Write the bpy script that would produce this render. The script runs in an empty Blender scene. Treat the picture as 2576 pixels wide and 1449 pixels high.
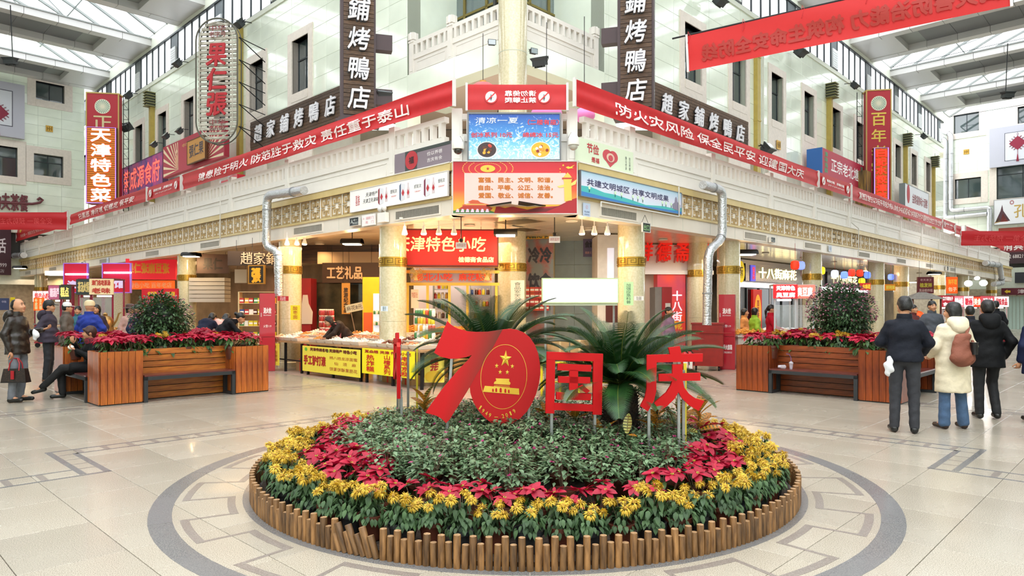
import bpy, math, random
import numpy as np
from math import sin, cos, pi, radians as R
from mathutils import Vector, Matrix
random.seed(7)
SC = bpy.context.scene
COL = SC.collection
# ---------------------------------------------------------------- camera, sky, exposure
FPX, CXP, HYP, HC = 1720.0, 1288.0, 772.0, 1.6      # lens in pixels of the 2576x1449 frame, horizon row, eye height
cam = bpy.data.cameras.new('camera'); camo = bpy.data.objects.new('camera', cam); COL.objects.link(camo)
cam.sensor_width = 36.0; cam.lens = 36.0 * FPX / 2576.0
cam.shift_y = (HYP - 724.5) / 2576.0
cam.clip_end = 400
camo.location = (0, 0, HC); camo.rotation_euler = (R(90), 0, 0)
SC.camera = camo
wd = bpy.data.worlds.new('sky'); SC.world = wd; wd.use_nodes = True
bg = wd.node_tree.nodes['Background']
bg.inputs[0].default_value = (0.93, 0.965, 1.0, 1); bg.inputs[1].default_value = 4.0
sun = bpy.data.lights.new('hazy_sun', 'SUN'); sun.energy = .9; sun.angle = R(35); sun.color = (1, .97, .93)
suno = bpy.data.objects.new('hazy_sun', sun); COL.objects.link(suno); suno.rotation_euler = (R(28), R(-12), 0)
SC.view_settings.view_transform = 'Standard'; SC.view_settings.look = 'None'
SC.view_settings.exposure = 0.08; SC.view_settings.gamma = 1.0
SC.view_settings.use_curve_mapping = False
SC.cycles.max_bounces = 7; SC.cycles.diffuse_bounces = 4; SC.cycles.transparent_max_bounces = 12
SC.cycles.caustics_reflective = False; SC.cycles.caustics_refractive = False
SC.cycles.sample_clamp_indirect = 6

# ---------------------------------------------------------------- materials
def lin(c):
    if isinstance(c, str):
        c = [int(c[i:i+2], 16) / 255 for i in (0, 2, 4)]
        return tuple(x / 12.92 if x <= .04045 else ((x + .055) / 1.055) ** 2.4 for x in c)
    return tuple(c)
MATS = {}
def mat(name, c='808080', rough=.6, metal=0., emit=0., ec=None, var=0., vs=6., bump=0., bs=40., alpha=1., trans=0., c2=None, coat=0., spec=.5, stretch=None, ramp=(.35, .65), sheen=0., sss=0., tl=0.):
    if name in MATS: return MATS[name]
    m = bpy.data.materials.new(name); m.use_nodes = True
    nt = m.node_tree; b = nt.nodes['Principled BSDF']; c = lin(c)
    I = b.inputs
    I['Base Color'].default_value = (*c, 1); I['Roughness'].default_value = rough; I['Metallic'].default_value = metal
    I['Specular IOR Level'].default_value = spec
    if coat: I['Coat Weight'].default_value = coat; I['Coat Roughness'].default_value = .05
    if sheen: I['Sheen Weight'].default_value = sheen
    if emit:
        I['Emission Color'].default_value = (*(lin(ec) if ec else c), 1); I['Emission Strength'].default_value = emit
    if alpha < 1: I['Alpha'].default_value = alpha
    if trans: I['Transmission Weight'].default_value = trans
    if var or c2 or bump:
        tc = nt.nodes.new('ShaderNodeTexCoord'); mp = nt.nodes.new('ShaderNodeMapping')
        nt.links.new(tc.outputs['Object'], mp.inputs[0])
        if stretch: mp.inputs['Scale'].default_value = stretch
    if var or c2:
        n = nt.nodes.new('ShaderNodeTexNoise'); n.inputs['Scale'].default_value = vs; n.inputs['Detail'].default_value = 5
        nt.links.new(mp.outputs[0], n.inputs[0])
        r = nt.nodes.new('ShaderNodeValToRGB'); e = r.color_ramp.elements
        e[0].position, e[1].position = ramp
        if c2: a, d = c, lin(c2)
        else: a, d = [x * (1 - var) for x in c], [min(1, x * (1 + var)) for x in c]
        e[0].color = (*a, 1); e[1].color = (*d, 1)
        nt.links.new(n.outputs[0], r.inputs[0]); nt.links.new(r.outputs[0], I['Base Color'])
    if bump:
        n2 = nt.nodes.new('ShaderNodeTexNoise'); n2.inputs['Scale'].default_value = bs; n2.inputs['Detail'].default_value = 4
        bp = nt.nodes.new('ShaderNodeBump'); bp.inputs['Strength'].default_value = bump; bp.inputs['Distance'].default_value = .02
        nt.links.new(mp.outputs[0], n2.inputs[0]); nt.links.new(n2.outputs[0], bp.inputs['Height']); nt.links.new(bp.outputs[0], I['Normal'])
    if tl:      # thin leaf / cloth that lets light through
        t = nt.nodes.new('ShaderNodeBsdfTranslucent'); t.inputs[0].default_value = (*c, 1)
        mx = nt.nodes.new('ShaderNodeMixShader'); mx.inputs[0].default_value = tl
        out = nt.nodes['Material Output']
        nt.links.new(b.outputs[0], mx.inputs[1]); nt.links.new(t.outputs[0], mx.inputs[2]); nt.links.new(mx.outputs[0], out.inputs[0])
    MATS[name] = m; return m
def objvar(m, amt=.25):
    """every object with this material gets its own slight brightness"""
    nt = m.node_tree; b = nt.nodes['Principled BSDF']; I = b.inputs['Base Color']
    oi = nt.nodes.new('ShaderNodeObjectInfo'); mr = nt.nodes.new('ShaderNodeMapRange')
    mr.inputs[3].default_value = 1 - amt; mr.inputs[4].default_value = 1 + amt * .6
    hs = nt.nodes.new('ShaderNodeHueSaturation'); nt.links.new(oi.outputs['Random'], mr.inputs[0]); nt.links.new(mr.outputs[0], hs.inputs['Value'])
    if I.links: nt.links.new(I.links[0].from_socket, hs.inputs['Color'])
    else: hs.inputs['Color'].default_value = I.default_value[:]
    nt.links.new(hs.outputs[0], I); return m
def flat(c, e=0., rough=.55):
    """plain paint or print of one colour; e > 0 is a lit sign"""
    return mat('paint_%s_%g_%g' % (c, e, rough), c, rough, emit=e)

# ---------------------------------------------------------------- mesh builder
class M:
    def __init__(s): s.v = []; s.f = []; s.m = []
    def add(s, v, f, m=0):
        o = len(s.v); s.v += [tuple(p) for p in v]; s.f += [tuple(i + o for i in q) for q in f]; s.m += [m] * len(f); return s
    def box(s, x0, x1, y0, y1, z0, z1, m=0, rot=None, c=None):
        v = [(x, y, z) for z in (z0, z1) for y in (y0, y1) for x in (x0, x1)]
        if rot is not None:
            c = Vector(c) if c else Vector(((x0 + x1) / 2, (y0 + y1) / 2, (z0 + z1) / 2))
            v = [tuple(rot @ (Vector(p) - c) + c) for p in v]
        return s.add(v, [(0, 2, 3, 1), (4, 5, 7, 6), (0, 1, 5, 4), (2, 6, 7, 3), (0, 4, 6, 2), (1, 3, 7, 5)], m)
    def cbox(s, cx, cy, cz, w, d, h, m=0, rot=None): return s.box(cx-w/2, cx+w/2, cy-d/2, cy+d/2, cz-h/2, cz+h/2, m, rot)
    def prism(s, poly, y0, y1, m=0, ax='y'):
        """poly in (x,z) extruded along y, or (x,y) along z when ax='z'"""
        n = len(poly)
        a = sum(poly[i][0] * poly[(i+1) % n][1] - poly[(i+1) % n][0] * poly[i][1] for i in range(n))
        if (a < 0) == (ax == 'y'): poly = poly[::-1]
        mk = (lambda p, t: (p[0], t, p[1])) if ax == 'y' else (lambda p, t: (p[0], p[1], t))
        if ax == 'y': v = [mk(p, y0) for p in poly] + [mk(p, y1) for p in poly]; 
        else: v = [mk(p, y1) for p in poly] + [mk(p, y0) for p in poly]
        if ax == 'y': f = [tuple(range(n)), tuple(range(2*n-1, n-1, -1))] + [(i, n+i, n+(i+1) % n, (i+1) % n) for i in range(n)]
        else: f = [tuple(range(n))[::-1], tuple(range(n, 2*n))] + [(i, (i+1) % n, n+(i+1) % n, n+i) for i in range(n)]
        if ax == 'z': f = [q[::-1] for q in f]
        return s.add(v, f, m)
    def tube(s, pts, r, n=8, m=0, cap=True):
        pts = [Vector(p) for p in pts]; rs = r if isinstance(r, (list, tuple)) else [r] * len(pts)
        v = []; up = None
        for i, p in enumerate(pts):
            t = (pts[min(i+1, len(pts)-1)] - pts[max(i-1, 0)]).normalized()
            if up is None: up = t.orthogonal().normalized()
            a = (up - t * up.dot(t))
            a = a.normalized() if a.length > 1e-6 else t.orthogonal().normalized(); up = a; b = t.cross(a)
            v += [p + (a * cos(2*pi*k/n) + b * sin(2*pi*k/n)) * rs[i] for k in range(n)]
        f = [(i*n+k, i*n+(k+1) % n, (i+1)*n+(k+1) % n, (i+1)*n+k) for i in range(len(pts)-1) for k in range(n)]
        if cap: f += [tuple(range(n))[::-1], tuple(range((len(pts)-1)*n, len(pts)*n))]
        return s.add(v, f, m)
    def cyl(s, x, y, z0, z1, r, r1=None, n=16, m=0): return s.tube([(x, y, z0), (x, y, z1)], [r, r if r1 is None else r1], n, m)
    def lathe(s, prof, n=20, m=0, c=(0, 0, 0), sx=1, sy=1):
        """profile of (r, z) from bottom to top"""
        v = [(c[0] + r*cos(2*pi*k/n)*sx, c[1] + r*sin(2*pi*k/n)*sy, c[2] + z) for r, z in prof for k in range(n)]
        L = len(prof)
        f = [(i*n+k, i*n+(k+1) % n, (i+1)*n+(k+1) % n, (i+1)*n+k) for i in range(L-1) for k in range(n)]
        f += [tuple(range(n))[::-1], tuple(range((L-1)*n, L*n))]
        return s.add(v, f, m)
    def ball(s, c, rx, ry=None, rz=None, n=10, m=0, rot=None):
        ry = ry or rx; rz = rz or rx; h = max(4, n//2+1)
        v = [Vector((0, 0, -rz))]
        for i in range(1, h):
            t = -pi/2 + pi*i/h
            v += [Vector((rx*cos(t)*cos(2*pi*k/n), ry*cos(t)*sin(2*pi*k/n), rz*sin(t))) for k in range(n)]
        v.append(Vector((0, 0, rz)))
        if rot is not None: v = [rot @ p for p in v]
        v = [p + Vector(c) for p in v]
        f = [(0, 1+(k+1) % n, 1+k) for k in range(n)]
        for i in range(h-2):
            o = 1 + i*n; f += [(o+k, o+(k+1) % n, o+n+(k+1) % n, o+n+k) for k in range(n)]
        o = 1 + (h-2)*n; f += [(o+k, o+(k+1) % n, len(v)-1) for k in range(n)]
        return s.add(v, f, m)
    def grid(s, fn, nu, nv, m=0, flip=False):
        v = [fn(i/nu, j/nv) for j in range(nv+1) for i in range(nu+1)]
        f = [(j*(nu+1)+i, j*(nu+1)+i+1, (j+1)*(nu+1)+i+1, (j+1)*(nu+1)+i) for j in range(nv) for i in range(nu)]
        if flip: f = [q[::-1] for q in f]
        return s.add(v, f, m)
    def join(s, o, mx=None, m=None):
        v = [tuple(mx @ Vector(p)) for p in o.v] if mx is not None else o.v
        k = len(s.v); s.v += v; s.f += [tuple(i + k for i in q) for q in o.f]; s.m += o.m if m is None else [m]*len(o.f); return s
    def mesh(s, name, mats, ang=38, smooth=True):
        me = bpy.data.meshes.new(name); me.from_pydata([tuple(p) for p in s.v], [], s.f)
        for q in (mats if isinstance(mats, (list, tuple)) else [mats]): me.materials.append(q)
        if any(s.m): me.polygons.foreach_set('material_index', s.m)
        if smooth and len(s.f): me.shade_smooth(); me.set_sharp_from_angle(angle=R(ang))
        me.update(); return me
    def ob(s, name, mats, parent=None, loc=None, rz=None, ang=38, smooth=True, kind=None, label=None):
        return put(name, s.mesh(name, mats, ang, smooth), parent, loc, rz, kind, label)
def put(name, me, parent=None, loc=None, rz=None, kind=None, label=None, rot=None, sc=None):
    o = bpy.data.objects.new(name, me); COL.objects.link(o)
    if parent is not None: o.parent = parent
    if loc is not None: o.location = loc
    if rz is not None: o.rotation_euler = (0, 0, rz)
    if rot is not None: o.rotation_euler = rot
    if sc is not None: o.scale = sc if isinstance(sc, (tuple, list)) else (sc,)*3
    if kind: o['kind'] = kind
    if label: o['label'] = label
    return o
def tag(o, label=None, cat=None, group=None, kind=None):
    for k, x in (('label', label), ('category', cat), ('group', group), ('kind', kind)):
        if x: o[k] = x
    return o
def thing(name, label, cat, loc=(0, 0, 0), rz=0., group=None):
    o = bpy.data.objects.new(name, None); o.empty_display_size = .1; COL.objects.link(o)
    o.location = loc; o.rotation_euler = (0, 0, rz); return tag(o, label, cat, group)
def dup(root, loc=None, rz=None, label=None, group=None, sc=None):
    """copy of a thing with its parts and their sub-parts (mesh data shared)"""
    def cp(o, par):
        c = o.copy(); COL.objects.link(c)
        if par: c.parent = par
        for ch in KIDS(o): cp(ch, c)
        return c
    r = cp(root, None)
    if loc is not None: r.location = loc
    if rz is not None: r.rotation_euler = (0, 0, rz)
    if sc is not None: r.scale = (sc,)*3
    if label: r['label'] = label
    if group: r['group'] = group
    return r
def KIDS(o): return list(o.children)

# ---------------------------------------------------------------- places
AL, AR = math.atan2(-.6966, .7175), math.atan2(.7175, .6966)   # the two street directions, at right angles
class Fr:
    """a vertical plane: local x along it, -y out of it towards the viewer, z up"""
    def __init__(s, x, y, a): s.x, s.y, s.a = x, y, a; s.u = (cos(a), sin(a)); s.n = (sin(a), -cos(a))
    def P(s, q, z, d=0.): return (s.x + s.u[0]*q + s.n[0]*d, s.y + s.u[1]*q + s.n[1]*d, z)
    def at(s, px, py, d=0.):
        """(s, z) on the plane at outward distance d for a point measured on the photograph"""
        r = (px - CXP) / FPX; ox = s.x + s.n[0]*d; oy = s.y + s.n[1]*d
        t = (ox*s.n[0] + oy*s.n[1]) / (r*s.n[0] + s.n[1])
        return ((r*t-ox)*s.u[0] + (t-oy)*s.u[1], HC + (HYP-py)/FPX*t)
FL = Fr(-1.15, 13.1, AL); FR = Fr(1.24, 13.07, AR); FC = Fr(0., 13.08, 0.)
BL = Fr(-29., 39.4, AR); BR = Fr(35.5, 49., AL)
BX, BY = .11, 6.59                                            # centre of the flower bed
def W(u, v, z=0.): return (BX + .7175*u + .6966*v, BY - .6966*u + .7175*v, z)
def floor_at(px, py): Y = HC*FPX/(py-HYP); return ((px-CXP)/FPX*Y, Y, 0.)
def at(px, py, Y): return ((px-CXP)/FPX*Y, Y, HC + (HYP-py)/FPX*Y)

# ---------------------------------------------------------------- lettering
_txt = {}
def glyphs(body, ls=1.0, ex=0.):
    k = (body, ls, ex)
    if k in _txt: return _txt[k]
    c = bpy.data.curves.new('glyphs', 'FONT'); c.body = body; c.size = 1; c.resolution_u = 2; c.space_line = ls; c.extrude = ex
    c.align_x = 'CENTER'
    o = bpy.data.objects.new('glyphs', c); me = bpy.data.meshes.new_from_object(o)
    v = np.empty(len(me.vertices)*3, 'f'); me.vertices.foreach_get('co', v); v = v.reshape(-1, 3)
    f = [tuple(p.vertices) for p in me.polygons]
    bpy.data.objects.remove(o); bpy.data.curves.remove(c); bpy.data.meshes.remove(me)
    _txt[k] = (v, f); return _txt[k]
def text(body, cx, cz, w, h, y, m, parent=None, vert=False, ex=0., bold=0., mirror=False, name='lettering', shear=0., ls=1., loc=None, rz=None, ret=False, curve=None):
    """lettering fitted into w x h around (cx, cz) on a plane facing local -y"""
    if vert: body = '\n'.join(body); ls = 1.0 if ls == 1. else ls
    v, f = glyphs(body, ls, .5 if ex else 0.)
    if not len(v): return None
    lo, hi = v.min(0), v.max(0); s = np.maximum(hi - lo, 1e-4)
    x = (v[:, 0] - (lo[0]+hi[0])/2) / s[0] * w; z = (v[:, 1] - (lo[1]+hi[1])/2) / s[1] * h
    x = x + z * shear
    if mirror: x = -x
    yy = np.where(v[:, 2] > 0, -1., 0.) * ex if ex else np.zeros(len(v))
    b = M(); F = [q[::-1] for q in f] if mirror else f
    for k, (dx, dz) in enumerate([(0, 0)] + ([(bold, 0), (-bold, 0), (0, bold), (0, -bold)] if bold else [])):
        P = np.stack([x+cx+dx, yy+y-k*.0004, z+cz+dz], 1).tolist()
        if curve: P = [curve(p) for p in P]
        b.add(P, F)
    if ret: return b
    return b.ob(name, m, parent, loc, rz, smooth=False)
# ---------------------------------------------------------------- shared materials
m_tile = mat('pale_green_wall_tile', 'e9f2e2', .09, var=.04, vs=1.3, coat=.4); objvar(m_tile, .04)
m_grout = mat('wall_joint', 'b9bfae', .8)
m_surr = mat('pink_beige_stone', 'ddd3c8', .4, var=.05, vs=9)
m_white = mat('cream_white_paint', 'e0dbd3', .55, var=.02, vs=4)
m_cream = mat('cream_fascia_panel', 'e3d9cb', .35, var=.03, vs=2)
m_gold = mat('matt_gold_cladding', 'cdb67c', .42, var=.05, vs=3)
m_fret = mat('tan_lattice_paint', 'b89c6c', .6, var=.08)
m_fretbk = mat('lattice_backing', 'f1ebe0', .6)
m_frame = mat('dark_aluminium', '33393d', .35, .5)
m_glass = mat('dark_window_glass', '3c4a4c', .04, .0, spec=1., coat=1.)
m_curtain = mat('pale_curtain', 'a8a294', .9)
m_pane = mat('milky_clerestory_pane', 'f2f4f6', .3, coat=.3, tl=.75)
m_alu = mat('grey_aluminium_panel', 'c9c8c6', .38, .15); objvar(m_alu, .06)
m_alud = mat('shaded_recess_panel', '707275', .45, .1)  # cladding grey darkened, so the shade of the beam recess sits in the colour
m_steel = mat('white_roof_steel', '8f9492', .5)
m_dark = mat('black_metal', '1c1c1e', .5, .4)
m_foil = mat('crinkled_silver_foil', 'c8cacd', .28, .85, var=.12, vs=30, bump=.9, bs=26)
m_ceil = mat('glossy_ceiling_panel', 'e9dcc4', .16, .25); objvar(m_ceil, .05)
m_marble = mat('pale_green_marble', 'd8d0b4', .12, c2='bfb691', vs=22, coat=.6, ramp=(.25, .75))
m_goldband = mat('greek_key_gold', 'b8923c', .3, .75, var=.1)
m_goldline = mat('greek_key_relief', '6e5320', .5, .5)
m_red = mat('banner_red_cloth', 'c4262b', .5, var=.05, tl=.25)
m_wtxt = flat('f6f1ee')
m_brickjoint = mat('floor_joint', '6f6b64', .9)
def floor_mat(name, a, b, rough, sc, lo, hi):
    m = mat(name, a, rough, c2=b, vs=sc, ramp=(lo, hi), coat=.12); nt = m.node_tree; p = nt.nodes['Principled BSDF']
    n = nt.nodes.new('ShaderNodeTexNoise'); n.inputs['Scale'].default_value = .9; n.inputs['Detail'].default_value = 6
    mr = nt.nodes.new('ShaderNodeMapRange'); mr.inputs[3].default_value = rough*.6; mr.inputs[4].default_value = rough*1.5
    tc = nt.nodes.new('ShaderNodeTexCoord'); nt.links.new(tc.outputs['Object'], n.inputs[0])
    nt.links.new(n.outputs[0], mr.inputs[0]); nt.links.new(mr.outputs[0], p.inputs['Roughness'])
    mx = nt.nodes.new('ShaderNodeMix'); mx.data_type = 'RGBA'; mx.blend_type = 'MULTIPLY'; mx.inputs[0].default_value = .35
    r2 = nt.nodes.new('ShaderNodeValToRGB'); r2.color_ramp.elements[0].position = .3; r2.color_ramp.elements[0].color = (.78, .74, .68, 1); r2.color_ramp.elements[1].position = .7
    nt.links.new(n.outputs[0], r2.inputs[0])
    src = p.inputs['Base Color'].links[0].from_socket
    nt.links.new(src, mx.inputs[6]); nt.links.new(r2.outputs[0], mx.inputs[7]); nt.links.new(mx.outputs[2], p.inputs['Base Color']); return m
m_granite = floor_mat('speckled_cream_granite', '7d7567', 'b6ae9f', .24, 170, .36, .56)
m_inlay = floor_mat('grey_granite_inlay', '55565a', '7c7b7a', .25, 120, .35, .6)
m_inlay2 = floor_mat('brown_grey_granite_inlay', '6c625c', '8f8780', .3, 120, .35, .6)
m_pink = floor_mat('pink_granite', '8d7467', 'b39c8d', .35, 120, .3, .6)

# ---------------------------------------------------------------- floor
floor = M().box(-70, 70, -6, 95, -.30, -.012).ob('floor', m_brickjoint, kind='structure')
def clip(poly, a, b, c):            # keep a*x + b*y >= c
    out = []
    for i in range(len(poly)):
        p, q = poly[i], poly[(i+1) % len(poly)]; dp = a*p[0]+b*p[1]-c; dq = a*q[0]+b*q[1]-c
        if dp >= 0: out.append(p)
        if dp*dq < 0: t = dp/(dp-dq); out.append((p[0]+t*(q[0]-p[0]), p[1]+t*(q[1]-p[1])))
    return out
cells = []
for side in (0, 1):
    for i in range(-80, 81):
        for j in range(-110, 111):
            if side == 0: u0, u1, v0, v1 = -.44+.85*i, .41+.85*i, -2.74+.6*j, -2.14+.6*j
            else: v0, v1, u0, u1 = .42+.85*i, 1.27+.85*i, 2.76+.6*j, 3.36+.6*j
            x, y, _ = W((u0+u1)/2, (v0+v1)/2)
            if y < .5 or y > 78 or abs(x) > .85*y+4 or (x > .6) != (side == 1) and abs(x) > .6: continue
            g = .0022
            poly = [W(u0+g, v0+g)[:2], W(u1-g, v0+g)[:2], W(u1-g, v1-g)[:2], W(u0+g, v1-g)[:2]]
            poly = clip(poly, 1, 0, 0) if side else clip(poly, -1, 0, 0)
            if len(poly) < 3: continue
            if ((x-BX)**2 + (y-BY)**2) < 2.2**2: continue
            cells.append((x*x + y*y, poly, x, y))
cells.sort(key=lambda c: c[0])
far = M()
def slab(b, poly, ox=0., oy=0., top=0., e=.003):
    cx = sum(p[0] for p in poly)/len(poly); cy = sum(p[1] for p in poly)/len(poly)
    inn = []
    for p in poly:
        d = math.hypot(p[0]-cx, p[1]-cy) or 1; k = (d-e)/d; inn.append((cx+(p[0]-cx)*k-ox, cy+(p[1]-cy)*k-oy, top))
    n = len(poly); v = inn + [(p[0]-ox, p[1]-oy, top-.002) for p in poly] + [(p[0]-ox, p[1]-oy, top-.012) for p in poly]
    b.add(v, [tuple(range(n))] + [(i, n+i, n+(i+1) % n, (i+1) % n) for i in range(n)] + [(n+i, 2*n+i, 2*n+(i+1) % n, n+(i+1) % n) for i in range(n)])
objvar(m_granite, .09)
for k, (d, poly, x, y) in enumerate(cells):
    if k < 260: b = M(); slab(b, poly, x, y); b.ob('tile', m_granite, floor, (x, y, 0), smooth=False)
    else: slab(far, poly)
far.ob('tile_field', m_granite, floor, smooth=False, kind='stuff')
def strip(name, pts, m, top=.0012, h=.006):
    cx = sum(p[0] for p in pts)/len(pts); cy = sum(p[1] for p in pts)/len(pts)
    return M().prism([(p[0]-cx, p[1]-cy) for p in pts], top-h, top, ax='z').ob(name, m, floor, (cx, cy, 0), smooth=False)
def quadW(u0, u1, v0, v1): return [W(u0, v0)[:2], W(u1, v0)[:2], W(u1, v1)[:2], W(u0, v1)[:2]]
def ringpoly(r0, r1, a0, a1, n=10):
    return [(BX+r1*cos(R(a0+(a1-a0)*i/n)), BY+r1*sin(R(a0+(a1-a0)*i/n))) for i in range(n+1)] + [(BX+r0*cos(R(a1+(a0-a1)*i/n)), BY+r0*sin(R(a1+(a0-a1)*i/n))) for i in range(n+1)]
for k in range(12): strip('inlay_ring', ringpoly(3.035, 3.2, k*30, k*30+29.9, 8), m_inlay, .0014)
for k in range(12): strip('inlay_ring', ringpoly(2.3, 2.52, k*30, k*30+29.9, 8), m_inlay, .0014)
for k in range(32):                                          # toothed band round the bed
    a = -3.9 + 11.25*k
    strip('inlay_bar', ringpoly(2.585, 2.96, a-.35, a+.35, 2), m_inlay2)
    if k % 2: strip('inlay_bar', ringpoly(2.925, 2.985, a-.35, a+11.6, 6), m_inlay2, .0016)
    else: strip('inlay_bar', ringpoly(2.575, 2.635, a-.35, a+11.6, 6), m_inlay2, .0016)
# ladder border round the square, the same on both sides (u,v) -> (-v,-u)
for sw in (0, 1):
    Q = (lambda a, b, c, d: quadW(a, b, c, d)) if not sw else (lambda a, b, c, d: quadW(-d, -c, -b, -a))
    def L(a, b, c, d, m=m_inlay, t=.0014): strip('inlay_bar', Q(a, b, c, d), m, t)
    L(-4.38, -4.335, -3.0, 4.38); L(-4.12, -4.08, -2.77, 4.12)
    for k in range(26): L(-4.335, -4.12, -2.74+.262*k, -2.68+.262*k, m_inlay2, .001)
    L(-4.335, -2.98, -3.0, -2.94); L(-4.12, -2.95, -2.8, -2.74)
    for u in (-4.1, -3.8, -3.53, -3.27, -2.98): L(u, u+.03, -2.94, -2.8, m_inlay2, .001)
    L(-3.27, -3.235, -9, -3.0); L(-2.96, -2.92, -9, -2.74)
    for k in range(22): L(-3.235, -2.96, -3.31-.27*k, -3.25-.27*k, m_inlay2, .001)
    # pair of dark lines with key pattern under the planter front
    L(-7.72, -7.69, -9.6, 9.5, m_inlay); L(-8.2, -8.17, -9.6, 9.5, m_inlay)
    for k in range(44): L(-8.1+.14*(k % 2), -7.94+.14*(k % 2), -9.4+.43*k, -9.1+.43*k, m_inlay2, .001)
    L(-3.88, -3.8, -16, -3.7, m_inlay); L(-3.8, -3.55, -16, -4., m_granite, .0005)
    for k in range(5): L(-9.6, -8.3, -3.1-.12*k, -3.03-.12*k, m_pink, .001)
# pink band along the arcade edge
for sw in (0, 1):
    for k in range(34):
        a = 3.1 + 1.2*k
        q = quadW(-a-1.19, -a, 3.15, 3.75) if not sw else quadW(-3.75, -3.15, a, a+1.19)
        strip('inlay_slab', q, m_pink, .0016)

# ---------------------------------------------------------------- arcade edge: fascia, lattice band, cornice, balustrade
SL0, SL1 = -42., 0.
def hook_mesh():
    b = M(); t = .022
    for cx in (-.235, .235):
        for sx in (-1, 1):
            for sz in (-1, 1):
                X = lambda a: cx + sx*(.222 - a*.222); Z = lambda c: sz*(.235 - c*.235)
                pts = [(.6, .88), (.1, .88), (.1, .1), (.9, .1), (.9, .66), (.52, .66), (.52, .42)]
                for p, q in zip(pts, pts[1:]):
                    x0, x1 = sorted((X(p[0]), X(q[0]))); z0, z1 = sorted((Z(p[1]), Z(q[1])))
                    b.box(x0-.015, x1+.015, -t, 0, z0-.015, z1+.015)
    return b.mesh('fret_panel', m_fret, smooth=False)
FRET = hook_mesh(); FRAME1 = M().box(-.46, .46, -.012, 0, .24, .262).box(-.46, .46, -.012, 0, -.262, -.24).box(-.008, .008, -.03, 0, -.24, .24).box(-.48, -.455, -.035, 0, -.26, .26).mesh('fret_border', m_fretbk, smooth=False)
BAL = M().box(-.045, .045, -.06, .06, 0, .28).mesh('baluster', m_white, smooth=False)
def fascia(fr, name, s0, s1, vents, grille=True):
    o = fr.P(0, 0); L = s1 - s0
    b = M().box(s0, s1, 0, .35, 3.36, 3.67, 0)
    b.box(s0, s1, -.03, .3, 3.665, 3.72, 1).box(s0, s1, .03, .3, 3.72, 4.21, 2).box(s0, s1, -.05, .5, 4.205, 4.355, 1).box(s0, s1, -.065, .1, 4.355, 4.375, 3)
    root = b.ob(name, [m_cream, m_gold, m_fretbk, m_white], loc=o, rz=fr.a, smooth=False, kind='structure')
    n = int(L/1.3)
    for k in range(1, n): M().box(-.004, .004, -.002, 0, 3.365, 3.66).ob('panel_joint', m_grout, root, (s0+k*L/n, 0, 0), smooth=False)
    if grille:
        k = 0; s = s1-.5 if s1 <= 0 else s0+.5
        while s0+.4 < s < s1-.4:
            put('fret_panel', FRET, root, (s, .03, 3.965)); put('fret_border', FRAME1, root, (s, .03, 3.965)); s += -.965 if s1 <= 0 else .965
    for a, c in vents:
        v = thing('vent_grille', None, None); v.parent = root; v.location = ((a+c)/2, 0, 3.51); w = (c-a)/2
        M().box(-w-.06, w+.06, -.012, 0, -.11, -.08).box(-w-.06, w+.06, -.012, 0, .08, .11).box(-w-.06, -w, -.012, 0, -.08, .08).box(w, w+.06, -.012, 0, -.08, .08).ob('vent_frame', m_cream, v, smooth=False)
        M().box(-w, w, .0, .004, -.08, .08).ob('vent_back', flat('57534c'), v, smooth=False)
        g = M()
        for i in range(int(w*2/.035)): g.box(-w+.035*i, -w+.035*i+.008, -.008, 0, -.08, .08)
        g.ob('vent_slats', flat('b4aea2'), v, smooth=False)
    return root
VL = [(-6.1, -4.75), (-12.02, -10.62), (-17.02, -15.69), (-22.68, -21.32), (-27.05, -25.78), (-31.35, -29.91), (-36.85, -35.46), (-41.5, -40.3), (-1.79, -.38)]
VR = [(.77, 2.0), (7.08, 8.43), (11.17, 12.52), (16.14, 17.39), (20.89, 22.15), (25.43, 26.71), (30.11, 31.25), (34.27, 35.61)]
fL = fascia(FL, 'wall_fascia_left', -40.0, 0, VL); fR = fascia(FR, 'wall_fascia_right', 0, 48.3, VR)
fC = fascia(FC, 'wall_fascia_corner', -1.16, 1.25, [], False)
def balustrade(fr, name, label, posts, s0, s1, z0=4.37, d=-.12, hh=.95, capped=False):
    root = thing(name, label, 'balustrade', fr.P(0, 0, d), fr.a)
    for p in posts:
        pb = M().box(p-.1, p+.1, -.07, .09, z0, z0+hh+(.1 if not capped else .0)).box(p-.06, p+.06, -.078, -.07, z0+.08, z0+hh-.15)
        if capped: pb.box(p-.115, p+.115, -.085, .105, z0+hh-.02, z0+hh+.03).box(p-.12, p+.12, -.09, .11, z0+hh+.06, z0+hh+.26).lathe([(.09, z0+hh+.03), (.13, z0+hh+.07), (.13, z0+hh+.24), (.1, z0+hh+.28)], 4, c=(p, .01, 0))
        pb.ob('post', m_white, root, smooth=False)
    ends = [s0] + list(posts) + [s1]
    for a, c in zip(ends, ends[1:]):
        if c - a < .5: continue
        a += .1; c -= .1
        M().box(a, c, -.055, .065, z0+hh-.11, z0+hh).ob('top_rail', m_white, root, smooth=False)
        M().box(a, c, -.055, .065, z0+hh-.53, z0+hh-.39).ob('middle_rail', m_white, root, smooth=False)
        p = M().box(a, c, -.03, .04, z0, z0+hh-.53); e = .13
        for q in ((a+e, c-e, z0+hh-.64, z0+hh-.625), (a+e, c-e, z0+.05, z0+.065), (a+e, a+e+.015, z0+.05, z0+hh-.63), (c-e-.015, c-e, z0+.05, z0+hh-.63)): p.box(q[0], q[1], -.04, -.03, q[2], q[3])
        p.ob('panel', m_white, root, smooth=False)
        n = max(2, int((c-a)/.235))
        for i in range(n): put('baluster', BAL, root, (a+(i+.5)*(c-a)/n, 0, z0+hh-.39))
    return root
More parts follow.
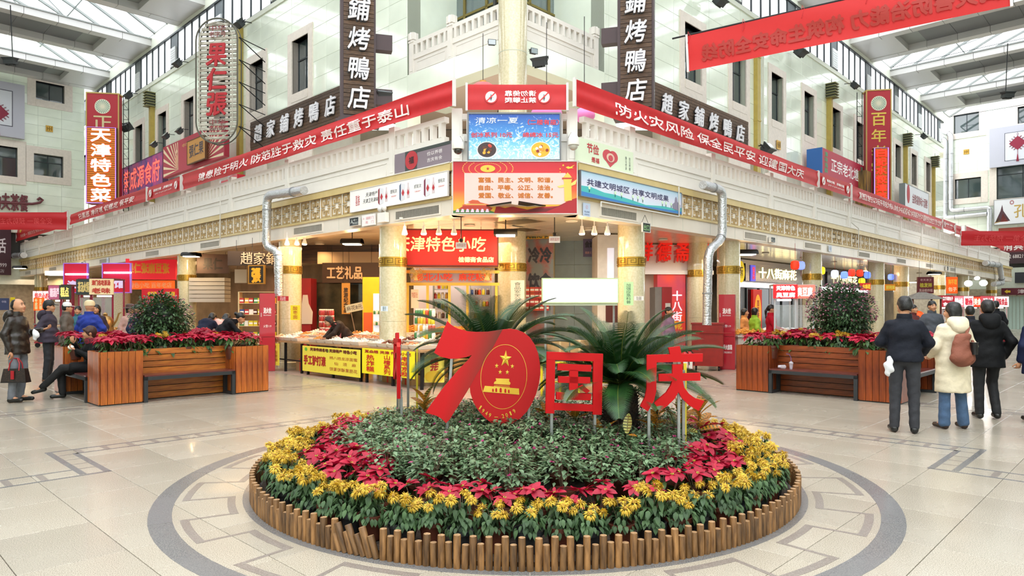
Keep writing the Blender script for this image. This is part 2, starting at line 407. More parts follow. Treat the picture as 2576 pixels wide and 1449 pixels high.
PL = [-2.02, -6.6, -10.01, -13.45, -16.9, -20.35, -23.78, -27.15, -30.6, -33.96, -37.36]
PR = [1.95, 5.48, 8.91, 12.2, 15.36, 18.57, 21.7, 25.0, 28.3, 31.3, 34.6, 37.5, 40.9, 44.2]
balustrade(FL, 'balustrade', 'long white first-floor balustrade with slotted rail, left of the corner', sorted(PL), -39.8, -.2)
balustrade(FR, 'balustrade', 'long white first-floor balustrade with slotted rail, right of the corner', PR, .2, 48)
balustrade(FC, 'balustrade', 'short white balustrade across the cut corner behind the blue dessert sign', [-1.06, 1.16], -1.06, 1.16, d=-.14)

# arcade ceiling and first-floor deck between facade edge and upper wall
def tri(pts, z0, z1, name, m): return M().prism(pts, z0, z1, ax='z').ob(name, m, kind='structure', smooth=False)
Lx = lambda s, d: FL.P(s, 0, d)[:2]; Rx = lambda s, d: FR.P(s, 0, d)[:2]
apex = lambda d: (lambda t: FL.P(t, 0, d)[:2])(((FR.x-FL.x)*FR.n[0]+(FR.y-FL.y)*FR.n[1] + d - (FL.n[0]*FR.n[0]+FL.n[1]*FR.n[1])*d) / (FL.u[0]*FR.n[0]+FL.u[1]*FR.n[1]))
tri([Lx(-44, -.2), Lx(0, -.2), Rx(0, -.2), Rx(48.3, -.2), Rx(48.3, -10), apex(-10), Lx(-44, -10)], 3.52, 4.36, 'ceiling_arcade', m_cream)
def ceil_panels(fr, s0, s1, lim):
    P = [(s0, .3), (1.3, .3), (1.6-7.3, 7.3), (s0, 7.3)] if fr is FL else [(-1.3, .3), (s1, .3), (s1, 7.3), (-1.6+7.3, 7.3)]
    root = tag(M().prism(P, 3.50, 3.515, ax='z').ob('ceiling_grid', m_dark, loc=fr.P(0, 0), rz=fr.a, smooth=False), kind='structure')
    n = 0; s = s0; rest = M()
    pm = {}
    while s < s1-.5:
        for j in range(6):
            d0 = .36 + j*1.2
            w, h = 1.19, 1.19
            if (s+1.2 > 1.62-d0) if fr is FL else (s < -1.62+d0): continue
            if n < 96 and abs(s) < 26:
                key = 'p'
                if key not in pm: pm[key] = M().box(0, w, 0, h, 0, .012).mesh('ceiling_panel', m_ceil, smooth=False)
                put('ceiling_panel', pm[key], root, (s, d0, 3.485)); n += 1
            else: rest.box(s, s+w, d0, d0+h, 3.485, 3.497)
        s += 1.2
    rest.ob('ceiling_panel_field', m_ceil, root, smooth=False, kind='stuff')
ceil_panels(FL, -39.6, 3.3, 0); ceil_panels(FR, -2.0, 48., 0)

# ---------------------------------------------------------------- columns
def key_band(r, z, b, bb):
    """greek key in relief round a column"""
    n = 8; w = 2*pi/n
    b.lathe([(r+.004, z-.105), (r+.012, z-.105), (r+.012, z+.105), (r+.004, z+.105)], 28)
    pat = [(.05, -.07, .95, -.07), (.05, .07, .8, .07), (.05, -.07, .05, .07), (.8, .07, .8, -.025), (.8, -.025, .35, -.025), (.35, -.025, .35, .03), (.35, .03, .6, .03)]
    for k in range(n):
        for x0, z0, x1, z1 in pat:
            t = .012
            for i in range(max(1, int(abs(x1-x0)*5))):
                m_ = max(1, int(abs(x1-x0)*5)); xa = x0+(x1-x0)*i/m_; xb = x0+(x1-x0)*(i+1)/m_
                a0, a1 = sorted((k*w+xa*w, k*w+xb*w)); a0 -= t/r*.5; a1 += t/r*.5
                zz0, zz1 = min(z0, z1)-t*.5, max(z0, z1)+t*.5
                v = [(rr*cos(a), rr*sin(a), z+q) for rr in (r+.01, r+.018) for a in (a0, a1) for q in (zz0, zz1)]
                bb.add(v, [(4, 6, 7, 5), (0, 1, 3, 2), (0, 4, 5, 1), (2, 3, 7, 6), (1, 5, 7, 3), (0, 2, 6, 4)])
def column_mesh(r, z1, zb=2.59):
    b, bb = M(), M(); key_band(r, zb, b, bb)
    s = M().lathe([(r+.02, 0), (r+.02, .12), (r, .14), (r, 1.28)], 32).lathe([(r, 1.284), (r, z1)], 32)
    return s.mesh('shaft', m_marble), b.mesh('gold_band', m_goldband), bb.mesh('key_relief', m_goldline, smooth=False)
CM = column_mesh(.3, 3.5); CM2 = column_mesh(.36, 3.5)
def column(fr, s, d, label, big=False, group=None):
    root = thing('column', label, 'column', fr.P(s, 0, d), fr.a+.3, group)
    a, b, c = CM2 if big else CM
    put('shaft', a, root); put('gold_band', b, root); put('key_relief', c, root); return root
column(FL, -2.52, -.45, 'marble column between the craft-gift stall and the red snack shop sign')
column(FL, -7.16, -.45, 'marble column with small yellow notice beside the left red hydrant cabinet')
column(FL, -14.36, -.45, 'warmly lit marble column behind the left planter')
column(FL, -21.4, -.45, 'marble column right of the teahouse carts on the left')
column(FL, -35.4, -.45, 'distant marble column left of the white-lit cart signs')
column(FL, -40.2, -.45, 'farthest marble column at the left end of the arcade')
column(FL, -9.3, -3.3, 'inner marble column partly hidden behind the left red hydrant cabinet')
column(FL, -27.8, -2.4, 'inner marble column among red tube-lit shop fronts on the left')
column(FR, 2.48, -.45, 'marble column with green notice beside the blank lightbox')
column(FR, 7.08, -.45, 'marble column right behind the tall right red hydrant cabinet')
column(FR, 8.2, -2.0, 'inner marble column behind the foil-wrapped pipe on the right')
column(FR, 12.99, -.45, 'marble column above the round bush on the right planter')
column(FR, 19.75, -.45, 'third marble column in the right row, right of hanging lanterns')
column(FR, 23.25, -.45, 'marble column left of the small grey hip-roofed stall')
column(FR, 29.9, -.45, 'lamp-lit marble column right of the dark red shop board')
column(FR, 35.4, -.45, 'far marble column beside the glaring white lamps on the right')
column(FR, 43.8, -.45, 'farthest marble column at the right end of the arcade')
column(FC, 0, -4.2, 'thick inner marble column right of the red snack shop sign', True)

# ---------------------------------------------------------------- upper walls
DU = -3.7
def tiled_wall(fr, name, s0, s1, z0, z1, d, holes, tw=1.2, th=.585, near=0., maxn=290, anchor=None, thick=.5):
    root = M()
    xs = sorted({s0, s1} | {h[0] for h in holes} | {h[1] for h in holes}); xs = [x for x in xs if s0 <= x <= s1]
    for a, b in zip(xs, xs[1:]):                       # solid core with real openings
        hs = sorted((h[2], h[3]) for h in holes if h[0] <= a + 1e-4 and h[1] >= b - 1e-4)
        z = z0
        for h0, h1 in hs:
            if h0 > z: root.box(a, b, .02, thick, z, h0)
            z = max(z, h1)
        if z < z1: root.box(a, b, .02, thick, z, z1)
    root = root.ob(name, m_grout, loc=fr.P(0, 0, d), rz=fr.a, smooth=False, kind='structure')
    parts = []; s = anchor if anchor is not None else s0
    while s > s0: s -= tw
    while s < s1:
        z = z0
        while z < z1-.02:
            a, b, c, e = max(s, s0), min(s+tw, s1), z, min(z+th, z1); rects = [(a, b, c, e)] if b-a > .03 else []
            for h in holes:
                nr = []
                for r in rects:
                    if h[0] >= r[1] or h[1] <= r[0] or h[2] >= r[3] or h[3] <= r[2]: nr.append(r); continue
                    if h[0] > r[0]: nr.append((r[0], h[0], r[2], r[3]))
                    if h[1] < r[1]: nr.append((h[1], r[1], r[2], r[3]))
                    m0, m1 = max(r[0], h[0]), min(r[1], h[1])
                    if h[2] > r[2]: nr.append((m0, m1, r[2], h[2]))
                    if h[3] < r[3]: nr.append((m0, m1, h[3], r[3]))
                rects = nr
            parts += [r for r in rects if r[1]-r[0] > .03 and r[3]-r[2] > .03]
            z += th
        s += tw
    parts.sort(key=lambda r: abs((r[0]+r[1])/2-near)); cache = {}; rest = M()
    for k, (a, b, c, e) in enumerate(parts):
        if k < maxn:
            q = (round(b-a, 3), round(e-c, 3))
            if q not in cache:
                g, w, h = .004, q[0], q[1]
                mb = M().add([(g+.006, 0, g+.006), (w-g-.006, 0, g+.006), (w-g-.006, 0, h-g-.006), (g+.006, 0, h-g-.006), (g, .003, g), (w-g, .003, g), (w-g, .003, h-g), (g, .003, h-g), (g, .02, g), (w-g, .02, g), (w-g, .02, h-g), (g, .02, h-g)],
                    [(0, 1, 2, 3), (0, 4, 5, 1), (1, 5, 6, 2), (2, 6, 7, 3), (3, 7, 4, 0), (4, 8, 9, 5), (5, 9, 10, 6), (6, 10, 11, 7), (7, 11, 8, 4)])
                cache[q] = mb.mesh('tile', m_tile, smooth=False)
            put('tile', cache[q], root, (a, 0, c))
        else: rest.box(a+.004, b-.004, 0, .02, c+.004, e-.004)
    if rest.v: rest.ob('tile_field', m_tile, root, smooth=False, kind='stuff')
    return root
wn = [0]
def window(fr, s0, s1, z0, z1, d, surround=.3, curtain=False, rec=.22, transom=True, wide=False):
    """recessed dark-framed window with stone surround, opening s0..s1"""
    wn[0] += 1
    root = thing('window_%d' % wn[0], None, None, fr.P(s0, z0, d), fr.a); root['kind'] = 'structure'
    w, h = s1-s0, z1-z0; e = surround
    if e:
        M().box(-e, 0, -.04, .05, -e, h+e).ob('surround_jamb', m_surr, root, smooth=False); M().box(w, w+e, -.04, .05, -e, h+e).ob('surround_jamb', m_surr, root, smooth=False)
        M().box(0, w, -.04, .05, h, h+e).ob('surround_head', m_surr, root, smooth=False); M().box(0, w, -.06, rec, -e, 0).ob('window_sill', m_surr, root, smooth=False)
        M().box(-.02, .0, 0, rec, 0, h).box(w, w+.02, 0, rec, 0, h).box(0, w, 0, rec, h, h+.02).ob('reveal', m_surr, root, smooth=False)
    f = M(); t = .05; y0, y1 = rec, rec+.06
    f.box(0, t, y0, y1, 0, h).box(w-t, w, y0, y1, 0, h).box(0, w, y0, y1, 0, t).box(0, w, y0, y1, h-t, h)
    zt = h*.66 if transom else h; n = 2 if not wide else 3
    if transom: f.box(0, w, y0-.01, y1, zt-t/2, zt+t/2)
    for k in range(1, n): f.box(w*k/n-t/2, w*k/n+t/2, y0, y1, 0, h)
    f.ob('window_frame', m_frame, root, smooth=False)
    for k in range(n):
        for a, b in ((0, zt), (zt, h)) if transom else ((0, h),):
            M().box(w*k/n+t/2, w*(k+1)/n-t/2, y0+.02, y0+.03, a+t/2, b-t/2).ob('pane', m_glass, root, smooth=False)
    if curtain: M().grid(lambda a, b: (w*.08+w*.84*a, y0+.12+.02*sin(a*60), .1+(h-.2)*b), 40, 1).ob('curtain', m_curtain, root)
    return root
WH = 11.25
winsL = [-12.55-3.42*k for k in range(9)]; winsR = [10.95+3.45*k for k in range(10)]
hL = [(s-.58, s+.58, 9.3, WH) for s in winsL]; hR = [(s-.58, s+.58, 9.3, WH) for s in winsR]
tiled_wall(FL, 'wall_upper_left', -43.2, -6.3, 7.8, 12.95, DU, hL + [], near=-9, anchor=-12.0)
tiled_wall(FR, 'wall_upper_right', 5.9, 46.3, 7.8, 12.95, DU, hR, near=9, anchor=12.1)
for k, (s0, s1, z0, z1) in enumerate(hL): window(FL, s0, s1, z0, z1, DU, curtain=k % 3 != 1)
for k, (s0, s1, z0, z1) in enumerate(hR): window(FR, s0, s1, z0, z1, DU, curtain=k % 2 == 0)
# lower part of the upper storey (behind banners): plain first-floor shop wall, set back
def lowwall(fr, name, s0, s1):
    M().box(s0, s1, 0, .3, 4.36, 7.8).ob(name, mat('first_floor_wall', 'b5b0a0', .5, var=.1, vs=2), loc=fr.P(0, 0, DU), rz=fr.a, smooth=False, kind='structure')
lowwall(FL, 'wall_first_left', -43.2, -9.2); lowwall(FR, 'wall_first_right', 8.9, 46.3)
M().box(-12, -7.4, 0, .2, 4.36, 7.8).ob('wall_first_inner_left', mat('inner_shop_wall', '7b6f62', .6, var=.2, vs=1.5), loc=FL.P(0, 0, -9.4), rz=FL.a, smooth=False, kind='structure')
M().box(7.4, 12, 0, .2, 4.36, 7.8).ob('wall_first_inner_right', mat('inner_shop_wall'), loc=FR.P(0, 0, -9.4), rz=FR.a, smooth=False, kind='structure')
M().box(-5.4, 5.4, 0, .2, 4.36, 7.8).ob('wall_first_back', mat('inner_shop_wall'), loc=(0, 24, 0), smooth=False, kind='structure')
# stone pilasters below the windows reach down to the balcony
for fr, ws in ((FL, winsL), (FR, winsR)):
    for i, s in enumerate(ws):
        b = M().box(s-.88, s+.88, -.05, .0, 4.4, 9.0).ob('trim_stone_pier', m_surr, loc=fr.P(0, 0, DU), rz=fr.a, smooth=False, kind='structure')
        # gilt square plaque
# corner: deck beam, soffit, recessed upper balcony
ax7 = apex(DU)
tl = (ax7[0]-FL.x)*FL.u[0] + (ax7[1]-FL.y)*FL.u[1]; tr_ = (ax7[0]-FR.x)*FR.u[0] + (ax7[1]-FR.y)*FR.u[1]
tiled_wall(FL, 'wall_corner_beam_left', -6.3, tl, 7.8, 8.42, DU, [], tw=2.1, maxn=20, th=.62)
tiled_wall(FR, 'wall_corner_beam_right', tr_, 5.9, 7.8, 8.42, DU, [], tw=2.1, maxn=20, th=.62)
tri([Lx(-9.2, DU-.5), apex(DU-.5), Rx(8.9, DU-.5), Rx(8.9, -12), apex(-12), Lx(-9.2, -12)], 7.84, 8.0, 'ceiling_corner_soffit', mat('soffit_brown', 'a89888', .6))
balustrade(FL, 'balustrade', 'white second-floor balustrade with capped posts, left of the corner column', [-6.15, -4.42], -6.3, tl-.35, z0=8.42, d=DU-.1, capped=True)
balustrade(FR, 'balustrade', 'white second-floor balustrade with capped end post, right of the corner column', [5.55], tr_+.35, 5.9, z0=8.42, d=DU-.1, capped=True)
# recessed corner windows behind that balcony
for fr, a, b, nm in ((FL, -6.9, -3.92, 'left'), (FR, 3.9, 6.5, 'right')):
    r = thing('window_%d' % (90 if nm == 'left' else 91), None, None, fr.P(0, 8.4, DU-1.9), fr.a); r['kind'] = 'structure'
    f = M()
    for k in range(4): x = a + (b-a)*k/3; f.box(x-.05, x+.05, 0, .1, 0, 4.6)
    f.box(a, b, 0, .1, 0, .1).box(a, b, 0, .1, 4.5, 4.6).box(a, b, 0, .1, 2.2, 2.27).ob('window_frame', mat('brass_frame', '8a7a45', .35, .7), r, smooth=False)
    for k in range(3):
        x0 = a+(b-a)*k/3+.05; x1 = a+(b-a)*(k+1)/3-.05
        M().box(x0, x1, .04, .05, .1, 4.5).ob('pane', mat('reflective_glass', '6f8286', .03, .0, spec=1., coat=1., alpha=.55), r, smooth=False)
        bl = M()
        for i in range(28): bl.box(x0+(x1-x0)*i/28, x0+(x1-x0)*(i+.8)/28, .35, .36, 1.1, 4.5)
        bl.ob('vertical_blind', mat('cream_blind', 'c9c2ad', .8), r, smooth=False)
    M().box(a, b, .6, .7, -.1, 5).ob('back_wall', flat('3a3a38'), r, smooth=False)
# tiled return piers beside the recess
for fr, s0, s1, nm in ((FL, -6.9, -6.3, 'left'), (FR, 5.9, 6.5, 'right')):
    M().box(s0, s1, 0.02, 2.0, 7.8, 13).ob('wall_pier_'+nm, m_tile, loc=fr.P(0, 0, DU), rz=fr.a, smooth=False, kind='structure')
    x = -6.9 if nm == 'left' else 5.9
    M().box(x, x+.6, .02, .5, 4.36, 7.8).ob('wall_leg_'+nm, m_tile, loc=fr.P(0, 0, DU), rz=fr.a, smooth=False, kind='structure')
# tall corner column on the first-floor deck
t = thing('column', 'tall glossy cream column rising behind the corner banner', 'column', (ax7[0], ax7[1], 4.36))
M().lathe([(.36, 0), (.36, 3.55)], 36).lathe([(.36, 3.556), (.36, 9.0)], 36).ob('shaft', m_marble, t)
M().lathe([(.365, 3.545), (.365, 3.56)], 36).ob('joint_ring', m_grout, t)

# clerestory strip with ledge, above the upper walls
for fr, s0, s1, nm in ((FL, -43.2, -1.2, 'left'), (FR, .9, 46.3, 'right')):
    root = M().box(s0, s1, -.05, .3, 12.92, 13.1).box(s0, s1, -.02, .3, 14.8, 15.5).ob('wall_clerestory_'+nm, mat('ledge_cream', 'd9ddcf', .5), loc=fr.P(0, 0, DU), rz=fr.a, smooth=False, kind='structure')
    M().box(s0, s1, .0, .12, 13.1, 13.16).box(s0, s1, -.03, .12, 14.72, 14.8).ob('clerestory_rail', m_frame, root, smooth=False)
    n = int((s1-s0)/.86); mu = M().box(-.03, .03, 0, .1, 13.1, 14.78).mesh('mullion', m_frame, smooth=False)
    pn = M().box(.03, .83, .05, .06, 13.14, 14.75).mesh('pane', m_pane, smooth=False)
    ac = M().box(.1, .72, -.05, .04, 13.2, 14.1)
    for i in range(7): ac.box(.15, .67, -.06, -.05, 13.28+i*.11, 13.31+i*.11)
    ac = ac.mesh('open_vent_sash', flat('e8ecef'), smooth=False); dk = M().box(.03, .83, .02, .04, 13.14, 14.75).mesh('dark_opening', flat('6d757a'), smooth=False)
    for k in range(n):
        x = s0 + k*.86; put('mullion', mu, root, (x, 0, 0))
        if k % 6 == 3: put('dark_opening', dk, root, (x, 0, 0)); put('open_vent_sash', ac, root, (x, 0, 0))
        else: put('pane', pn, root, (x, 0, 0))

# ---------------------------------------------------------------- end walls of the two streets
def endwall(fr, name, s0, s1, holes, near, nowin=()):
    tiled_wall(fr, name, s0, s1, 5.9, 18.5, 0, holes, near=near, maxn=200, anchor=s1, thick=.4)
    for k, h in enumerate(holes):
        if k not in nowin: window(fr, *h, 0, surround=.42, curtain=k % 2 == 0, transom=h[3]-h[2] > 1.9 or h[2] < 9.5)
def hol(fr, *px):
    out = []
    for x0, y0, x1, y1 in px:
        a = fr.at(x0, y0); b = fr.at(x1, y1); out.append((a[0], b[0], b[1], a[1]))
    return out
endwall(BL, 'wall_end_left', -9, 3.8, hol(BL, (90, 203, 162, 262), (85, 385, 159, 448), (-60, 358, 44, 446)), 2)
endwall(BR, 'wall_end_right', -4.4, 9, hol(BR, (2399, 291, 2463, 328), (2402, 452, 2468, 495), (2507, 410, 2640, 490), (2560, 270, 2640, 300)), -2)
for fr, s0, s1, nm in ((BL, -9, 4.2, 'left'), (BR, -4.4, 9, 'right')):
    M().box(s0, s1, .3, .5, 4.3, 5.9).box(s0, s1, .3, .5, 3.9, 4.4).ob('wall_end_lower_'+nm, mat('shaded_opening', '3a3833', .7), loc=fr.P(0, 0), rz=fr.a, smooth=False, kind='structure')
    M().box(s0, s1, 0, .3, 2.9, 4.4).ob('wall_end_lintel_'+nm, mat('grey_green_lintel', 'c5ccbd', .4, var=.05), loc=fr.P(0, 0), rz=fr.a, smooth=False, kind='structure')
    M().box(s0, s1, 6, 6.2, 0, 3).ob('wall_end_back_'+nm, mat('far_wall', 'a79c88', .7, var=.15), loc=fr.P(0, 0), rz=fr.a, smooth=False, kind='structure')
# ground-floor shop wall line of the arcade
for fr, s0, s1, nm in ((FL, -42, 1.72-7.3, 'left'), (FR, -1.7+7.3, 48.3, 'right')):
    M().box(s0, s1, 7.3, 7.5, 0, 3.5).ob('wall_shops_'+nm, mat('shop_back_wall', '8a7a62', .7, var=.25, vs=1.2), loc=fr.P(0, 0), rz=fr.a, smooth=False, kind='structure')

# ---------------------------------------------------------------- roof: clad beams, rafters and glazing
def roof_beam(fr, s0, s1, label, length=19.):
    root = thing('roof_beam', label, 'roof beam', fr.P(s0, 15.0, DU), fr.a, None)
    w = s1-s0; y0 = -length; bw = .55; n = int(length/1.35)
    for x0, x1 in ((0, bw), (w-bw, w)):                   # edge strips, panel by panel
        pm = M().box(x0, x1, 0, 1.34, 0, .30).box(x0+(.0 if x0 == 0 else 0), x1, 0, 1.34, -.02, 0).mesh('cladding_panel', m_alu, smooth=False)
        for k in range(n): put('cladding_panel', pm, root, (0, y0+k*length/n, 0))
    e = M().box(bw, w-bw, -1.9, -.02, 0, .3).mesh('end_panel', m_alu, smooth=False); put('end_panel', e, root)
    sf = M().box(bw, w-bw, 0, 1.34, .28, .30).mesh('recessed_panel', m_alud, smooth=False)
    for k in range(n-2): put('recessed_panel', sf, root, (0, y0+k*length/n, 0))
    M().box(-.06, w+.06, y0, 0, .30, .36).ob('top_plate', m_steel, root, smooth=False)
    return root
for k, (a, b) in enumerate([(-10.4, -7.2), (-17.4, -14.1), (-24.2, -20.95), (-31.3, -27.74), (-38.1, -34.7)]):
    roof_beam(FL, a, b, ['nearest', 'second', 'third from the far end', 'second from the far end', 'farthest'][k] + ' grey panel-clad roof beam spanning the left street')
for k, (a, b) in enumerate([(6.2, 9.5), (13.0, 16.4), (19.96, 23.2), (26.69, 30.39), (33.52, 37.05), (40.1, 43.83)]):
    roof_beam(FR, a, b, ['first', 'second', 'third', 'fourth', 'fifth', 'farthest'][k] + ' grey panel-clad roof beam spanning the right street')
m_roofglass = mat('milky_roof_sheet', 'ffffff', .3, alpha=.22)
def vault(fr, s0, s1, nm):
    """pitched glazed roof over a street: ridge along the street, rafters, purlins, sheets"""
    D0, D1, Z0, ZR = DU, 15.3, 15.5, 19.0; mid = (D0+D1)/2
    root = thing('roof_%s' % nm, None, None, fr.P(0, 0), fr.a); root['kind'] = 'structure'
    def pt(s, t):       # t 0..1 across
        d = D0 + (D1-D0)*t; z = Z0 + (ZR-Z0)*sin(pi*t); return (s, -d, z)
    n = int((s1-s0)/1.75)
    for k in range(n+1):
        s = s0+(s1-s0)*k/n
        M().tube([pt(s, i/14) for i in range(15)], .08, 4).ob('rafter', m_steel, root)
    for i in range(0, 15, 2): M().tube([pt(s0, i/14), pt(s1, i/14)], .035, 4).ob('purlin', m_steel, root)
    for s in [s0+(s1-s0)*k/n for k in range(0, n+1, 2)]:
        for i in (2, 5, 9, 12):
            p = Vector(pt(s, i/14)); q = Vector(pt(s+1.7, (i+1.6)/14)); M().tube([p, q], .03, 4).ob('brace', m_steel, root)
        M().tube([(s, -D0, 15.5), (s, -D1, 15.5)], .018, 4).ob('tie_rod', m_frame, root)
    for i in range(14):
        M().grid(lambda a, b: (lambda p: (p[0], p[1], p[2]+.06))(pt(s0+(s1-s0)*a, (i+b)/14)), 1, 1).ob('roof_sheet', m_roofglass, root, smooth=False)
vault(FL, -43, 6, 'left'); vault(FR, -6, 48, 'right')
# walls across the streets, so that glossy faces and the floor have a market around them
for fr, s0, s1, nm in ((FL, -43, 3, 'far_left'), (FR, -2, 48, 'far_right')):
    M().box(s0, s1, -15.6, -15.3, 0, 15.5).ob('wall_'+nm, mat('opposite_wall', 'c9cfc0', .5, var=.06), loc=fr.P(0, 0), rz=fr.a, smooth=False, kind='structure')

for a, b, c, d, nm in ((-26, 26, -15.4, -15, 'behind'), (-26.4, -26, -15, 12, 'unseen_left'), (26, 26.4, -15, 12, 'unseen_right')):  # unseen walls behind and beside the viewer, added to cut the frontal light
    M().box(a, b, c, d, 0, 16).ob('wall_'+nm, mat('opposite_wall', ''), smooth=False, kind='structure')
# ---------------------------------------------------------------- flower bed materials
m_log = mat('stained_pine_log', '40260f', .42, c2='9c7144', vs=5, stretch=(6, 6, 1.1), bump=.25, bs=30, ramp=(.3, .7)); objvar(m_log, .42)
m_logend = mat('sawn_log_end', 'b3916a', .5, c2='7e5c3c', vs=40)
m_soil = mat('dark_soil', '2a211b', .95, c2='42352a', vs=30, bump=.6)
m_terra = mat('brown_plastic_pot', '542a1d', .4, var=.15); m_blackpot = mat('black_plastic_pot', '25272a', .35)
m_lg = mat('bougainvillea_leaf', '3a5a32', .36, c2='8aa57e', vs=14, tl=.25, ramp=(.3, .7)); objvar(m_lg, .2)
m_lgd = mat('dark_glossy_leaf', '22361f', .35, c2='3d5c33', vs=12, tl=.2); objvar(m_lgd, .2)
m_stem = mat('brown_stem', '5d4a38', .8)
m_cl = mat('chrysanthemum_leaf', '2c4628', .6, c2='4e6c40', vs=16, tl=.2); objvar(m_cl, .25)
m_yel = mat('yellow_petal', 'c9a024', .6, c2='e6c84a', vs=30, tl=.25); objvar(m_yel, .12)
m_yel2 = mat('withered_centre', '7a5a1c', .8, c2='b28a2a', vs=50)
m_poi = mat('poinsettia_bract', '9e0a2c', .5, c2='cc1440', vs=9, tl=.3); objvar(m_poi, .2)
m_poig = mat('poinsettia_leaf', '27481e', .5, c2='4a7030', vs=10, tl=.25); objvar(m_poig, .2)
m_mag = mat('magenta_bract', 'b0246c', .5, c2='d45a9a', vs=30, tl=.3)
m_palm = mat('cycad_leaflet', '163318', .32, c2='305a28', vs=5, tl=.12); objvar(m_palm, .25)
m_rach = mat('cycad_rachis', '5c6a26', .4)
m_trunk = mat('cycad_trunk', '17100b', .95, c2='35261a', vs=25, bump=1., bs=40)
m_crA = mat('croton_leaf_green', '4a5a22', .35, c2='9a6a2a', vs=7, tl=.2); objvar(m_crA, .3)
m_crB = mat('croton_vein', 'd8a032', .4, c2='c2682a', vs=9, tl=.2)
m_sred = mat('sign_red_acrylic', 'b4050c', .5, spec=.25); m_srede = mat('sign_edge_red', 'b02028', .4)
m_galv = mat('galvanised_tube', '9b9d9c', .38, .7, var=.08, vs=20)
m_sgold = mat('gold_print', 'e8c24e', .35, .4, c2='c9a02c', vs=3)

# ---------------------------------------------------------------- log edging
edging = thing('log_edging', 'low circular edging of upright stained pine logs round the flower bed', 'garden edging', (BX, BY, 0))
NL = 308; rl = 2.445; order = sorted(range(NL), key=lambda k: sin(2*pi*k/NL)); near = set(order[:272]); rest = M()
lm = []
for v in range(6):
    h = (.205, .155)[v % 2] + random.uniform(-.008, .008); r = .0238 + random.uniform(-.0014, .0014)
    b = M().lathe([(r*.98, 0), (r, .01), (r, h-.004), (r*.93, h)], 12)
    b.m = [0]*len(b.f); b.m[-1] = 1
    lm.append((b, b.mesh('log', [m_log, m_logend], ang=50)))
for k in range(NL):
    a = 2*pi*k/NL; v = (k % 2) + 2*random.randrange(3)
    x, y = rl*cos(a), rl*sin(a); tilt = random.uniform(-.03, .03)
    ph = math.degrees(a) % 360
    if 238.5 < ph < 247: tilt = -.36 + random.uniform(-.05, .05)
    rot = Matrix.Rotation(a+pi/2, 4, 'Z') @ Matrix.Rotation(tilt, 4, 'Y') @ Matrix.Rotation(random.uniform(0, 6), 4, 'Z')
    if k in near: put('log', lm[v][1], edging, (x, y, 0), rot=rot.to_euler())
    else: rest.join(lm[v][0], Matrix.Translation((x, y, 0)) @ rot)
rest.ob('log_run', [m_log, m_logend], edging, kind='stuff')
tag(M().lathe([(2.39, -.01), (2.39, .03), (.01, .05)], 48).ob('soil', m_soil, loc=(BX, BY, 0)), 'dark soil under the flower pots inside the log ring', 'soil', kind='stuff')

# ---------------------------------------------------------------- leaves and plants
rnd = random.Random(11)
def leaf(b, p, d, up, L, w, m=0, fold=.15, droop=.25, seg=2):
    """a pointed leaf of length L from p along d"""
    d = Vector(d).normalized(); s = d.cross(Vector(up))
    s = s.normalized() if s.length > 1e-4 else d.orthogonal().normalized(); n = s.cross(d); p = Vector(p)
    prof = {2: [(.0, .12), (.42, 1.), (1., .03)], 3: [(.0, .08), (.3, .9), (.65, .85), (1., .02)], 4: [(0, .08), (.22, .8), (.5, 1.), (.78, .7), (1, .02)]}[seg]
    v = []
    for t, q in prof:
        c = p + d*(L*t) - n*(droop*L*t*t); h = w*.5*q
        v += [c - s*h + n*(fold*h), c, c + s*h + n*(fold*h)]
    f = []
    for i in range(len(prof)-1):
        o = i*3; f += [(o, o+1, o+4, o+3), (o+1, o+2, o+5, o+4)]
    b.add(v, f, m)
def rdir(lo=-.2, hi=1.): 
    a = rnd.uniform(0, 2*pi); z = rnd.uniform(lo, hi); r = math.sqrt(max(0, 1-z*z)); return Vector((r*cos(a), r*sin(a), z))
def pot_mesh(r, h, m, rim=True):
    return M().lathe([(r*.72, 0), (r*.97, h-.025), (r*1.08, h-.024), (r*1.08, h), (r*.96, h), (r*.9, h-.02), (.005, h-.02)], 16).mesh('pot', m)
POT = pot_mesh(.085, .15, m_terra); POTB = pot_mesh(.09, .13, m_blackpot)
SOILD = M().lathe([(.07, 0), (.005, .004)], 12).mesh('soil', m_soil)
# bougainvillea-like leafy plant
def bush_meshes(n, rad, h, size, z0=.12):
    b, st, fl = M(), M(), M()
    for i in range(9):
        d = rdir(.3, 1.); st.tube([(0, 0, z0), (d.x*rad*.5, d.y*rad*.5, z0+.6*h), (d.x*rad, d.y*rad, z0+h*rnd.uniform(.8, 1.05))], [.004, .003, .0015], 4)
    for i in range(n):
        d = rdir(-.25, 1.); k = rnd.uniform(.55, 1.) ** .6
        p = Vector((d.x*rad*k, d.y*rad*k, z0 + h*.45 + d.z*h*.55*k))
        o = (Vector((d.x, d.y, .2)) + rdir(-1, 1)*.7); o.z = o.z*.35 - .05
        L = size*rnd.uniform(.65, 1.25); leaf(b, p, o, (0, 0, 1), L, L*.68, 0, .2, rnd.uniform(.1, .4))
    for i in range(2):
        d = rdir(.3, 1.); p = Vector((d.x*rad, d.y*rad, z0+h*.5+d.z*h*.55))
        for j in range(5): leaf(fl, p, rdir(0, 1), (0, 0, 1), .022, .02, 0, .3, 0)
    return b.mesh('foliage', m_lg), st.mesh('stems', m_stem), fl.mesh('blossoms', m_mag)
BUSH = [bush_meshes(240, .17, .30, .046) for _ in range(4)]
def bush(loc, sc, i, label, group):
    t = thing('potted_bougainvillea', label, 'potted plant', loc, rnd.uniform(0, 6), group); t.scale = (sc,)*3
    f, s, m = BUSH[i % 4]; put('pot', POT, t); put('stems', s, t); put('foliage', f, t, kind='stuff'); put('blossoms', m, t); return t
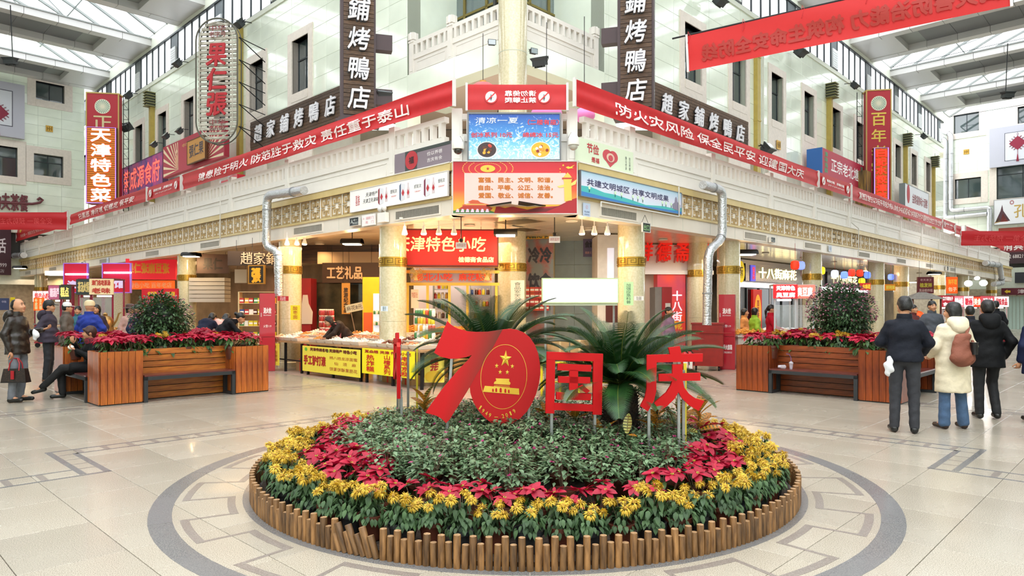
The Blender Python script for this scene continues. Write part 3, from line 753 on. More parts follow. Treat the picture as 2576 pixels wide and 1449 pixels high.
def chrys_mesh():
    b, c = M(), M()
    for i in range(80):
        d = rdir(-.5, 1.); p = Vector((d.x*.017, d.y*.017, d.z*.012))
        o = d.copy(); o.z -= .25; leaf(b, p, o, (0, 0, 1), rnd.uniform(.018, .028), .008, 0, .3, rnd.uniform(.2, .9))
    c.ball((0, 0, .006), .014, .014, .012, 8)
    return b.mesh('petals', m_yel), c.mesh('centre', m_yel2)
CHR = [chrys_mesh() for _ in range(3)]
def chrys_leaves(h):
    b, st = M(), M()
    for i in range(72):
        d = rdir(-.2, .5); L = rnd.uniform(.035, .055); leaf(b, (d.x*.1, d.y*.1, rnd.uniform(.13, .22)), (d.x, d.y, rnd.uniform(-1.4, -.2)), (0, 0, 1), L, L*.6, 0, .25, rnd.uniform(.2, .6), 3)
    for i in range(8):
        d = rdir(.5, 1.); top = Vector((d.x*.09, d.y*.09, .12+h)); st.tube([(0, 0, .1), top*.6 + Vector((0, 0, .05)), top], .0025, 4)
        for j in range(13):
            t = rnd.uniform(.15, .95); p = Vector((top.x*t, top.y*t, .1+(top.z-.1)*t)); o = rdir(-.7, .3); L = rnd.uniform(.04, .068)
            leaf(b, p, o, (0, 0, 1), L, L*.62, 0, .25, rnd.uniform(.5, 1.1), 3)
    return b.mesh('foliage', m_cl), st.mesh('stems', m_stem)
CHL = [chrys_leaves(.15), chrys_leaves(.18), chrys_leaves(.13)]
def chrys(loc, i, label, group, nb=8, sc=1., spread=.085):
    t = thing('potted_chrysanthemum', label, 'potted flower', loc, rnd.uniform(0, 6), group); t.scale = (sc,)*3
    l, s = CHL[i % 3]; put('pot', POT if i % 2 else POTB, t); put('stems', s, t); put('foliage', l, t, kind='stuff')
    for k in range(nb):
        a = 2*pi*k/nb + rnd.uniform(-.4, .4); r = spread*math.sqrt(rnd.uniform(.15, 1)) * 1.15
        p, c = CHR[rnd.randrange(3)]; z = (.27, .30, .25)[i % 3] + rnd.uniform(-.025, .03)
        h = put('blossom', p, t, (r*cos(a), r*sin(a), z), rot=(rnd.uniform(-.5, .5), rnd.uniform(-.5, .5), rnd.uniform(0, 6)), sc=rnd.uniform(.85, 1.15))
        put('centre', c, h)
    return t
def bract_mesh(L, w):
    b = M(); leaf(b, (0, 0, 0), (1, 0, 0), (0, 0, 1), L, w, 0, .22, .22, 4); return b.mesh('bract', m_poi)
BRA = [bract_mesh(.085, .046), bract_mesh(.07, .036), bract_mesh(.05, .026)]
POIF = []
for v in range(3):
    b, st = M(), M()
    for i in range(34):
        a = rnd.uniform(0, 2*pi); z = rnd.uniform(.1, .24); r = rnd.uniform(.02, .09)
        L = rnd.uniform(.05, .085); leaf(b, (r*cos(a), r*sin(a), z), (cos(a), sin(a), rnd.uniform(-.6, .1)), (0, 0, 1), L, L*.5, 0, .2, .5, 3)
    for i in range(5): a = i*1.26; st.tube([(0, 0, .08), (.06*cos(a), .06*sin(a), .16), (.09*cos(a), .09*sin(a), .25)], .0035, 4)
    POIF.append((b.mesh('foliage', m_poig), st.mesh('stems', m_stem)))
CYA = M()
for i in range(7): a = i*.9; CYA.ball((.008*cos(a), .008*sin(a), .004), .004, .004, .005, 6)
CYA = CYA.mesh('flower_cluster', mat('cyathia_yellow_green', '9aa030', .5))
def poinsettia(loc, i, label, group, heads=4, sc=1., lean=None, full=True):
    t = thing('potted_poinsettia', label, 'potted flower', loc, rnd.uniform(0, 6), group); t.scale = (sc,)*3
    l, s = POIF[i % 3]; put('pot', POT, t); put('stems', s, t); put('foliage', l, t, kind='stuff')
    if not full:
        b = M()
    for k in range(heads):
        a = 2*pi*k/heads + rnd.uniform(-.3, .3); r = .085 if heads > 1 else 0
        c = Vector((r*cos(a), r*sin(a), .27 + rnd.uniform(-.03, .02))); tl = Vector((cos(a), sin(a), 0))*.35
        rot = Vector((0, 0, 1)).rotation_difference((Vector((0, 0, 1)) + tl + rdir(-1, 1)*.15).normalized()).to_euler()
        if full: h = thing('flower_head', None, None); h.parent = t; h.location = c; h.rotation_euler = rot; put('flower_cluster', CYA, h)
        nb = 9
        for j in range(nb):
            m = 0 if j < 5 else (1 if j < 8 else 2); aa = j*2.399 + rnd.uniform(-.2, .2); e = (-.05, -.28, -.6)[m] + rnd.uniform(-.2, .25)
            if full: put('bract', BRA[m], h, (0, 0, .002*m), rot=(rnd.uniform(-.3, .3), e, aa), sc=rnd.uniform(.9, 1.15))
            else:
                mx = Matrix.Translation(c) @ rot.to_matrix().to_4x4() @ Matrix.Rotation(aa, 4, 'Z') @ Matrix.Rotation(e, 4, 'Y')
                q = M(); leaf(q, (0, 0, 0), (1, 0, 0), (0, 0, 1), (.085, .07, .05)[m], (.046, .036, .026)[m], 0, .22, .22, 3); b.join(q, mx)
    if not full: b.ob('bracts', m_poi, t, kind='stuff')
    return t

def bedpos(a, r): return (BX + r*cos(R(a)), BY + r*sin(R(a)), .04)
# ring of chrysanthemums just inside the logs
ORD = lambda n: ('next', 'second', 'third', 'fourth', 'fifth', 'sixth', 'seventh', 'eighth', 'ninth', 'tenth', 'eleventh', 'twelfth', 'thirteenth', 'fourteenth', 'fifteenth', 'sixteenth', 'seventeenth', 'eighteenth', 'nineteenth', 'twentieth', 'twenty-first', 'twenty-second', 'twenty-third', 'twenty-fourth', 'twenty-fifth')[min(24, n)]
k = 0
for a in np.arange(172, 372, 5.4):
    near_ = sin(R(a)) < -.15; where = 'left' if cos(R(a)) < -.35 else 'right' if cos(R(a)) > .35 else 'front'
    chrys(bedpos(a+rnd.uniform(-.7, .7), 2.22+rnd.uniform(-.04, .04)), k, 'yellow chrysanthemum pot inside the logs, %s pot %s of the leaning logs' % (ORD(int(abs(a-243)/5.4)), 'left' if a < 243 else 'right'), 'yellow chrysanthemums inside the logs, %s side' % where, nb=6 if where == 'left' else 5, sc=1.12 if where != 'front' else 1.05); k += 1
for a in list(np.arange(146, 205, 6.5)) + list(np.arange(-24, 36, 7)):
    w = 'left' if cos(R(a)) < 0 else 'right'
    chrys(bedpos(a, 2.02 if w == 'right' else 2.08), k, 'yellow chrysanthemum pot in the second row at the %s end of the round bed' % w, 'second row chrysanthemums at the %s end' % w, nb=5, sc=1.2); k += 1
for a in np.arange(96, 150, 7): chrys(bedpos(a, 2.2), k, 'yellow chrysanthemum pot along the far edge of the round bed', 'chrysanthemums along the far edge of the bed', nb=5, sc=1.1); k += 1
# poinsettias inside them
k = 0
for a in list(np.arange(196, 252, 8.2)) + list(np.arange(252, 283, 6.5)) + list(np.arange(286, 352, 9.)):
    where = 'left' if a < 236 else 'right' if a > 300 else 'front'
    poinsettia(bedpos(a, 1.9 + (.03 if k % 2 else -.06)), k, 'red poinsettia pot, %s %s of the leaning logs in the row behind the chrysanthemums' % (ORD(int(abs(k-6.5))), 'left' if k < 7 else 'right'), 'red poinsettias in the round bed, %s part' % where, heads=4 if where != 'front' else 3, sc=1.2 if where != 'front' else 1.08); k += 1
for a, r in ((186, 1.78), (178, 1.82), (168, 1.9), (160, 1.92), (-2, 1.86), (8, 1.9), (18, 1.95), (206, 1.7), (214, 1.66), (222, 1.62), (-24, 1.62), (-34, 1.6)):
    poinsettia(bedpos(a, r), k, 'red poinsettia pot at the %s of the round bed, in the inner row' % ('left end' if cos(R(a)) < 0 else 'right end'), 'inner red poinsettias at the %s of the bed' % ('left end' if cos(R(a)) < 0 else 'right end'), sc=1.3); k += 1
# green field of leafy pots
k = 0
pts = []
for i in range(2600):
    a = rnd.uniform(0, 2*pi); r = 1.95*math.sqrt(rnd.random()); x, y = r*cos(a), r*sin(a)
    if y < 0 and r > 1.62 and not (150 < math.degrees(a) % 360 < 195): continue
    if r > 1.72 and (math.degrees(a) % 360 < 25 or math.degrees(a) % 360 > 150): continue
    if (x-1.0)**2 + (y+.05)**2 < .3**2 or (x+.25)**2 + (y-.9)**2 < .3**2: continue
    if all((x-p)**2+(y-q)**2 > .205**2 for p, q in pts): pts.append((x, y))
for x, y in pts:
    zone = 'front part' if y < -.6 else 'middle' if y < .5 else 'back part'
    z = .04 + .12*max(0, 1-math.hypot(x, y)/1.7)
    bush((BX+x, BY+y, z), 1.0 + .12*rnd.random(), k, 'leafy green bougainvillea pot, one of many in the %s of the round bed' % zone, 'leafy green pots in the %s of the bed' % zone); k += 1
# crotons round the palms
def croton_mesh(L, w, m1, m2):
    b = M(); n = 14
    for i in range(n):
        t0, t1 = i/n, (i+1)/n
        W_ = lambda t: w*.5*(sin(pi*min(1, t*.95+.05))**.7) + .001
        z = lambda t: -.28*L*t*t
        for sx in (-1, 1):
            for q0, q1, mm in ((0, .12, 1), (.12, 1, 1 if i % 2 and i < 12 else 0)):
                v = [(L*t0, sx*W_(t0)*q0, z(t0)+W_(t0)*q0*.25), (L*t1, sx*W_(t1)*q0, z(t1)+W_(t1)*q0*.25), (L*(t1 if mm == 0 else t1+.02), sx*W_(t1)*q1, z(t1)+W_(t1)*q1*.25), (L*(t0+.0), sx*W_(t0)*q1, z(t0)+W_(t0)*q1*.25)]
                b.add(v, [(0, 1, 2, 3) if sx > 0 else (3, 2, 1, 0)], mm)
    return b.mesh('leaf', [m1, m2])
m_crO = mat('croton_leaf_orange', 'b0642a', .35, c2='7a7a2c', vs=6, tl=.2); objvar(m_crO, .3)
m_crY = mat('croton_leaf_yellow', 'd8cf78', .4, c2='a8b050', vs=8, tl=.2)
CRO = [croton_mesh(.2, .075, m_crA, m_crB), croton_mesh(.17, .06, m_crO, m_crB), croton_mesh(.19, .08, m_crY, m_crA)]
def croton(x, y, label, n=16, sc=1., mix=(0, 1, 1, 0, 2)):
    t = thing('potted_croton', label, 'potted plant', (x, y, .05), rnd.uniform(0, 6), None); t.scale = (sc,)*3
    put('pot', POTB, t); M().tube([(0, 0, .1), (.01, 0, .3), (0, .01, .42)], [.008, .006, .004], 6).ob('stem', m_stem, t)
    for k in range(n):
        a = k*2.399; z = .2 + .24*k/n; e = -R(5 + 62*k/n) + rnd.uniform(-.15, .15)
        put('leaf', CRO[mix[rnd.randrange(len(mix))]], t, (0, 0, z), rot=(rnd.uniform(-.4, .4), e, a), sc=rnd.uniform(.8, 1.1))
    return t
for x, y, lab, n, sc, mx in [
    (-.95, 7.45, 'orange and green croton left of the big 70 sign', 18, 1.25, (1, 1, 0, 1, 2)), (-.65, 7.25, 'orange croton close behind the foot of the big 70 sign', 16, 1.1, (1, 0, 1)),
    (.0, 7.0, 'croton with a pale yellow leaf between the 7 and the 0', 12, 1.0, (2, 0, 0)), (.35, 6.85, 'dark croton behind the round part of the 70', 14, 1.1, (0, 1)),
    (.62, 6.75, 'croton seen under the 国 character plate', 14, 1.1, (0, 1, 1)), (.82, 6.2, 'green croton leaning over the palm pot rim on its left', 12, 1.0, (0, 0, 1)),
    (1.0, 6.02, 'young croton with one upright cream-veined leaf before the palm trunk', 3, 1.0, (2,)), (1.35, 6.45, 'orange croton right of the palm trunk', 16, 1.15, (1, 1, 0)),
    (1.62, 6.55, 'large orange-yellow croton under the 庆 character plate', 18, 1.3, (1, 1, 2)), (1.85, 6.75, 'broad-leaved bronze croton right of the 庆 plate', 16, 1.25, (1, 0)),
    (1.5, 7.1, 'tall croton behind the 庆 character plate', 16, 1.3, (0, 1)), (.95, 7.3, 'green croton behind the palm trunk', 14, 1.2, (0, 0, 1)), (-.3, 7.6, 'yellow-green croton under the left palm', 14, 1.2, (0, 2, 1))]:
    croton(x, y, lab, n, sc, mx)
t = thing('croton_leaf_cluster', 'single upright cream-veined croton leaf in front of the palm trunk', 'leaf', (1.0, 5.95, .3)); put('leaf', CRO[2], t, (0, 0, .2), rot=(0, R(-75), R(70)), sc=.95); put('leaf', CRO[1], t, (0, 0, .18), rot=(.3, R(-20), R(-60)), sc=.7)
M().tube([(0, 0, -.2), (0, 0, .2)], .005, 5).ob('stem', m_stem, t)

# ---------------------------------------------------------------- cycads
def frond_mesh(L, bend, lift, n=64, lw=.15):
    b, r = M(), M(); pts = []
    for i in range(n+1):
        t = i/n; ang = lift - bend*t*t
        pts.append(Vector((0, 0, 0)) if i == 0 else pts[-1] + Vector((cos(ang), 0, sin(ang)))*(L/n))
    r.tube(pts[::4], [.008*(1-.8*i/(len(pts[::4])-1)) for i in range(len(pts[::4]))], 5)
    for i in range(5, n):
        t = i/n; p = pts[i]; d = (pts[i+1]-pts[i-1]).normalized(); up = Vector((-d.z, 0, d.x))
        ll = lw*(sin(pi*min(1, .12+t*.88))**.55)*rnd.uniform(.92, 1.05) + .015
        for s in (-1, 1):
            o = (Vector((0, s, 0)) + d*(.45+.45*t) + up*.3).normalized()
            side = (d*.9 - up*.1).normalized(); w = .0046
            q = p + o*ll*.55; e = p + o*ll - up*ll*.12 + d*ll*.08
            b.add([p - side*w, p + side*w, q + side*w*.9, q - side*w*.9, e], [(0, 1, 2, 3), (3, 2, 4)])
    return b.mesh('leaflets', m_palm, smooth=False), r.mesh('rachis', m_rach)
FRO = [frond_mesh(1.0, .8, 0, 84, .19), frond_mesh(.9, 1.1, 0, 80, .18), frond_mesh(.8, 1.4, 0, 54, .13)]
def cycad(x, y, zc, label, n, sc, rtr=.14, ztr=.32, seed=1, droop=()):
    rr = random.Random(seed)
    t = thing('potted_cycad', label, 'palm', (x, y, 0))
    M().lathe([(.24, 0), (.33, .3), (.36, .3), (.36, .34), (.32, .34), (.31, .3), (.01, .3)], 28).ob('pot', mat('dark_glazed_pot', '3a3a34', .2, coat=.5), t)
    b = M().lathe([(rtr*.9, .28), (rtr, .45), (rtr*1.0, zc-.12), (rtr*.7, zc-.02), (.02, zc+.02)], 18)
    for i in range(420):
        a = i*2.399; z = .3 + (zc-.36)*i/420; r = rtr; d = Vector((cos(a), sin(a), .55))
        leaf(b, (r*.92*cos(a), r*.92*sin(a), z), d, (0, 0, 1), .05, .026, 0, .4, -.2)
    b.ob('trunk', m_trunk, t)
    for k in range(n):
        a = k*2.399 + rr.uniform(-.12, .12); e = R(78) - R(74)*((k+.5)/n)**.9
        f, rc = FRO[rr.randrange(2)]
        h = thing('frond', None, None); h.parent = t; h.location = (.04*cos(a), .04*sin(a), zc); h.rotation_euler = (Matrix.Rotation(a, 4, 'Z') @ Matrix.Rotation(-e, 4, 'Y') @ Matrix.Rotation(rr.uniform(-.3, .3), 4, 'X')).to_euler(); s = sc*rr.uniform(.88, 1.06)*(1.0 if k > n*.25 else .86); h.scale = (s,)*3
        put('leaflets', f, h, kind='stuff'); put('rachis', rc, h)
    for a, e, s in droop:
        h = thing('frond', None, None); h.parent = t; h.location = (0, 0, zc-.02); h.rotation_euler = (Matrix.Rotation(R(a), 4, 'Z') @ Matrix.Rotation(-R(e), 4, 'Y')).to_euler(); h.scale = (s,)*3
        put('leaflets', FRO[2][0], h, kind='stuff'); put('rachis', FRO[2][1], h)
    return t
cycad(1.05, 6.62, .86, 'cycad palm with thick dark trunk between the 国 and 庆 plates', 50, .98, .17, seed=3, droop=((-95, -25, .42), (-135, -10, .45), (175, -20, .5), (-20, -12, .9), (10, -22, .8)))
cycad(-.22, 7.5, 1.02, 'cycad palm behind the big 70 sign', 40, 1.1, .15, seed=5, droop=((185, -2, 1.0), (200, -8, .95), (170, 4, 1.)))

# ---------------------------------------------------------------- the 70 sign and the two character plates
def trace(pts, ox, oy, k, Y, base):
    """outline measured on the photograph, turned into metres on a board at distance Y"""
    out = []
    for x, y in pts:
        X, _, Z = at(ox + x/k, oy + y/k, Y); out.append((X-base[0], Z-base[1]))
    return out
k7, o7 = 4.026, (960, 740); Y7 = 6.3; b7 = (at(1235, 940, Y7)[0], 0.)
T7 = lambda p: trace(p, o7[0], o7[1], k7, Y7, b7)
seven = [(667, 270), (700, 305), (740, 332), (780, 350), (870, 376), (960, 383), (1080, 380), (1160, 368), (1225, 358), (1180, 440), (1110, 570), (1030, 700), (940, 850), (893, 940), (800, 1090), (690, 1265), (655, 1300), (610, 1255), (560, 1225), (450, 1193), (500, 1115), (640, 925), (780, 762), (880, 660), (915, 614), (860, 635), (780, 650), (690, 652), (600, 630), (535, 590), (570, 505), (600, 440), (640, 340)]
zero = [(1225, 358), (1300, 350), (1370, 360), (1440, 388), (1500, 435), (1550, 510), (1585, 600), (1603, 700), (1607, 800), (1595, 900), (1565, 1010), (1520, 1110), (1470, 1190), (1400, 1260), (1330, 1305), (1250, 1327), (1180, 1325), (1110, 1300), (1040, 1245), (980, 1175), (930, 1090), (900, 1000), (893, 940), (940, 850), (1030, 700), (1110, 570), (1180, 440)]
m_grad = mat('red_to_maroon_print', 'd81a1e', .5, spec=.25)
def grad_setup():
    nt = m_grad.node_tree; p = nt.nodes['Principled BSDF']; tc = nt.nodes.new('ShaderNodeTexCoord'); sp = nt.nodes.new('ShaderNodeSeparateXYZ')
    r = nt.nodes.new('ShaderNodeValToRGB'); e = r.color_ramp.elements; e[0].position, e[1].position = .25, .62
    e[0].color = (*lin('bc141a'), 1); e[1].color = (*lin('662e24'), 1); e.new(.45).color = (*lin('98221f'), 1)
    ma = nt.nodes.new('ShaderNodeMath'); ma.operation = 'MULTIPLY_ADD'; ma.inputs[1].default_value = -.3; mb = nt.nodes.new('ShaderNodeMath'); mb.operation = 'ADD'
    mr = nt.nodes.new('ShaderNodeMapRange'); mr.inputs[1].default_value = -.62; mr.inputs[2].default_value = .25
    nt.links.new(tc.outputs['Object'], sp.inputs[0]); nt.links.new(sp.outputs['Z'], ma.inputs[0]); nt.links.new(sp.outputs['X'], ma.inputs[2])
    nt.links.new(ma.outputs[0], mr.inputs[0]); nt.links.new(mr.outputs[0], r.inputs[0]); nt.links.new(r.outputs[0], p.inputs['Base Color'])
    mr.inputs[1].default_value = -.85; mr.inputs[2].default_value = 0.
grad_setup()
t70 = thing('number_sign', 'big red number 70 sign with gold emblem and 1949 to 2019 lettering', 'sign', (b7[0], Y7, 0), R(3))
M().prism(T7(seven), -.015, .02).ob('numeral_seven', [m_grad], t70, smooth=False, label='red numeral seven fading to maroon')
M().prism(T7(zero), -.019, .02).ob('numeral_zero', m_sred if False else mat('zero_red', 'a81418', .5, spec=.25), t70, smooth=False, label='red oval numeral zero with gold emblem')
ey = -.021
c = T7([(1237, 835)])[0]; rx = 233/k7/FPX*Y7; rz = 325/k7/FPX*Y7
rg = M(); n = 64
for i in range(n):
    a0, a1 = 2*pi*i/n, 2*pi*(i+1)/n; tl_ = lambda a, q: (c[0] + (rx+q)*cos(a)*1.0 + .012*sin(a), ey, c[1] + (rz+q)*sin(a))
    rg.add([tl_(a0, -.0018), tl_(a1, -.0018), tl_(a1, .0018), tl_(a0, .0018)], [(0, 1, 2, 3)])
rg.ob('gold_oval_line', m_sgold, t70, smooth=False)
def star(cx, cz, r, y, rot=0., sk=1.):
    p = [(cx + (r if i % 2 == 0 else r*.4)*cos(pi/2 + rot + i*pi/5)*sk, cz + (r if i % 2 == 0 else r*.4)*sin(pi/2 + rot + i*pi/5)) for i in range(10)]
    b = M(); b.add([(x, y, z) for x, z in p] + [(cx, y-.006*r/.06, cz)], [(i, (i+1) % 10, 10) for i in range(10)]); return b
q = T7([(1254, 655)])[0]; star(q[0], q[1], 88/k7/FPX*Y7, ey, R(-4), .72).ob('large_star', m_sgold, t70, smooth=False)
for p in ((1165, 725), (1200, 788), (1272, 790), (1323, 730)): q = T7([p])[0]; star(q[0], q[1], 26/k7/FPX*Y7, ey, R(-4), .8).ob('small_star', m_sgold, t70, smooth=False)
g = M().prism(T7([(1155, 850), (1292, 856), (1290, 880), (1305, 898), (1298, 918), (1135, 906), (1142, 885), (1160, 876)]), ey-.001, ey)
g.prism(T7([(1045, 925), (1390, 955), (1393, 1018), (1345, 1013), (1025, 985)]), ey-.001, ey)
for i in range(12): x = 1142 + i*13; g.prism(T7([(x, 914+i), (x+6, 914.5+i), (x+6, 922+i), (x, 921.5+i)]), ey-.001, ey)
g.prism(T7([(1135, 927), (1300, 940), (1300, 944), (1135, 931)]), ey-.001, ey)
g.ob('gate_tower_emblem', m_sgold, t70, smooth=False)
g = M()
for i, (x, y, w, h) in enumerate([(1127, 972, 16, 34), (1160, 970, 18, 42), (1205, 972, 22, 50), (1252, 978, 18, 44), (1287, 984, 16, 38)]):
    g.prism(T7([(x-w/2, y+h/2-4), (x-w/2, y-h/4), (x-w/4, y-h/2), (x+w/4, y-h/2), (x+w/2, y-h/4), (x+w/2, y+h/2-2)]), ey-.0022, ey-.001)
g.ob('gate_arches', mat('zero_red', ''), t70, smooth=False)
for i, chh in enumerate('1949—2019'):
    px, py, an = [(1000, 1143, -33), (1028, 1178, -27), (1062, 1203, -20), (1096, 1222, -14), (1160, 1242, -2), (1228, 1232, 12), (1266, 1222, 17), (1305, 1205, 22), (1342, 1182, 28)][i]
    q = T7([(px, py)])[0]; m_ = text(chh, 0, 0, .012 if chh == '1' else .032 if chh == '—' else .019, .004 if chh == '—' else .037, 0, m_sgold, bold=.0006, ret=True)
    put('lettering', m_.mesh('numeral', m_sgold, smooth=False), t70, (q[0], ey-.0005, q[1]), rot=(0, -R(an), 0))
def leg(par, px, py0, py1, Y, base, w=.012, px1=None, d=.03):
    a = at(px, py0, Y); b = at(px1 or px, py1, Y); x0, x1 = a[0]-base[0], b[0]-base[0]
    M().add([(x0+s*w, d+q*w, a[2]) for s, q in ((-1, -1), (1, -1), (1, 1), (-1, 1))] + [(x1+s*w, d+q*w, b[2]) for s, q in ((-1, -1), (1, -1), (1, 1), (-1, 1))], [(0, 1, 2, 3), (7, 6, 5, 4), (0, 4, 5, 1), (1, 5, 6, 2), (2, 6, 7, 3), (3, 7, 4, 0)]).ob('steel_leg', m_galv, par, smooth=False)
leg(t70, 1140, 840, 1180, Y7, b7, px1=1118); leg(t70, 1332, 1030, 1200, Y7, b7, px1=1318); leg(t70, 1322, 1045, 1200, Y7, b7, px1=1345, d=.2)
k8, o8 = 3.622, (1340, 740)
def plate(name, label, polys, Y, cx, rz, legs, holes=None, back=()):
    base = (at(cx, 900, Y)[0], 0.); T = lambda p: trace(p, o8[0], o8[1], k8, Y, base)
    t = thing(name, label, 'sign', (base[0], Y, 0), rz)
    b = M()
    for p in polys: b.prism(T(p), -.018, .018)
    b.ob('character', m_sred, t, smooth=False)
    for x0, y0, x1, y1 in back:
        q = T([(x0, y0), (x1, y1)]); M().box(q[0][0], q[1][0], .02, .035, q[1][1], q[0][1]).ob('steel_bar', m_galv, t, smooth=False)
    for px, py0, py1 in legs: leg(t, px, py0, py1, Y, base)
    return t
guo = [[(125, 522), (643, 545), (641, 616), (124, 594)], [(124, 590), (200, 594), (192, 1082), (113, 1078)], [(553, 610), (641, 614), (630, 1101), (547, 1098)], [(190, 986), (547, 1008), (547, 1070), (190, 1050)],
       [(225, 630), (535, 646), (532, 706), (222, 690)], [(230, 745), (524, 758), (522, 815), (230, 803)], [(212, 890), (533, 908), (530, 968), (210, 955)], [(333, 688), (412, 692), (408, 902), (329, 896)], [(412, 845), (450, 822), (522, 882), (490, 905), (412, 852)]]
qing = [[(1235, 487), (1336, 473), (1354, 546), (1250, 549)], [(1040, 553), (1545, 540), (1541, 612), (1040, 622)], [(1040, 600), (1128, 600), (1124, 880), (1105, 965), (1048, 1068), (980, 1020), (1022, 940), (1038, 860)],
        [(1148, 728), (1522, 715), (1522, 785), (1148, 792)], [(1270, 640), (1362, 638), (1362, 790), (1270, 790)], [(1270, 785), (1255, 830), (1215, 895), (1105, 990), (1158, 1063), (1225, 1015), (1290, 950), (1328, 885), (1340, 785)], [(1300, 785), (1362, 785), (1378, 850), (1420, 905), (1475, 945), (1558, 970), (1505, 1060), (1420, 1010), (1355, 945), (1322, 885)]]
pg = plate('character_sign', 'red 国 character plate on two thin steel legs', guo, 6.05, 1445, R(6), [(1388, 1030, 1200), (1499, 1040, 1200)], back=((200, 668, 560, 684), (200, 905, 560, 920)))
pq = plate('character_sign', 'red 庆 character plate on steel legs, right of the palm', qing, 5.85, 1690, R(-2), [(1634, 1025, 1200), (1709, 905, 1200)], back=())
M().box(.11, .135, .1, .125, .2, 1.05).ob('steel_leg', m_galv, pq, smooth=False); M().box(.145, .17, .2, .22, .2, 1.1).ob('yellow_post', flat('d8c42c'), pq, smooth=False)
d1 = dup(pg, (-1.22, 7.35, .0), R(-80), 'red 国 character plate turned edge-on, left of the big 70 sign'); d2 = dup(pq, (-1.33, 7.9, .04), R(-74), 'red 庆 character plate turned edge-on behind the other one on the left')
# ---------------------------------------------------------------- signs, banners, ducts and fittings on the building
m_wood = mat('charred_brown_plank', '33241a', .6, c2='6e5138', vs=7, stretch=(1.2, 8, 9), bump=.4, bs=30, ramp=(.3, .75)); objvar(m_wood, .3)
m_brown = mat('dark_plum_metal', '3d2a2c', .5)
m_board = lambda c, e=0.: flat(c, e)
def sign(name, label, fr, s0, s1, z0, z1, d, c, texts=(), depth=.08, fc=None, fw=.03, lit=0., cat='sign', group=None, tilt=0., mats=None):
    """a board on a facade; texts: (string, fx, fz, fw, fh, colour[, options])"""
    w, h = s1-s0, z1-z0
    t = thing(name, label, cat, fr.P(s0, z0, d), fr.a, group)
    if tilt: t.rotation_euler = (tilt, 0, fr.a)
    M().box(0, w, -depth, 0, 0, h).ob('board', mats or flat(c, lit), t, smooth=False)
    if fc: M().box(-fw, w+fw, -depth-.012, 0, -fw, 0).box(-fw, w+fw, -depth-.012, 0, h, h+fw).box(-fw, 0, -depth-.012, 0, 0, h).box(w, w+fw, -depth-.012, 0, 0, h).ob('frame', flat(fc) if isinstance(fc, str) else fc, t, smooth=False)
    for q in texts: put_text(t, w, h, -depth, q)
    return t
def put_text(t, w, h, y, q):
    o = dict(q[6]) if len(q) > 6 else {}
    e = o.pop('lit', 0.)
    mm = flat(q[5], e) if isinstance(q[5], str) else q[5]
    ob = text(q[0], w*q[1], h*q[2], w*q[3], h*q[4], y-.004, mm, t, **o)
    return ob
def spx(fr, d, x0, y0, x1, y1): a = fr.at(x0, y0, d); b = fr.at(x0, y1, d); c = fr.at(x1, y0, d); return a[0], c[0], b[1], a[1]
def disc(t, cx, cz, r, y, c, n=24, rz=None, name='disc', e=0.):
    rz = rz or r; return M().prism([(cx+r*cos(2*pi*i/n), cz+rz*sin(2*pi*i/n)) for i in range(n)], y-.004, y).ob(name, flat(c, e) if isinstance(c, str) else c, t, smooth=False)
def shp(t, pts, w, h, y, c, name='print', th=.002):
    return M().prism([(p[0]*w, p[1]*h) for p in pts], y-th, y).ob(name, flat(c) if isinstance(c, str) else c, t, smooth=False)
def banner(name, label, fr, s0, s1, z0, z1, d, txts=(), amp=.018, freq=3.2, m=None, cat='banner', group=None, sag=0.):
    w, h = s1-s0, z1-z0; ph = rnd.uniform(0, 6)
    def wv(x, z): return -(amp*sin(2*pi*freq*z/h*.5 + 1.3*x*.35 + ph) + amp*.5*sin(x*2.1+z*9+ph)) 
    zz = lambda x, z: z - sag*sin(pi*min(1, max(0, x/w)))
    t = thing(name, label, cat, fr.P(s0, z0, d), fr.a, group)
    M().grid(lambda a, b: (a*w, wv(a*w, b*h), zz(a*w, b*h)), max(6, int(w*4)), 14).ob('cloth', m or m_red, t)
    for x in (0, w): M().box(x-.02, x+.02, -.03, .03, -.02, h+.03).ob('end_batten', flat('d8d2ce'), t, smooth=False)
    for q in txts:
        o = dict(q[6]) if len(q) > 6 else {}
        text(q[0], w*q[1], h*q[2], w*q[3], h*q[4], 0, flat(q[5]), t, curve=lambda p: (p[0], wv(p[0], p[2])-.022, zz(p[0], p[2])), **o)
    return t, wv
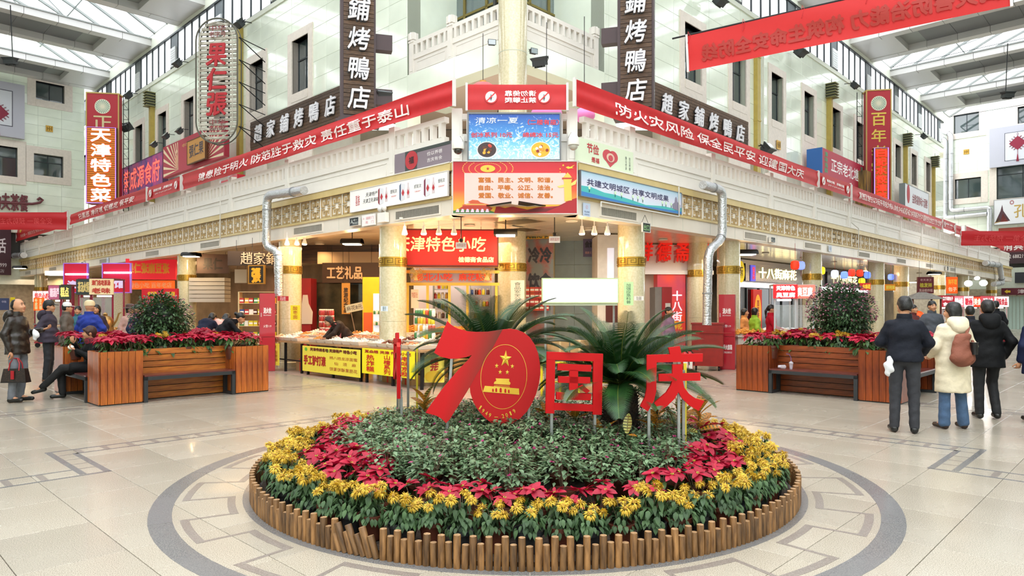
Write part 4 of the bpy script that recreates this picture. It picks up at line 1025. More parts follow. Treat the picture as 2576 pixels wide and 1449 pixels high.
def no_icon(t, cx, cz, r, y, lean=0):
    disc(t, cx, cz, r, y, 'f4f2f0', name='icon_disc'); b = M(); n = 28
    for i in range(n):
        a0, a1 = 2*pi*i/n, 2*pi*(i+1)/n; b.add([(cx+q*cos(a), y-.006, cz+q*sin(a)) for a, q in ((a0, r*.84), (a1, r*.84), (a1, r*1.0), (a0, r*1.0))], [(0, 1, 2, 3)])
    k = r*.62; e = r*.07; b.add([(cx-k-e, y-.0065, cz-k+e), (cx-k+e, y-.0065, cz-k-e), (cx+k+e, y-.0065, cz+k-e), (cx+k-e, y-.0065, cz+k+e)], [(0, 1, 2, 3)])
    b.ob('icon_ring', flat('c2282c'), t, smooth=False)
    f = M().prism([(cx-r*.1, cz+r*.3), (cx-r*.02, cz+r*.38), (cx+r*.1, cz+r*.3), (cx+r*.04, cz+r*.2), (cx-r*.06, cz+r*.2)], y-.0055, y-.005)
    f.prism([(cx-r*.14, cz+r*.15), (cx+r*.12, cz+r*.15), (cx+r*.16, cz-r*.2), (cx+r*.05, cz-r*.6), (cx-r*.04, cz-r*.6), (cx, cz-r*.2), (cx-r*.12, cz-r*.55), (cx-r*.2, cz-r*.5), (cx-r*.1, cz-r*.15)], y-.0055, y-.005)
    if lean: f.prism([(cx-r*.5, cz-r*.05), (cx+r*.5, cz-r*.05), (cx+r*.5, cz-r*.1), (cx-r*.5, cz-r*.1)], y-.0055, y-.005)
    f.ob('icon_figure', flat('333340'), t, smooth=False)
BW = {'bold': .006}
sp = lambda fr, a, b, L0, L1: ((fr.at(a, 400, .1)[0]+fr.at(b, 400, .1)[0])/2, fr.at(b, 400, .1)[0]-fr.at(a, 400, .1)[0])
def fit(fr, s0, s1, a, b):  # text span from pixel columns a..b as fractions of banner s0..s1
    x, y = fr.at(a, 400, .1)[0], fr.at(b, 400, .1)[0]; return ((x+y)/2-s0)/(s1-s0), (y-x)/(s1-s0)
a, b = fit(FL, -13.19, .2, 503, 1031)
banner('slogan_banner', 'red banner reading 隐患险于明火 防范胜于救灾 责任重于泰山 on the left balustrade', FL, -13.19, .2, 5.4, 5.88, .12, [('隐患险于明火 防范胜于救灾 责任重于泰山', a, .45, b, .52, 'f3e4e2', BW)])
def notice(fr, s0, s1, label, d=.12):
    t, wv = banner('notice_banner', label, fr, s0, s1, 5.4, 5.86, d, [('请勿攀爬，请勿倚靠', .5, .6, .56, .2, 'f3e4e2', {'mirror': True, 'bold': .004}), ('Please Keep Away for Safety', .5, .32, .5, .13, 'f3e4e2', {'mirror': True})], amp=.008)
    w = s1-s0
    for x in (.12, .88): no_icon(t, w*x, .22, .15, -.03)
notice(FL, -16.5, -13.32, 'small red notice banner seen from behind on the left balustrade')
a, b = fit(FL, -26.83, -16.56, 200, 340)
banner('slogan_banner', 'red banner reading 扫黑恶 净环境 促稳定 保平安 on the far left balustrade', FL, -26.83, -16.56, 5.4, 5.88, .12, [('扫黑恶 净环境 促稳定 保平安', a, .48, b, .5, 'f0dcd8', BW)])
banner('slogan_banner', 'farthest left balustrade banner with small white lettering', FL, -38.6, -27.3, 5.4, 6.1, .12, [('安全第一 预防为主 综合治理', .35, .35, .5, .25, 'e9c9c6', {}), ('泰', .12, .75, .05, .3, 'e8d21e', {})])
a, b = fit(FR, -.26, 11.94, 1543, 2018)
banner('slogan_banner', 'red banner reading 防火灾风险 保全民平安 迎建国大庆 on the right balustrade', FR, -.22, 11.94, 5.38, 5.87, .12, [('防火灾风险 保全民平安 迎建国大庆', a, .45, b, .52, 'f3e4e2', BW)])
notice(FR, 12.0, 14.95, 'small red notice banner seen from behind on the right balustrade')
a, b = fit(FR, 15.05, 27.9, 2158, 2366)
banner('slogan_banner', 'long red banner with two lines of dense white slogan on the right balustrade', FR, 15.05, 27.9, 5.33, 5.82, .12, [('紧密团结在以习近平同志为核心的党中央周围 奋力夺取新时代中国特色社会主义伟大胜利', a, .5, b, .5, 'f0dcd8', BW)])
notice(FR, 28.0, 30.6, 'farther red notice banner seen from behind on the right balustrade')
banner('slogan_banner', 'short plain red banner end beside the banner crossing the right street', FR, 30.65, 31.9, 5.35, 5.82, .12)
banner('slogan_banner', 'farthest right balustrade banner with rows of small white lettering', FR, 33.0, 44.5, 5.35, 5.95, .12, [('安全生产 人人有责 遵章守纪 保障安全', .6, .5, .6, .3, 'e9c9c6', {})])
# banner across the corner
t, _ = banner('slogan_banner', 'red corner banner seen from behind with 请勿倚靠 禁止攀爬 between two round icons', FC, *spx(FC, .16, 1174, 213, 1427, 276), .16, [('请勿倚靠', .535, .64, .31, .22, 'f3e4e2', {'mirror': True, 'bold': .003}), ('禁止攀爬', .535, .37, .31, .22, 'f3e4e2', {'mirror': True, 'bold': .003})], amp=.006)
no_icon(t, .46, .235, .125, -.02, 1); no_icon(t, 1.46, .235, .125, -.02)
# two banners crossing the streets and the big hanging one
FX = Fr(0, 31.8, 0); q = spx(FX, 0, -90, 534, 170, 578)
banner('street_banner', 'plain bright red banner crossing the left street', FX, q[0], q[1], q[2], q[3], 0, [('安全第一 预防为主', .6, .5, .5, .35, 'e5575a', {'mirror': True})], amp=.03, m=mat('banner_red_cloth_lit', 'cc2c34', .5, tl=.35))
FX = Fr(0, 36.2, 0); q = spx(FX, 0, 2416, 581, 2660, 618)
banner('street_banner', 'plain bright red banner crossing the right street', FX, q[0], q[1], q[2], q[3], 0, [('安全第一 预防为主', .45, .5, .62, .4, 'e5575a', {'mirror': True})], amp=.03, m=mat('banner_red_cloth_lit', ''))
p0 = Vector(at(1731, 135, 14.0)); p1 = Vector(at(2545, -40, 11.4)); hd = p1-p0; ln = math.hypot(hd.x, hd.y)
FB = Fr(p0.x, p0.y, math.atan2(hd.y, hd.x))
t, wv = banner('street_banner', 'big red banner hanging across the top right, seen from behind with 构筑生命安全防线', FB, 0, ln, p0.z-.36, p0.z+.36, 0, [('提高灾害防治能力 构筑生命安全防线', .545, .42, .98, .44, '9c1c0a', {'mirror': True, 'bold': .014})], amp=.02, freq=1.2, m=mat('banner_red_thin', 'd42c2c', .6, tl=.4))
t.rotation_euler = (0, -math.atan2(hd.z, ln), FB.a)
M().tube([(-.3, 0, .74), (ln+.3, 0, .74)], .018, 6).ob('hanging_pole', m_dark, t)
for k in range(6): x = .02+ln*k/5.; M().tube([(x, -.02, .7), (x+.02, -.03, .8), (x+.05, -.02, .72), (x, -.03, .56)], .008, 4).ob('red_tie', flat('b81c24'), t)

# ---- corner boards
def grad_print(name, stops, noise=None):
    """printed picture background: colours from bottom to top of a board (object Z), optional speckle"""
    m = bpy.data.materials.new(name); m.use_nodes = True; nt = m.node_tree; p = nt.nodes['Principled BSDF']; p.inputs['Roughness'].default_value = .45
    tc = nt.nodes.new('ShaderNodeTexCoord'); sp_ = nt.nodes.new('ShaderNodeSeparateXYZ'); r = nt.nodes.new('ShaderNodeValToRGB')
    nt.links.new(tc.outputs['Generated'], sp_.inputs[0]); e = r.color_ramp.elements
    e[0].position, e[0].color = stops[0][0], (*lin(stops[0][1]), 1); e[1].position, e[1].color = stops[-1][0], (*lin(stops[-1][1]), 1)
    for s, c in stops[1:-1]: e.new(s).color = (*lin(c), 1)
    nt.links.new(sp_.outputs['Z'], r.inputs[0]); src = r.outputs[0]
    if noise:
        sc, col, lo, hi = noise; n = nt.nodes.new('ShaderNodeTexNoise'); n.inputs['Scale'].default_value = sc; n.inputs['Detail'].default_value = 8; n.inputs['Distortion'].default_value = 2.5
        nt.links.new(tc.outputs['Object'], n.inputs[0]); a_ = nt.nodes.new('ShaderNodeMath'); a_.operation = 'SUBTRACT'; nt.links.new(n.outputs[0], a_.inputs[0])
        zz = nt.nodes.new('ShaderNodeMath'); zz.operation = 'MULTIPLY'; zz.inputs[1].default_value = .22; nt.links.new(sp_.outputs['Z'], zz.inputs[0]); nt.links.new(zz.outputs[0], a_.inputs[1])
        mr = nt.nodes.new('ShaderNodeMapRange'); mr.inputs[1].default_value = lo; mr.inputs[2].default_value = hi; nt.links.new(a_.outputs[0], mr.inputs[0])
        mx = nt.nodes.new('ShaderNodeMix'); mx.data_type = 'RGBA'; nt.links.new(mr.outputs[0], mx.inputs[0]); nt.links.new(src, mx.inputs[6]); mx.inputs[7].default_value = (*lin(col), 1); src = mx.outputs[2]
    nt.links.new(src, p.inputs['Base Color']); MATS[name] = m; return m
q = spx(FC, .1, 1180, 290, 1407, 403)
t = sign('dessert_sign', 'blue shaved-ice menu board with two bowls, 10元 and 15元, on the cut corner', FC, q[0], q[1], q[2], q[3], .1, '', [
    ('清凉一夏', .31, .86, .47, .13, 'e9eef4', {'shear': .1}), ('（二楼有座）', .82, .82, .34, .12, 'c83a4a', {'bold': .003}), ('创冰系列 10元', .25, .54, .45, .11, 'c83a4a', {'bold': .003}), ('绵绵冰 15元', .79, .54, .39, .11, 'c83a4a', {'bold': .003})],
    fc='6f7276', mats=grad_print('ice_menu_print', [(0, 'a9d4e6'), (.35, '6db4d8'), (.6, '3f86c8'), (1, '1c46a0')], (9, 'e8f4fa', .42, .62)))
w, h = q[1]-q[0], q[3]-q[2]
for cx, col, tops in ((.2, '3c2a2a', ('5a2c1c', 'e0a030', '2c2024', 'c2402c')), (.79, 'e0a42a', ('f0c048', 'd88a1c', 'f4ead0', '8a2a24'))):
    disc(t, w*cx, h*.2, w*.115, -.083, 'dfe6ea', rz=h*.19, name='bowl_rim'); disc(t, w*cx, h*.21, w*.103, -.087, col, rz=h*.165, name='bowl_food')
    for k in range(16): a_ = rnd.uniform(0, 6.3); r_ = rnd.uniform(0, .075); disc(t, w*(cx+r_*cos(a_)), h*(.21+r_*1.6*sin(a_)), w*.018, -.0875-k*.0004, tops[k % 4], 7, name='topping')
q = spx(FC, .12, 1141, 409, 1450, 538)
w, h = q[1]-q[0], q[3]-q[2]
t = sign('values_billboard', 'red and yellow billboard with three lines of gold text below the blue menu board', FC, q[0], q[1], q[2], q[3], .12, '', (), fc='c9c4bf', fw=.015,
    mats=grad_print('red_yellow_print', [(0, 'e8b428'), (.18, 'eaa030'), (.45, 'd8502c'), (.8, 'c8202a'), (1, 'b81828')]))
shp(t, [(.09, .17), (.91, .17), (.91, .78), (.09, .78)], w, h, -.081, 'e6bcb4', 'text_panel')
for i, l in enumerate(('富强、民主、文明、和谐，', '自由、平等、公正、法治，', '爱国、敬业、诚信、友善。')): put_text(t, w, h, -.083, (l, .505, .645-i*.15, .6, .1, 'd8921c', {'bold': .004})); put_text(t, w, h, -.0865, (l, .505, .645-i*.15, .6, .1, 'b8501c', {}))
disc(t, w*.28, h*.865, w*.06, -.083, 'f0b43c', rz=h*.07, name='sun_disc'); star(w*.28, h*.865, .035, -.09).ob('red_star', flat('b8202a'), t, smooth=False)
for r_ in (.1, .15, .2):
    b = M()
    for i in range(40): a0 = 2*pi*i/40; b.add([(w*(.28+k*cos(a_)), -.0825, h*(.865+k*1.05*sin(a_))) for a_, k in ((a0, r_), (a0+.1, r_), (a0+.1, r_+.008), (a0, r_+.008)) ], [(0, 1, 2, 3)]) if .865+r_*1.05*sin(a0) < .99 and .865+r_*1.05*sin(a0) > .79 else None
    b.ob('dotted_arc', flat('f0a850'), t, smooth=False)
for x, z, r_ in ((.89, .93, .02), (.865, .86, .014), (.865, .80, .012)): star(w*x, h*z, r_*1.2, -.083).ob('gold_star', flat('f0c83c'), t, smooth=False)
shp(t, [(.91, .89), (.93, .91), (.945, .895), (.985, .94), (.96, .89), (.975, .875), (.95, .87), (.93, .86)], w, h, -.083, 'f0c83c', 'gold_dove')
shp(t, [(0, 0), (.36, 0), (.3, .05), (.06, .07), (0, .05)], w, h, -.083, '3c6a2c', 'grass_print'); shp(t, [(.04, .08), (.3, .05), (.32, .1), (.28, .14), (.08, .14)], w, h, -.0845, 'a8301e', 'gate_wall_print')
shp(t, [(.07, .16), (.14, .2), (.12, .22), (.155, .26), (.2, .25), (.22, .21), (.29, .17), (.28, .14), (.08, .14)], w, h, -.086, 'c2502c', 'gate_roof_print'); shp(t, [(.1, .18), (.27, .175), (.26, .165), (.1, .165)], w, h, -.088, 'e8c468', 'gate_eave_print')
for x in range(7): shp(t, [(.02+.04*x, .02), (.05+.04*x, .02), (.045+.04*x, .08), (.03+.04*x, .085)], w, h, -.0885, 'e0b8cc', 'fountain_print')
shp(t, [(.33, .0), (1, 0), (1, .3), (.95, .26), (.85, .14), (.7, .12), (.6, .07), (.48, .13), (.42, .1), (.35, .14)], w, h, -.0845, 'a01820', 'ribbon_print'); shp(t, [(.5, .02), (.75, .03), (.92, .2), (.8, .1), (.66, .09), (.6, .05)], w, h, -.086, '6a1018', 'ribbon_fold')
shp(t, [(.9, .23), (.96, .25), (.955, .62), (.965, .67), (.945, .74), (.925, .79), (.905, .74), (.885, .68), (.895, .62)], w, h, -.088, 'e0b850', 'pillar_print'); shp(t, [(.84, .52), (.9, .56), (.9, .51), (.86, .49)], w, h, -.0875, 'e8c468', 'pillar_wing'); shp(t, [(.955, .58), (1, .66), (.99, .56), (.955, .53)], w, h, -.0875, 'e8c468', 'pillar_wing')
shp(t, [(.88, .66), (.975, .66), (.975, .69), (.88, .69)], w, h, -.09, 'b8402c', 'pillar_cap')

# ---- boards on the lattice band and balustrade
q = spx(FL, .05, 885, 480, 1137, 528); s0 = q[0]
t = sign('advert_board', 'long white liquor advert board left of the corner billboard with three boxed bottles', FL, s0, -.03, 3.73, 4.2, .05, 'f3f0ee', [('天津特产', .245, .68, .13, .2, '2c2a30', {'shear': .2}), ('天津卫天津味', .235, .4, .17, .2, '2c2a30', {'shear': .2}), ('喜族', .085, .5, .05, .5, 'c23a42', {}), ('壹轮次', .485, .6, .07, .17, '55555c', {}), ('贰轮次', .725, .62, .07, .17, '55555c', {}), ('叁轮次', .945, .66, .06, .17, '55555c', {}), ('天津名优特产', .485, .38, .055, .07, 'c8323c', {}), ('天津名优特产', .725, .4, .055, .07, 'c8323c', {}), ('天津名优特产', .945, .43, .055, .07, 'c8323c', {})], depth=.03, fc='e3dfda', fw=.01)
w, h = -.03-s0, .47
for x, c in ((.35, '8a2430'), (.575, '50607c'), (.815, '7a3048')):
    shp(t, [(x-.03, .2), (x-.015, .1), (x+.025, .17), (x+.025, .82), (x-.015, .88), (x-.03, .8)], w, h, -.032, 'dcdce2', 'box_print'); shp(t, [(x-.03, .2), (x-.015, .1), (x-.015, .88), (x-.03, .8)], w, h, -.034, c, 'box_side'); shp(t, [(x-.008, .45), (x+.006, .3), (x+.02, .45), (x+.006, .62)], w, h, -.034, 'b83038', 'diamond_print')
    shp(t, [(x+.045, .2), (x+.07, .2), (x+.072, .55), (x+.063, .7), (x+.063, .85), (x+.052, .85), (x+.052, .7), (x+.043, .55)], w, h, -.032, 'd4c4c8', 'bottle_print'); shp(t, [(x+.046, .42), (x+.0575, .3), (x+.069, .42), (x+.0575, .58)], w, h, -.034, 'b83038', 'diamond_print')
a = FR.at(1457, 500, .05)[0]; b = FR.at(1710, 500, .05)[0]
t = sign('slogan_board', 'long blue-green board reading 共建文明城区 共享文明成果 right of the corner billboard', FR, a, b, 3.72, 4.2, .05, '', [('共建文明城区 共享文明成果', .45, .6, .8, .28, '33305e', {'bold': .002})], depth=.04, fc='7a7a80', fw=.012, mats=grad_print('sky_print', [(0, 'cfe4ee'), (.5, 'd8d8ea'), (1, 'a8cce0')]))
w, h = b-a, .48
shp(t, [(0, 0), (1, 0), (1, .3), (.93, .2), (.8, .22), (.6, .12), (.45, .22), (.3, .3), (.2, .3), (.08, .42), (0, .4)], w, h, -.041, '4ab4b4', 'hill_print'); shp(t, [(0, 0), (1, 0), (1, .12), (.5, .05), (.2, .12), (0, .18)], w, h, -.043, '3a7cc0', 'water_print')
for x in (.07, .3, .36, .47, .52, .57, .78, .82, .88): shp(t, [(x-.003, .2), (x+.003, .2), (x+.002, .36), (x-.002, .36)], w, h, -.045, '2c5a50', 'tree_print'); disc(t, w*x, h*.38, .035, -.045, 'cfe8c8', 9, name='tree_crown_print')
shp(t, [(.9, .18), (.985, .12), (.985, .42), (.95, .55), (.945, .7), (.935, .78), (.925, .7), (.92, .5), (.89, .38)], w, h, -.045, '8a8498', 'building_print')
a, b = FL.at(997, 390, -.05)[0], FL.at(1138, 390, -.05)[0]
t = sign('motto_board', 'grey-brown motto board 俭以养德 吉庆有余 with red round paper-cut, on the left balustrade', FL, a, b, 4.4, 4.8, -.04, '80737c', [('俭以养德', .73, .62, .26, .2, 'ece6e6', {}), ('吉庆有余', .73, .3, .26, .2, 'ece6e6', {}), ('福', .32, .5, .1, .35, '3a2024', {'bold': .004})], depth=.03)
w = b-a; shp(t, [(.2, 0), (.42, 0), (.42, 1), (.2, 1)], w, .4, -.031, '39403e', 'dark_stripe'); disc(t, w*.32, .2, w*.115, -.033, 'b03038', rz=.19, name='red_roundel'); text('福', w*.32, .2, w*.09, .14, -.04, flat('3a2024'), t, bold=.004); shp(t, [(.42, .84), (1, .84), (1, 1), (.42, 1)], w, .4, -.031, '39403e', 'dark_stripe')
a, b = FR.at(1446, 380, -.05)[0], FR.at(1589, 400, -.05)[0]
t = sign('motto_board', 'pale green motto board 节俭是福 with red heart paper-cut, on the right balustrade', FR, a, b, 4.4, 4.86, -.04, 'd4dfc4', [('节俭', .27, .66, .2, .42, 'b8343c', {'bold': .004}), ('是福', .31, .2, .13, .22, 'b8343c', {'bold': .003}), ('静以修身', .86, .42, .03, .6, '55605a', {'vert': True}), ('俭以养德', .93, .42, .03, .6, '55605a', {'vert': True})], depth=.03)
w = b-a
for cx, cz, r_ in ((.52, .25, .085), (.62, .25, .085)): disc(t, w*cx, cz, w*r_, -.032, 'c04850', rz=.12, name='heart_print')
shp(t, [(.44, .45), (.7, .45), (.57, .06)], w, .46, -.0335, 'c04850', 'heart_print'); disc(t, w*.57, .22, w*.07, -.038, 'd8b8a4', rz=.09, name='heart_centre'); disc(t, w*.57, .21, w*.04, -.042, 'c04850', rz=.06, name='heart_centre')
sign('direction_sign', 'small white sign with pink arrow 摄影门 南门 on the left fascia', FL, *spx(FL, .03, 913, 541, 946, 571)[:2], 3.38, 3.62, .03, 'f1eeee', [('← 摄影门', .5, .68, .8, .25, 'e8a0a4', {}), ('南　门', .6, .3, .6, .25, 'e8a0a4', {})], depth=.03)
def exitbox(fr, px, z, label, sz=.2, d=.03): 
    s = fr.at(px, 560, d)[0]; sign('exit_sign', label, fr, s-sz*.9, s+sz*.9, z, z+sz*.85, d, '30363a', [('安全出口', .62, .3, .6, .3, 'dfe6e2', {}), ('人', .25, .55, .25, .5, 'dfe6e2', {'bold': .003}), ('←', .6, .7, .4, .25, 'dfe6e2', {})], depth=.06, fc='d8d6d0', fw=.012)
exitbox(FL, 897, 3.42, 'small black exit sign on the left fascia beside the liquor board'); exitbox(FR, 1939, 3.42, 'small black exit sign on the right fascia right of the second vent', .15); exitbox(FL, 211, 3.42, 'small distant exit sign on the left fascia', .2); exitbox(FR, 2380, 3.42, 'small distant exit sign on the right fascia', .2)
q = FR.at(1475, 528, .03); sign('wall_notice', 'small pale blue no-smoking notice on the right fascia near the corner', FR, q[0]-.11, q[0]+.11, q[1]-.13, q[1]+.13, .03, 'b9c8de', [('禁止吸烟', .5, .35, .7, .14, '4a5a88', {}), ('🛇' if False else '⊘', .5, .7, .3, .25, 'd04a50', {}), ('举报电话', .5, .15, .7, .1, '4a5a88', {})], depth=.01)
for fr, px, lab in ((FL, 271*1.0, 'left'), (FR, 2088, 'right')): q = fr.at(px, 600, .03); sign('wall_notice', 'tiny pale notice sheet on the %s fascia' % lab, fr, q[0]-.14, q[0]+.14, 3.42, 3.62, .03, 'd4dcea', [('告示', .5, .5, .6, .5, '8a9ac0', {})], depth=.01)
# hanging exit sign under the right ceiling edge
p = FR.at(1623, 573, .1); t = sign('hanging_exit_sign', 'small green-lettered exit sign hanging on a wire by the right column', FR, p[0]-.14, p[0]+.14, p[1]-.09, p[1]+.09, .1, '28332e', [('出口', .5, .5, .75, .7, 'a8d890', {})], depth=.03, fc='c8c8c4', fw=.01)
M().tube([(0, 0, .18), (.13, 0, .36)], .004, 4).tube([(.27, 0, .18), (.13, 0, .36)], .004, 4).ob('hanging_wire', m_dark, t)
# emergency twin lamp
q = FL.at(965, 550, .06); t = thing('emergency_light', 'white twin-head emergency lamp on the left fascia', 'lamp', FL.P(q[0], 3.4, .02), FL.a)
M().box(-.14, .14, -.1, 0, 0, .2).ob('housing', flat('e9e6e2'), t, smooth=False)
for x in (-.08, .08): M().cyl(x, -.06, .2, .25, .015, n=8).ball((x, -.08, .29), .065, .05, .065, 12).ob('lamp_head', flat('dcdad6'), t)
# surveillance domes
for fr, px, py, lab in ((FC, 1152, 372, 'left'), (FC, 1443, 362, 'right')):
    x, z = fr.at(px, py, .45); t = thing('dome_camera', 'white outdoor dome security camera on the %s of the blue menu board' % lab, 'security camera', fr.P(x, z, .42), 0)
    M().lathe([(.105, -.02), (.11, .0), (.1, .1), (.06, .19), (.02, .22)], 20).ob('hood', flat('dddad2'), t)
    M().ball((0, 0, -.03), .085, .085, .085, 16).ob('dome', mat('smoked_dome', '2a241f', .08, coat=1.) if lab == 'left' else mat('clear_dome', 'b8b4a8', .1, coat=1.), t)
    k = 1 if lab == 'left' else -1; M().tube([(0, 0, .2), (.02*k, .1, .24), (.05*k, .4, .22)], .022, 8).box(.02*k-.05, .02*k+.07, .38, .42, .1, .32).ob('arm', flat('d2cfc8'), t)

# ---- duck shop boards
def plank_board(fr, s0, s1, z0, z1, d, label, txt, span, tsz, name='shop_sign', tz=.55, shear=.12):
    w, h = s1-s0, z1-z0; t = thing(name, label, 'sign', fr.P(s0, z0, d), fr.a)
    M().box(0, w, -.02, .05, 0, h).ob('backing', m_brown, t, smooth=False); n = max(6, int(h/.105))
    for k in range(n): M().box(rnd.uniform(-.02, .02), w+rnd.uniform(-.02, .02), -.05-.008*rnd.random(), -.02, h*k/n+.006, h*(k+1)/n-.004).ob('plank', m_wood, t, smooth=False)
    for k, chh in enumerate(txt):
        x = span[0]*w + (span[1]-span[0])*w*k/(len(txt)-1)
        text(chh, x, h*tz, tsz*.92, tsz, -.1, flat('e4e4ea'), t, ex=.05, shear=shear, name='raised_character', bold=.008)
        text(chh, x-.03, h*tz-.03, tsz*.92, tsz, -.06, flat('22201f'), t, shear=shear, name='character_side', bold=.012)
    return t
a, b = FL.at(633, 300, -3.55)[0], FL.at(905, 300, -3.55)[0]
plank_board(FL, a, b, 7.6, 8.83, -3.55, 'long brown plank sign with raised white characters 趙家鋪烤鴨店, left wall', '趙家鋪烤鴨店', (.8/(b-a), 6./(b-a)), .62, tz=.53)
a, b = FR.at(1640, 300, -3.55)[0], FR.at(1879, 300, -3.55)[0]
plank_board(FR, a, b, 7.5, 8.66, -3.55, 'long brown plank sign with raised white characters 趙家鋪烤鴨店, right wall', '趙家鋪烤鴨店', ((8.87-a)/(b-a), (13.98-a)/(b-a)), .62, tz=.5)
def duck_tower(px0, px1, py, Y, ang, label, side):
    x0, _, zb = at(px0, py, Y); x1 = at(px1, py, Y)[0]; w = (x1-x0)/cos(ang)*1.0; t = thing('vertical_shop_sign', label, 'sign', ((x0+x1)/2, Y, zb), ang)
    H = 4.6; dp = .42
    M().box(-w/2-.02, w/2+.02, 0, dp, 0, H).ob('box', m_brown, t, smooth=False)
    n = int(H/.105)
    for k in range(n): M().box(-w/2+.06, w/2-.03, -.035-.008*rnd.random(), 0, H*k/n+.006, H*(k+1)/n-.004).ob('plank', m_wood, t, smooth=False)
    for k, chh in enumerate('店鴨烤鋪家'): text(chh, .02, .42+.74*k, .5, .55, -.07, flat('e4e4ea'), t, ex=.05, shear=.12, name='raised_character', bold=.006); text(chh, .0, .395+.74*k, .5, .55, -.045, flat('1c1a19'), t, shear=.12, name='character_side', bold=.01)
    for e, z, hh in ((.02, -.08, .08), (.07, -.14, .06), (.14, -.2, .06)): M().box(-w/2-e, w/2+e, -e, dp+e, z, z+hh).ob('base_moulding', m_brown, t, smooth=False)
    sx = -w/2-.025 if side < 0 else w/2+.025
    b = text('文化主題餐厅', 0, 0, .2, 2.9, 0, None, vert=True, ls=1.6, ret=True, shear=0); mx = Matrix.Translation((sx, dp/2, 1.65)) @ Matrix.Rotation(R(-90 if side < 0 else 90), 4, 'Z')
    M().join(b, mx).ob('side_lettering', flat('d9d4dc'), t, smooth=False)
    for z in (.35, 1.75): M().box(*((w/2, w/2+.45) if side < 0 else (-w/2-.45, -w/2)), dp*.3, dp*.9, z, z+.4).ob('bracket', m_brown, t, smooth=False)
duck_tower(861, 941, 290, 17.2, R(16), 'tall brown vertical plank sign with white characters left of the corner column', -1)
duck_tower(1557, 1640, 272, 17.2, R(-16), 'tall brown vertical plank sign with white characters right of the corner column', 1)

# ---- oval slatted sign
Yo = 24.5; x0, _, z0 = at(490, 360, Yo); x1, _, z1 = at(600, 46, Yo); w, h = x1-x0, z1-z0
t = thing('oval_shop_sign', 'tall weathered slatted oval sign with red characters 果仁張 on the left wall', 'sign', ((x0+x1)/2, Yo, (z0+z1)/2), R(-6))
def stad(a, b, n=16): r = a; return [(r*cos(pi*i/n), b-r+r*sin(pi*i/n)) for i in range(n+1)] + [(r*cos(pi+pi*i/n), -(b-r)+r*sin(pi+pi*i/n)) for i in range(n+1)]
for y, r in ((0, .03), (.28, .025)): p = stad(w/2, h/2); M().tube([(a_, y, c_) for a_, c_ in p] + [(p[0][0], y, p[0][1])], r, 6).ob('oval_rim', flat('5c5a50'), t)
p = stad(w/2-.16, h/2-.16); M().tube([(a_, -.05, c_) for a_, c_ in p] + [(p[0][0], -.05, p[0][1])], .02, 5).ob('inner_rim', flat('b8b4a6'), t)
n = 26; m_slat = mat('weathered_white_slat', '8f8878', .6, c2='d8d4c8', vs=5, stretch=(1, 3, 6)); objvar(m_slat, .2)
for k in range(n):
    z = -h/2+.12+(h-.24)*(k+.5)/n; e = w/2-.06; zz = abs(z)-(h/2-w/2)
    if zz > 0: e = math.sqrt(max(.01, (w/2)**2-zz*zz))-.06
    M().box(-e, e, .04, .1, z-.045, z+.045).ob('slat', m_slat, t, smooth=False)
for sx in (-.4, .4): M().box(sx-.02, sx+.02, .1, .14, -h/2+.2, h/2-.2).ob('back_bar', m_dark, t, smooth=False)
for chh, py in (('果', 140), ('仁', 201), ('張', 264)):
    z = HC+(HYP-py)/FPX*Yo-(z0+z1)/2; text(chh, .05, z, .72, .78, -.06, flat('b3262f'), t, ex=.05, shear=.1, name='red_character', bold=.02)
for s_, py in (('中华', 72), ('老字号', 87), ('中华', 308), ('名小吃', 323)): text(s_, .05, HC+(HYP-py)/FPX*Yo-(z0+z1)/2, .62, .2, -.03, flat('8c4a4a'), t, ex=.02, name='small_character')
br = M()
for k in range(5): z = -h/2+.6+k*.8; br.tube([(w/2, .1, z), (w/2+.55, 1.0, z-.15)], .018, 4).tube([(w/2, .1, z), (w/2+.55, 1.0, z-.6)], .018, 4)
br.ob('wall_bracket', m_dark, t)

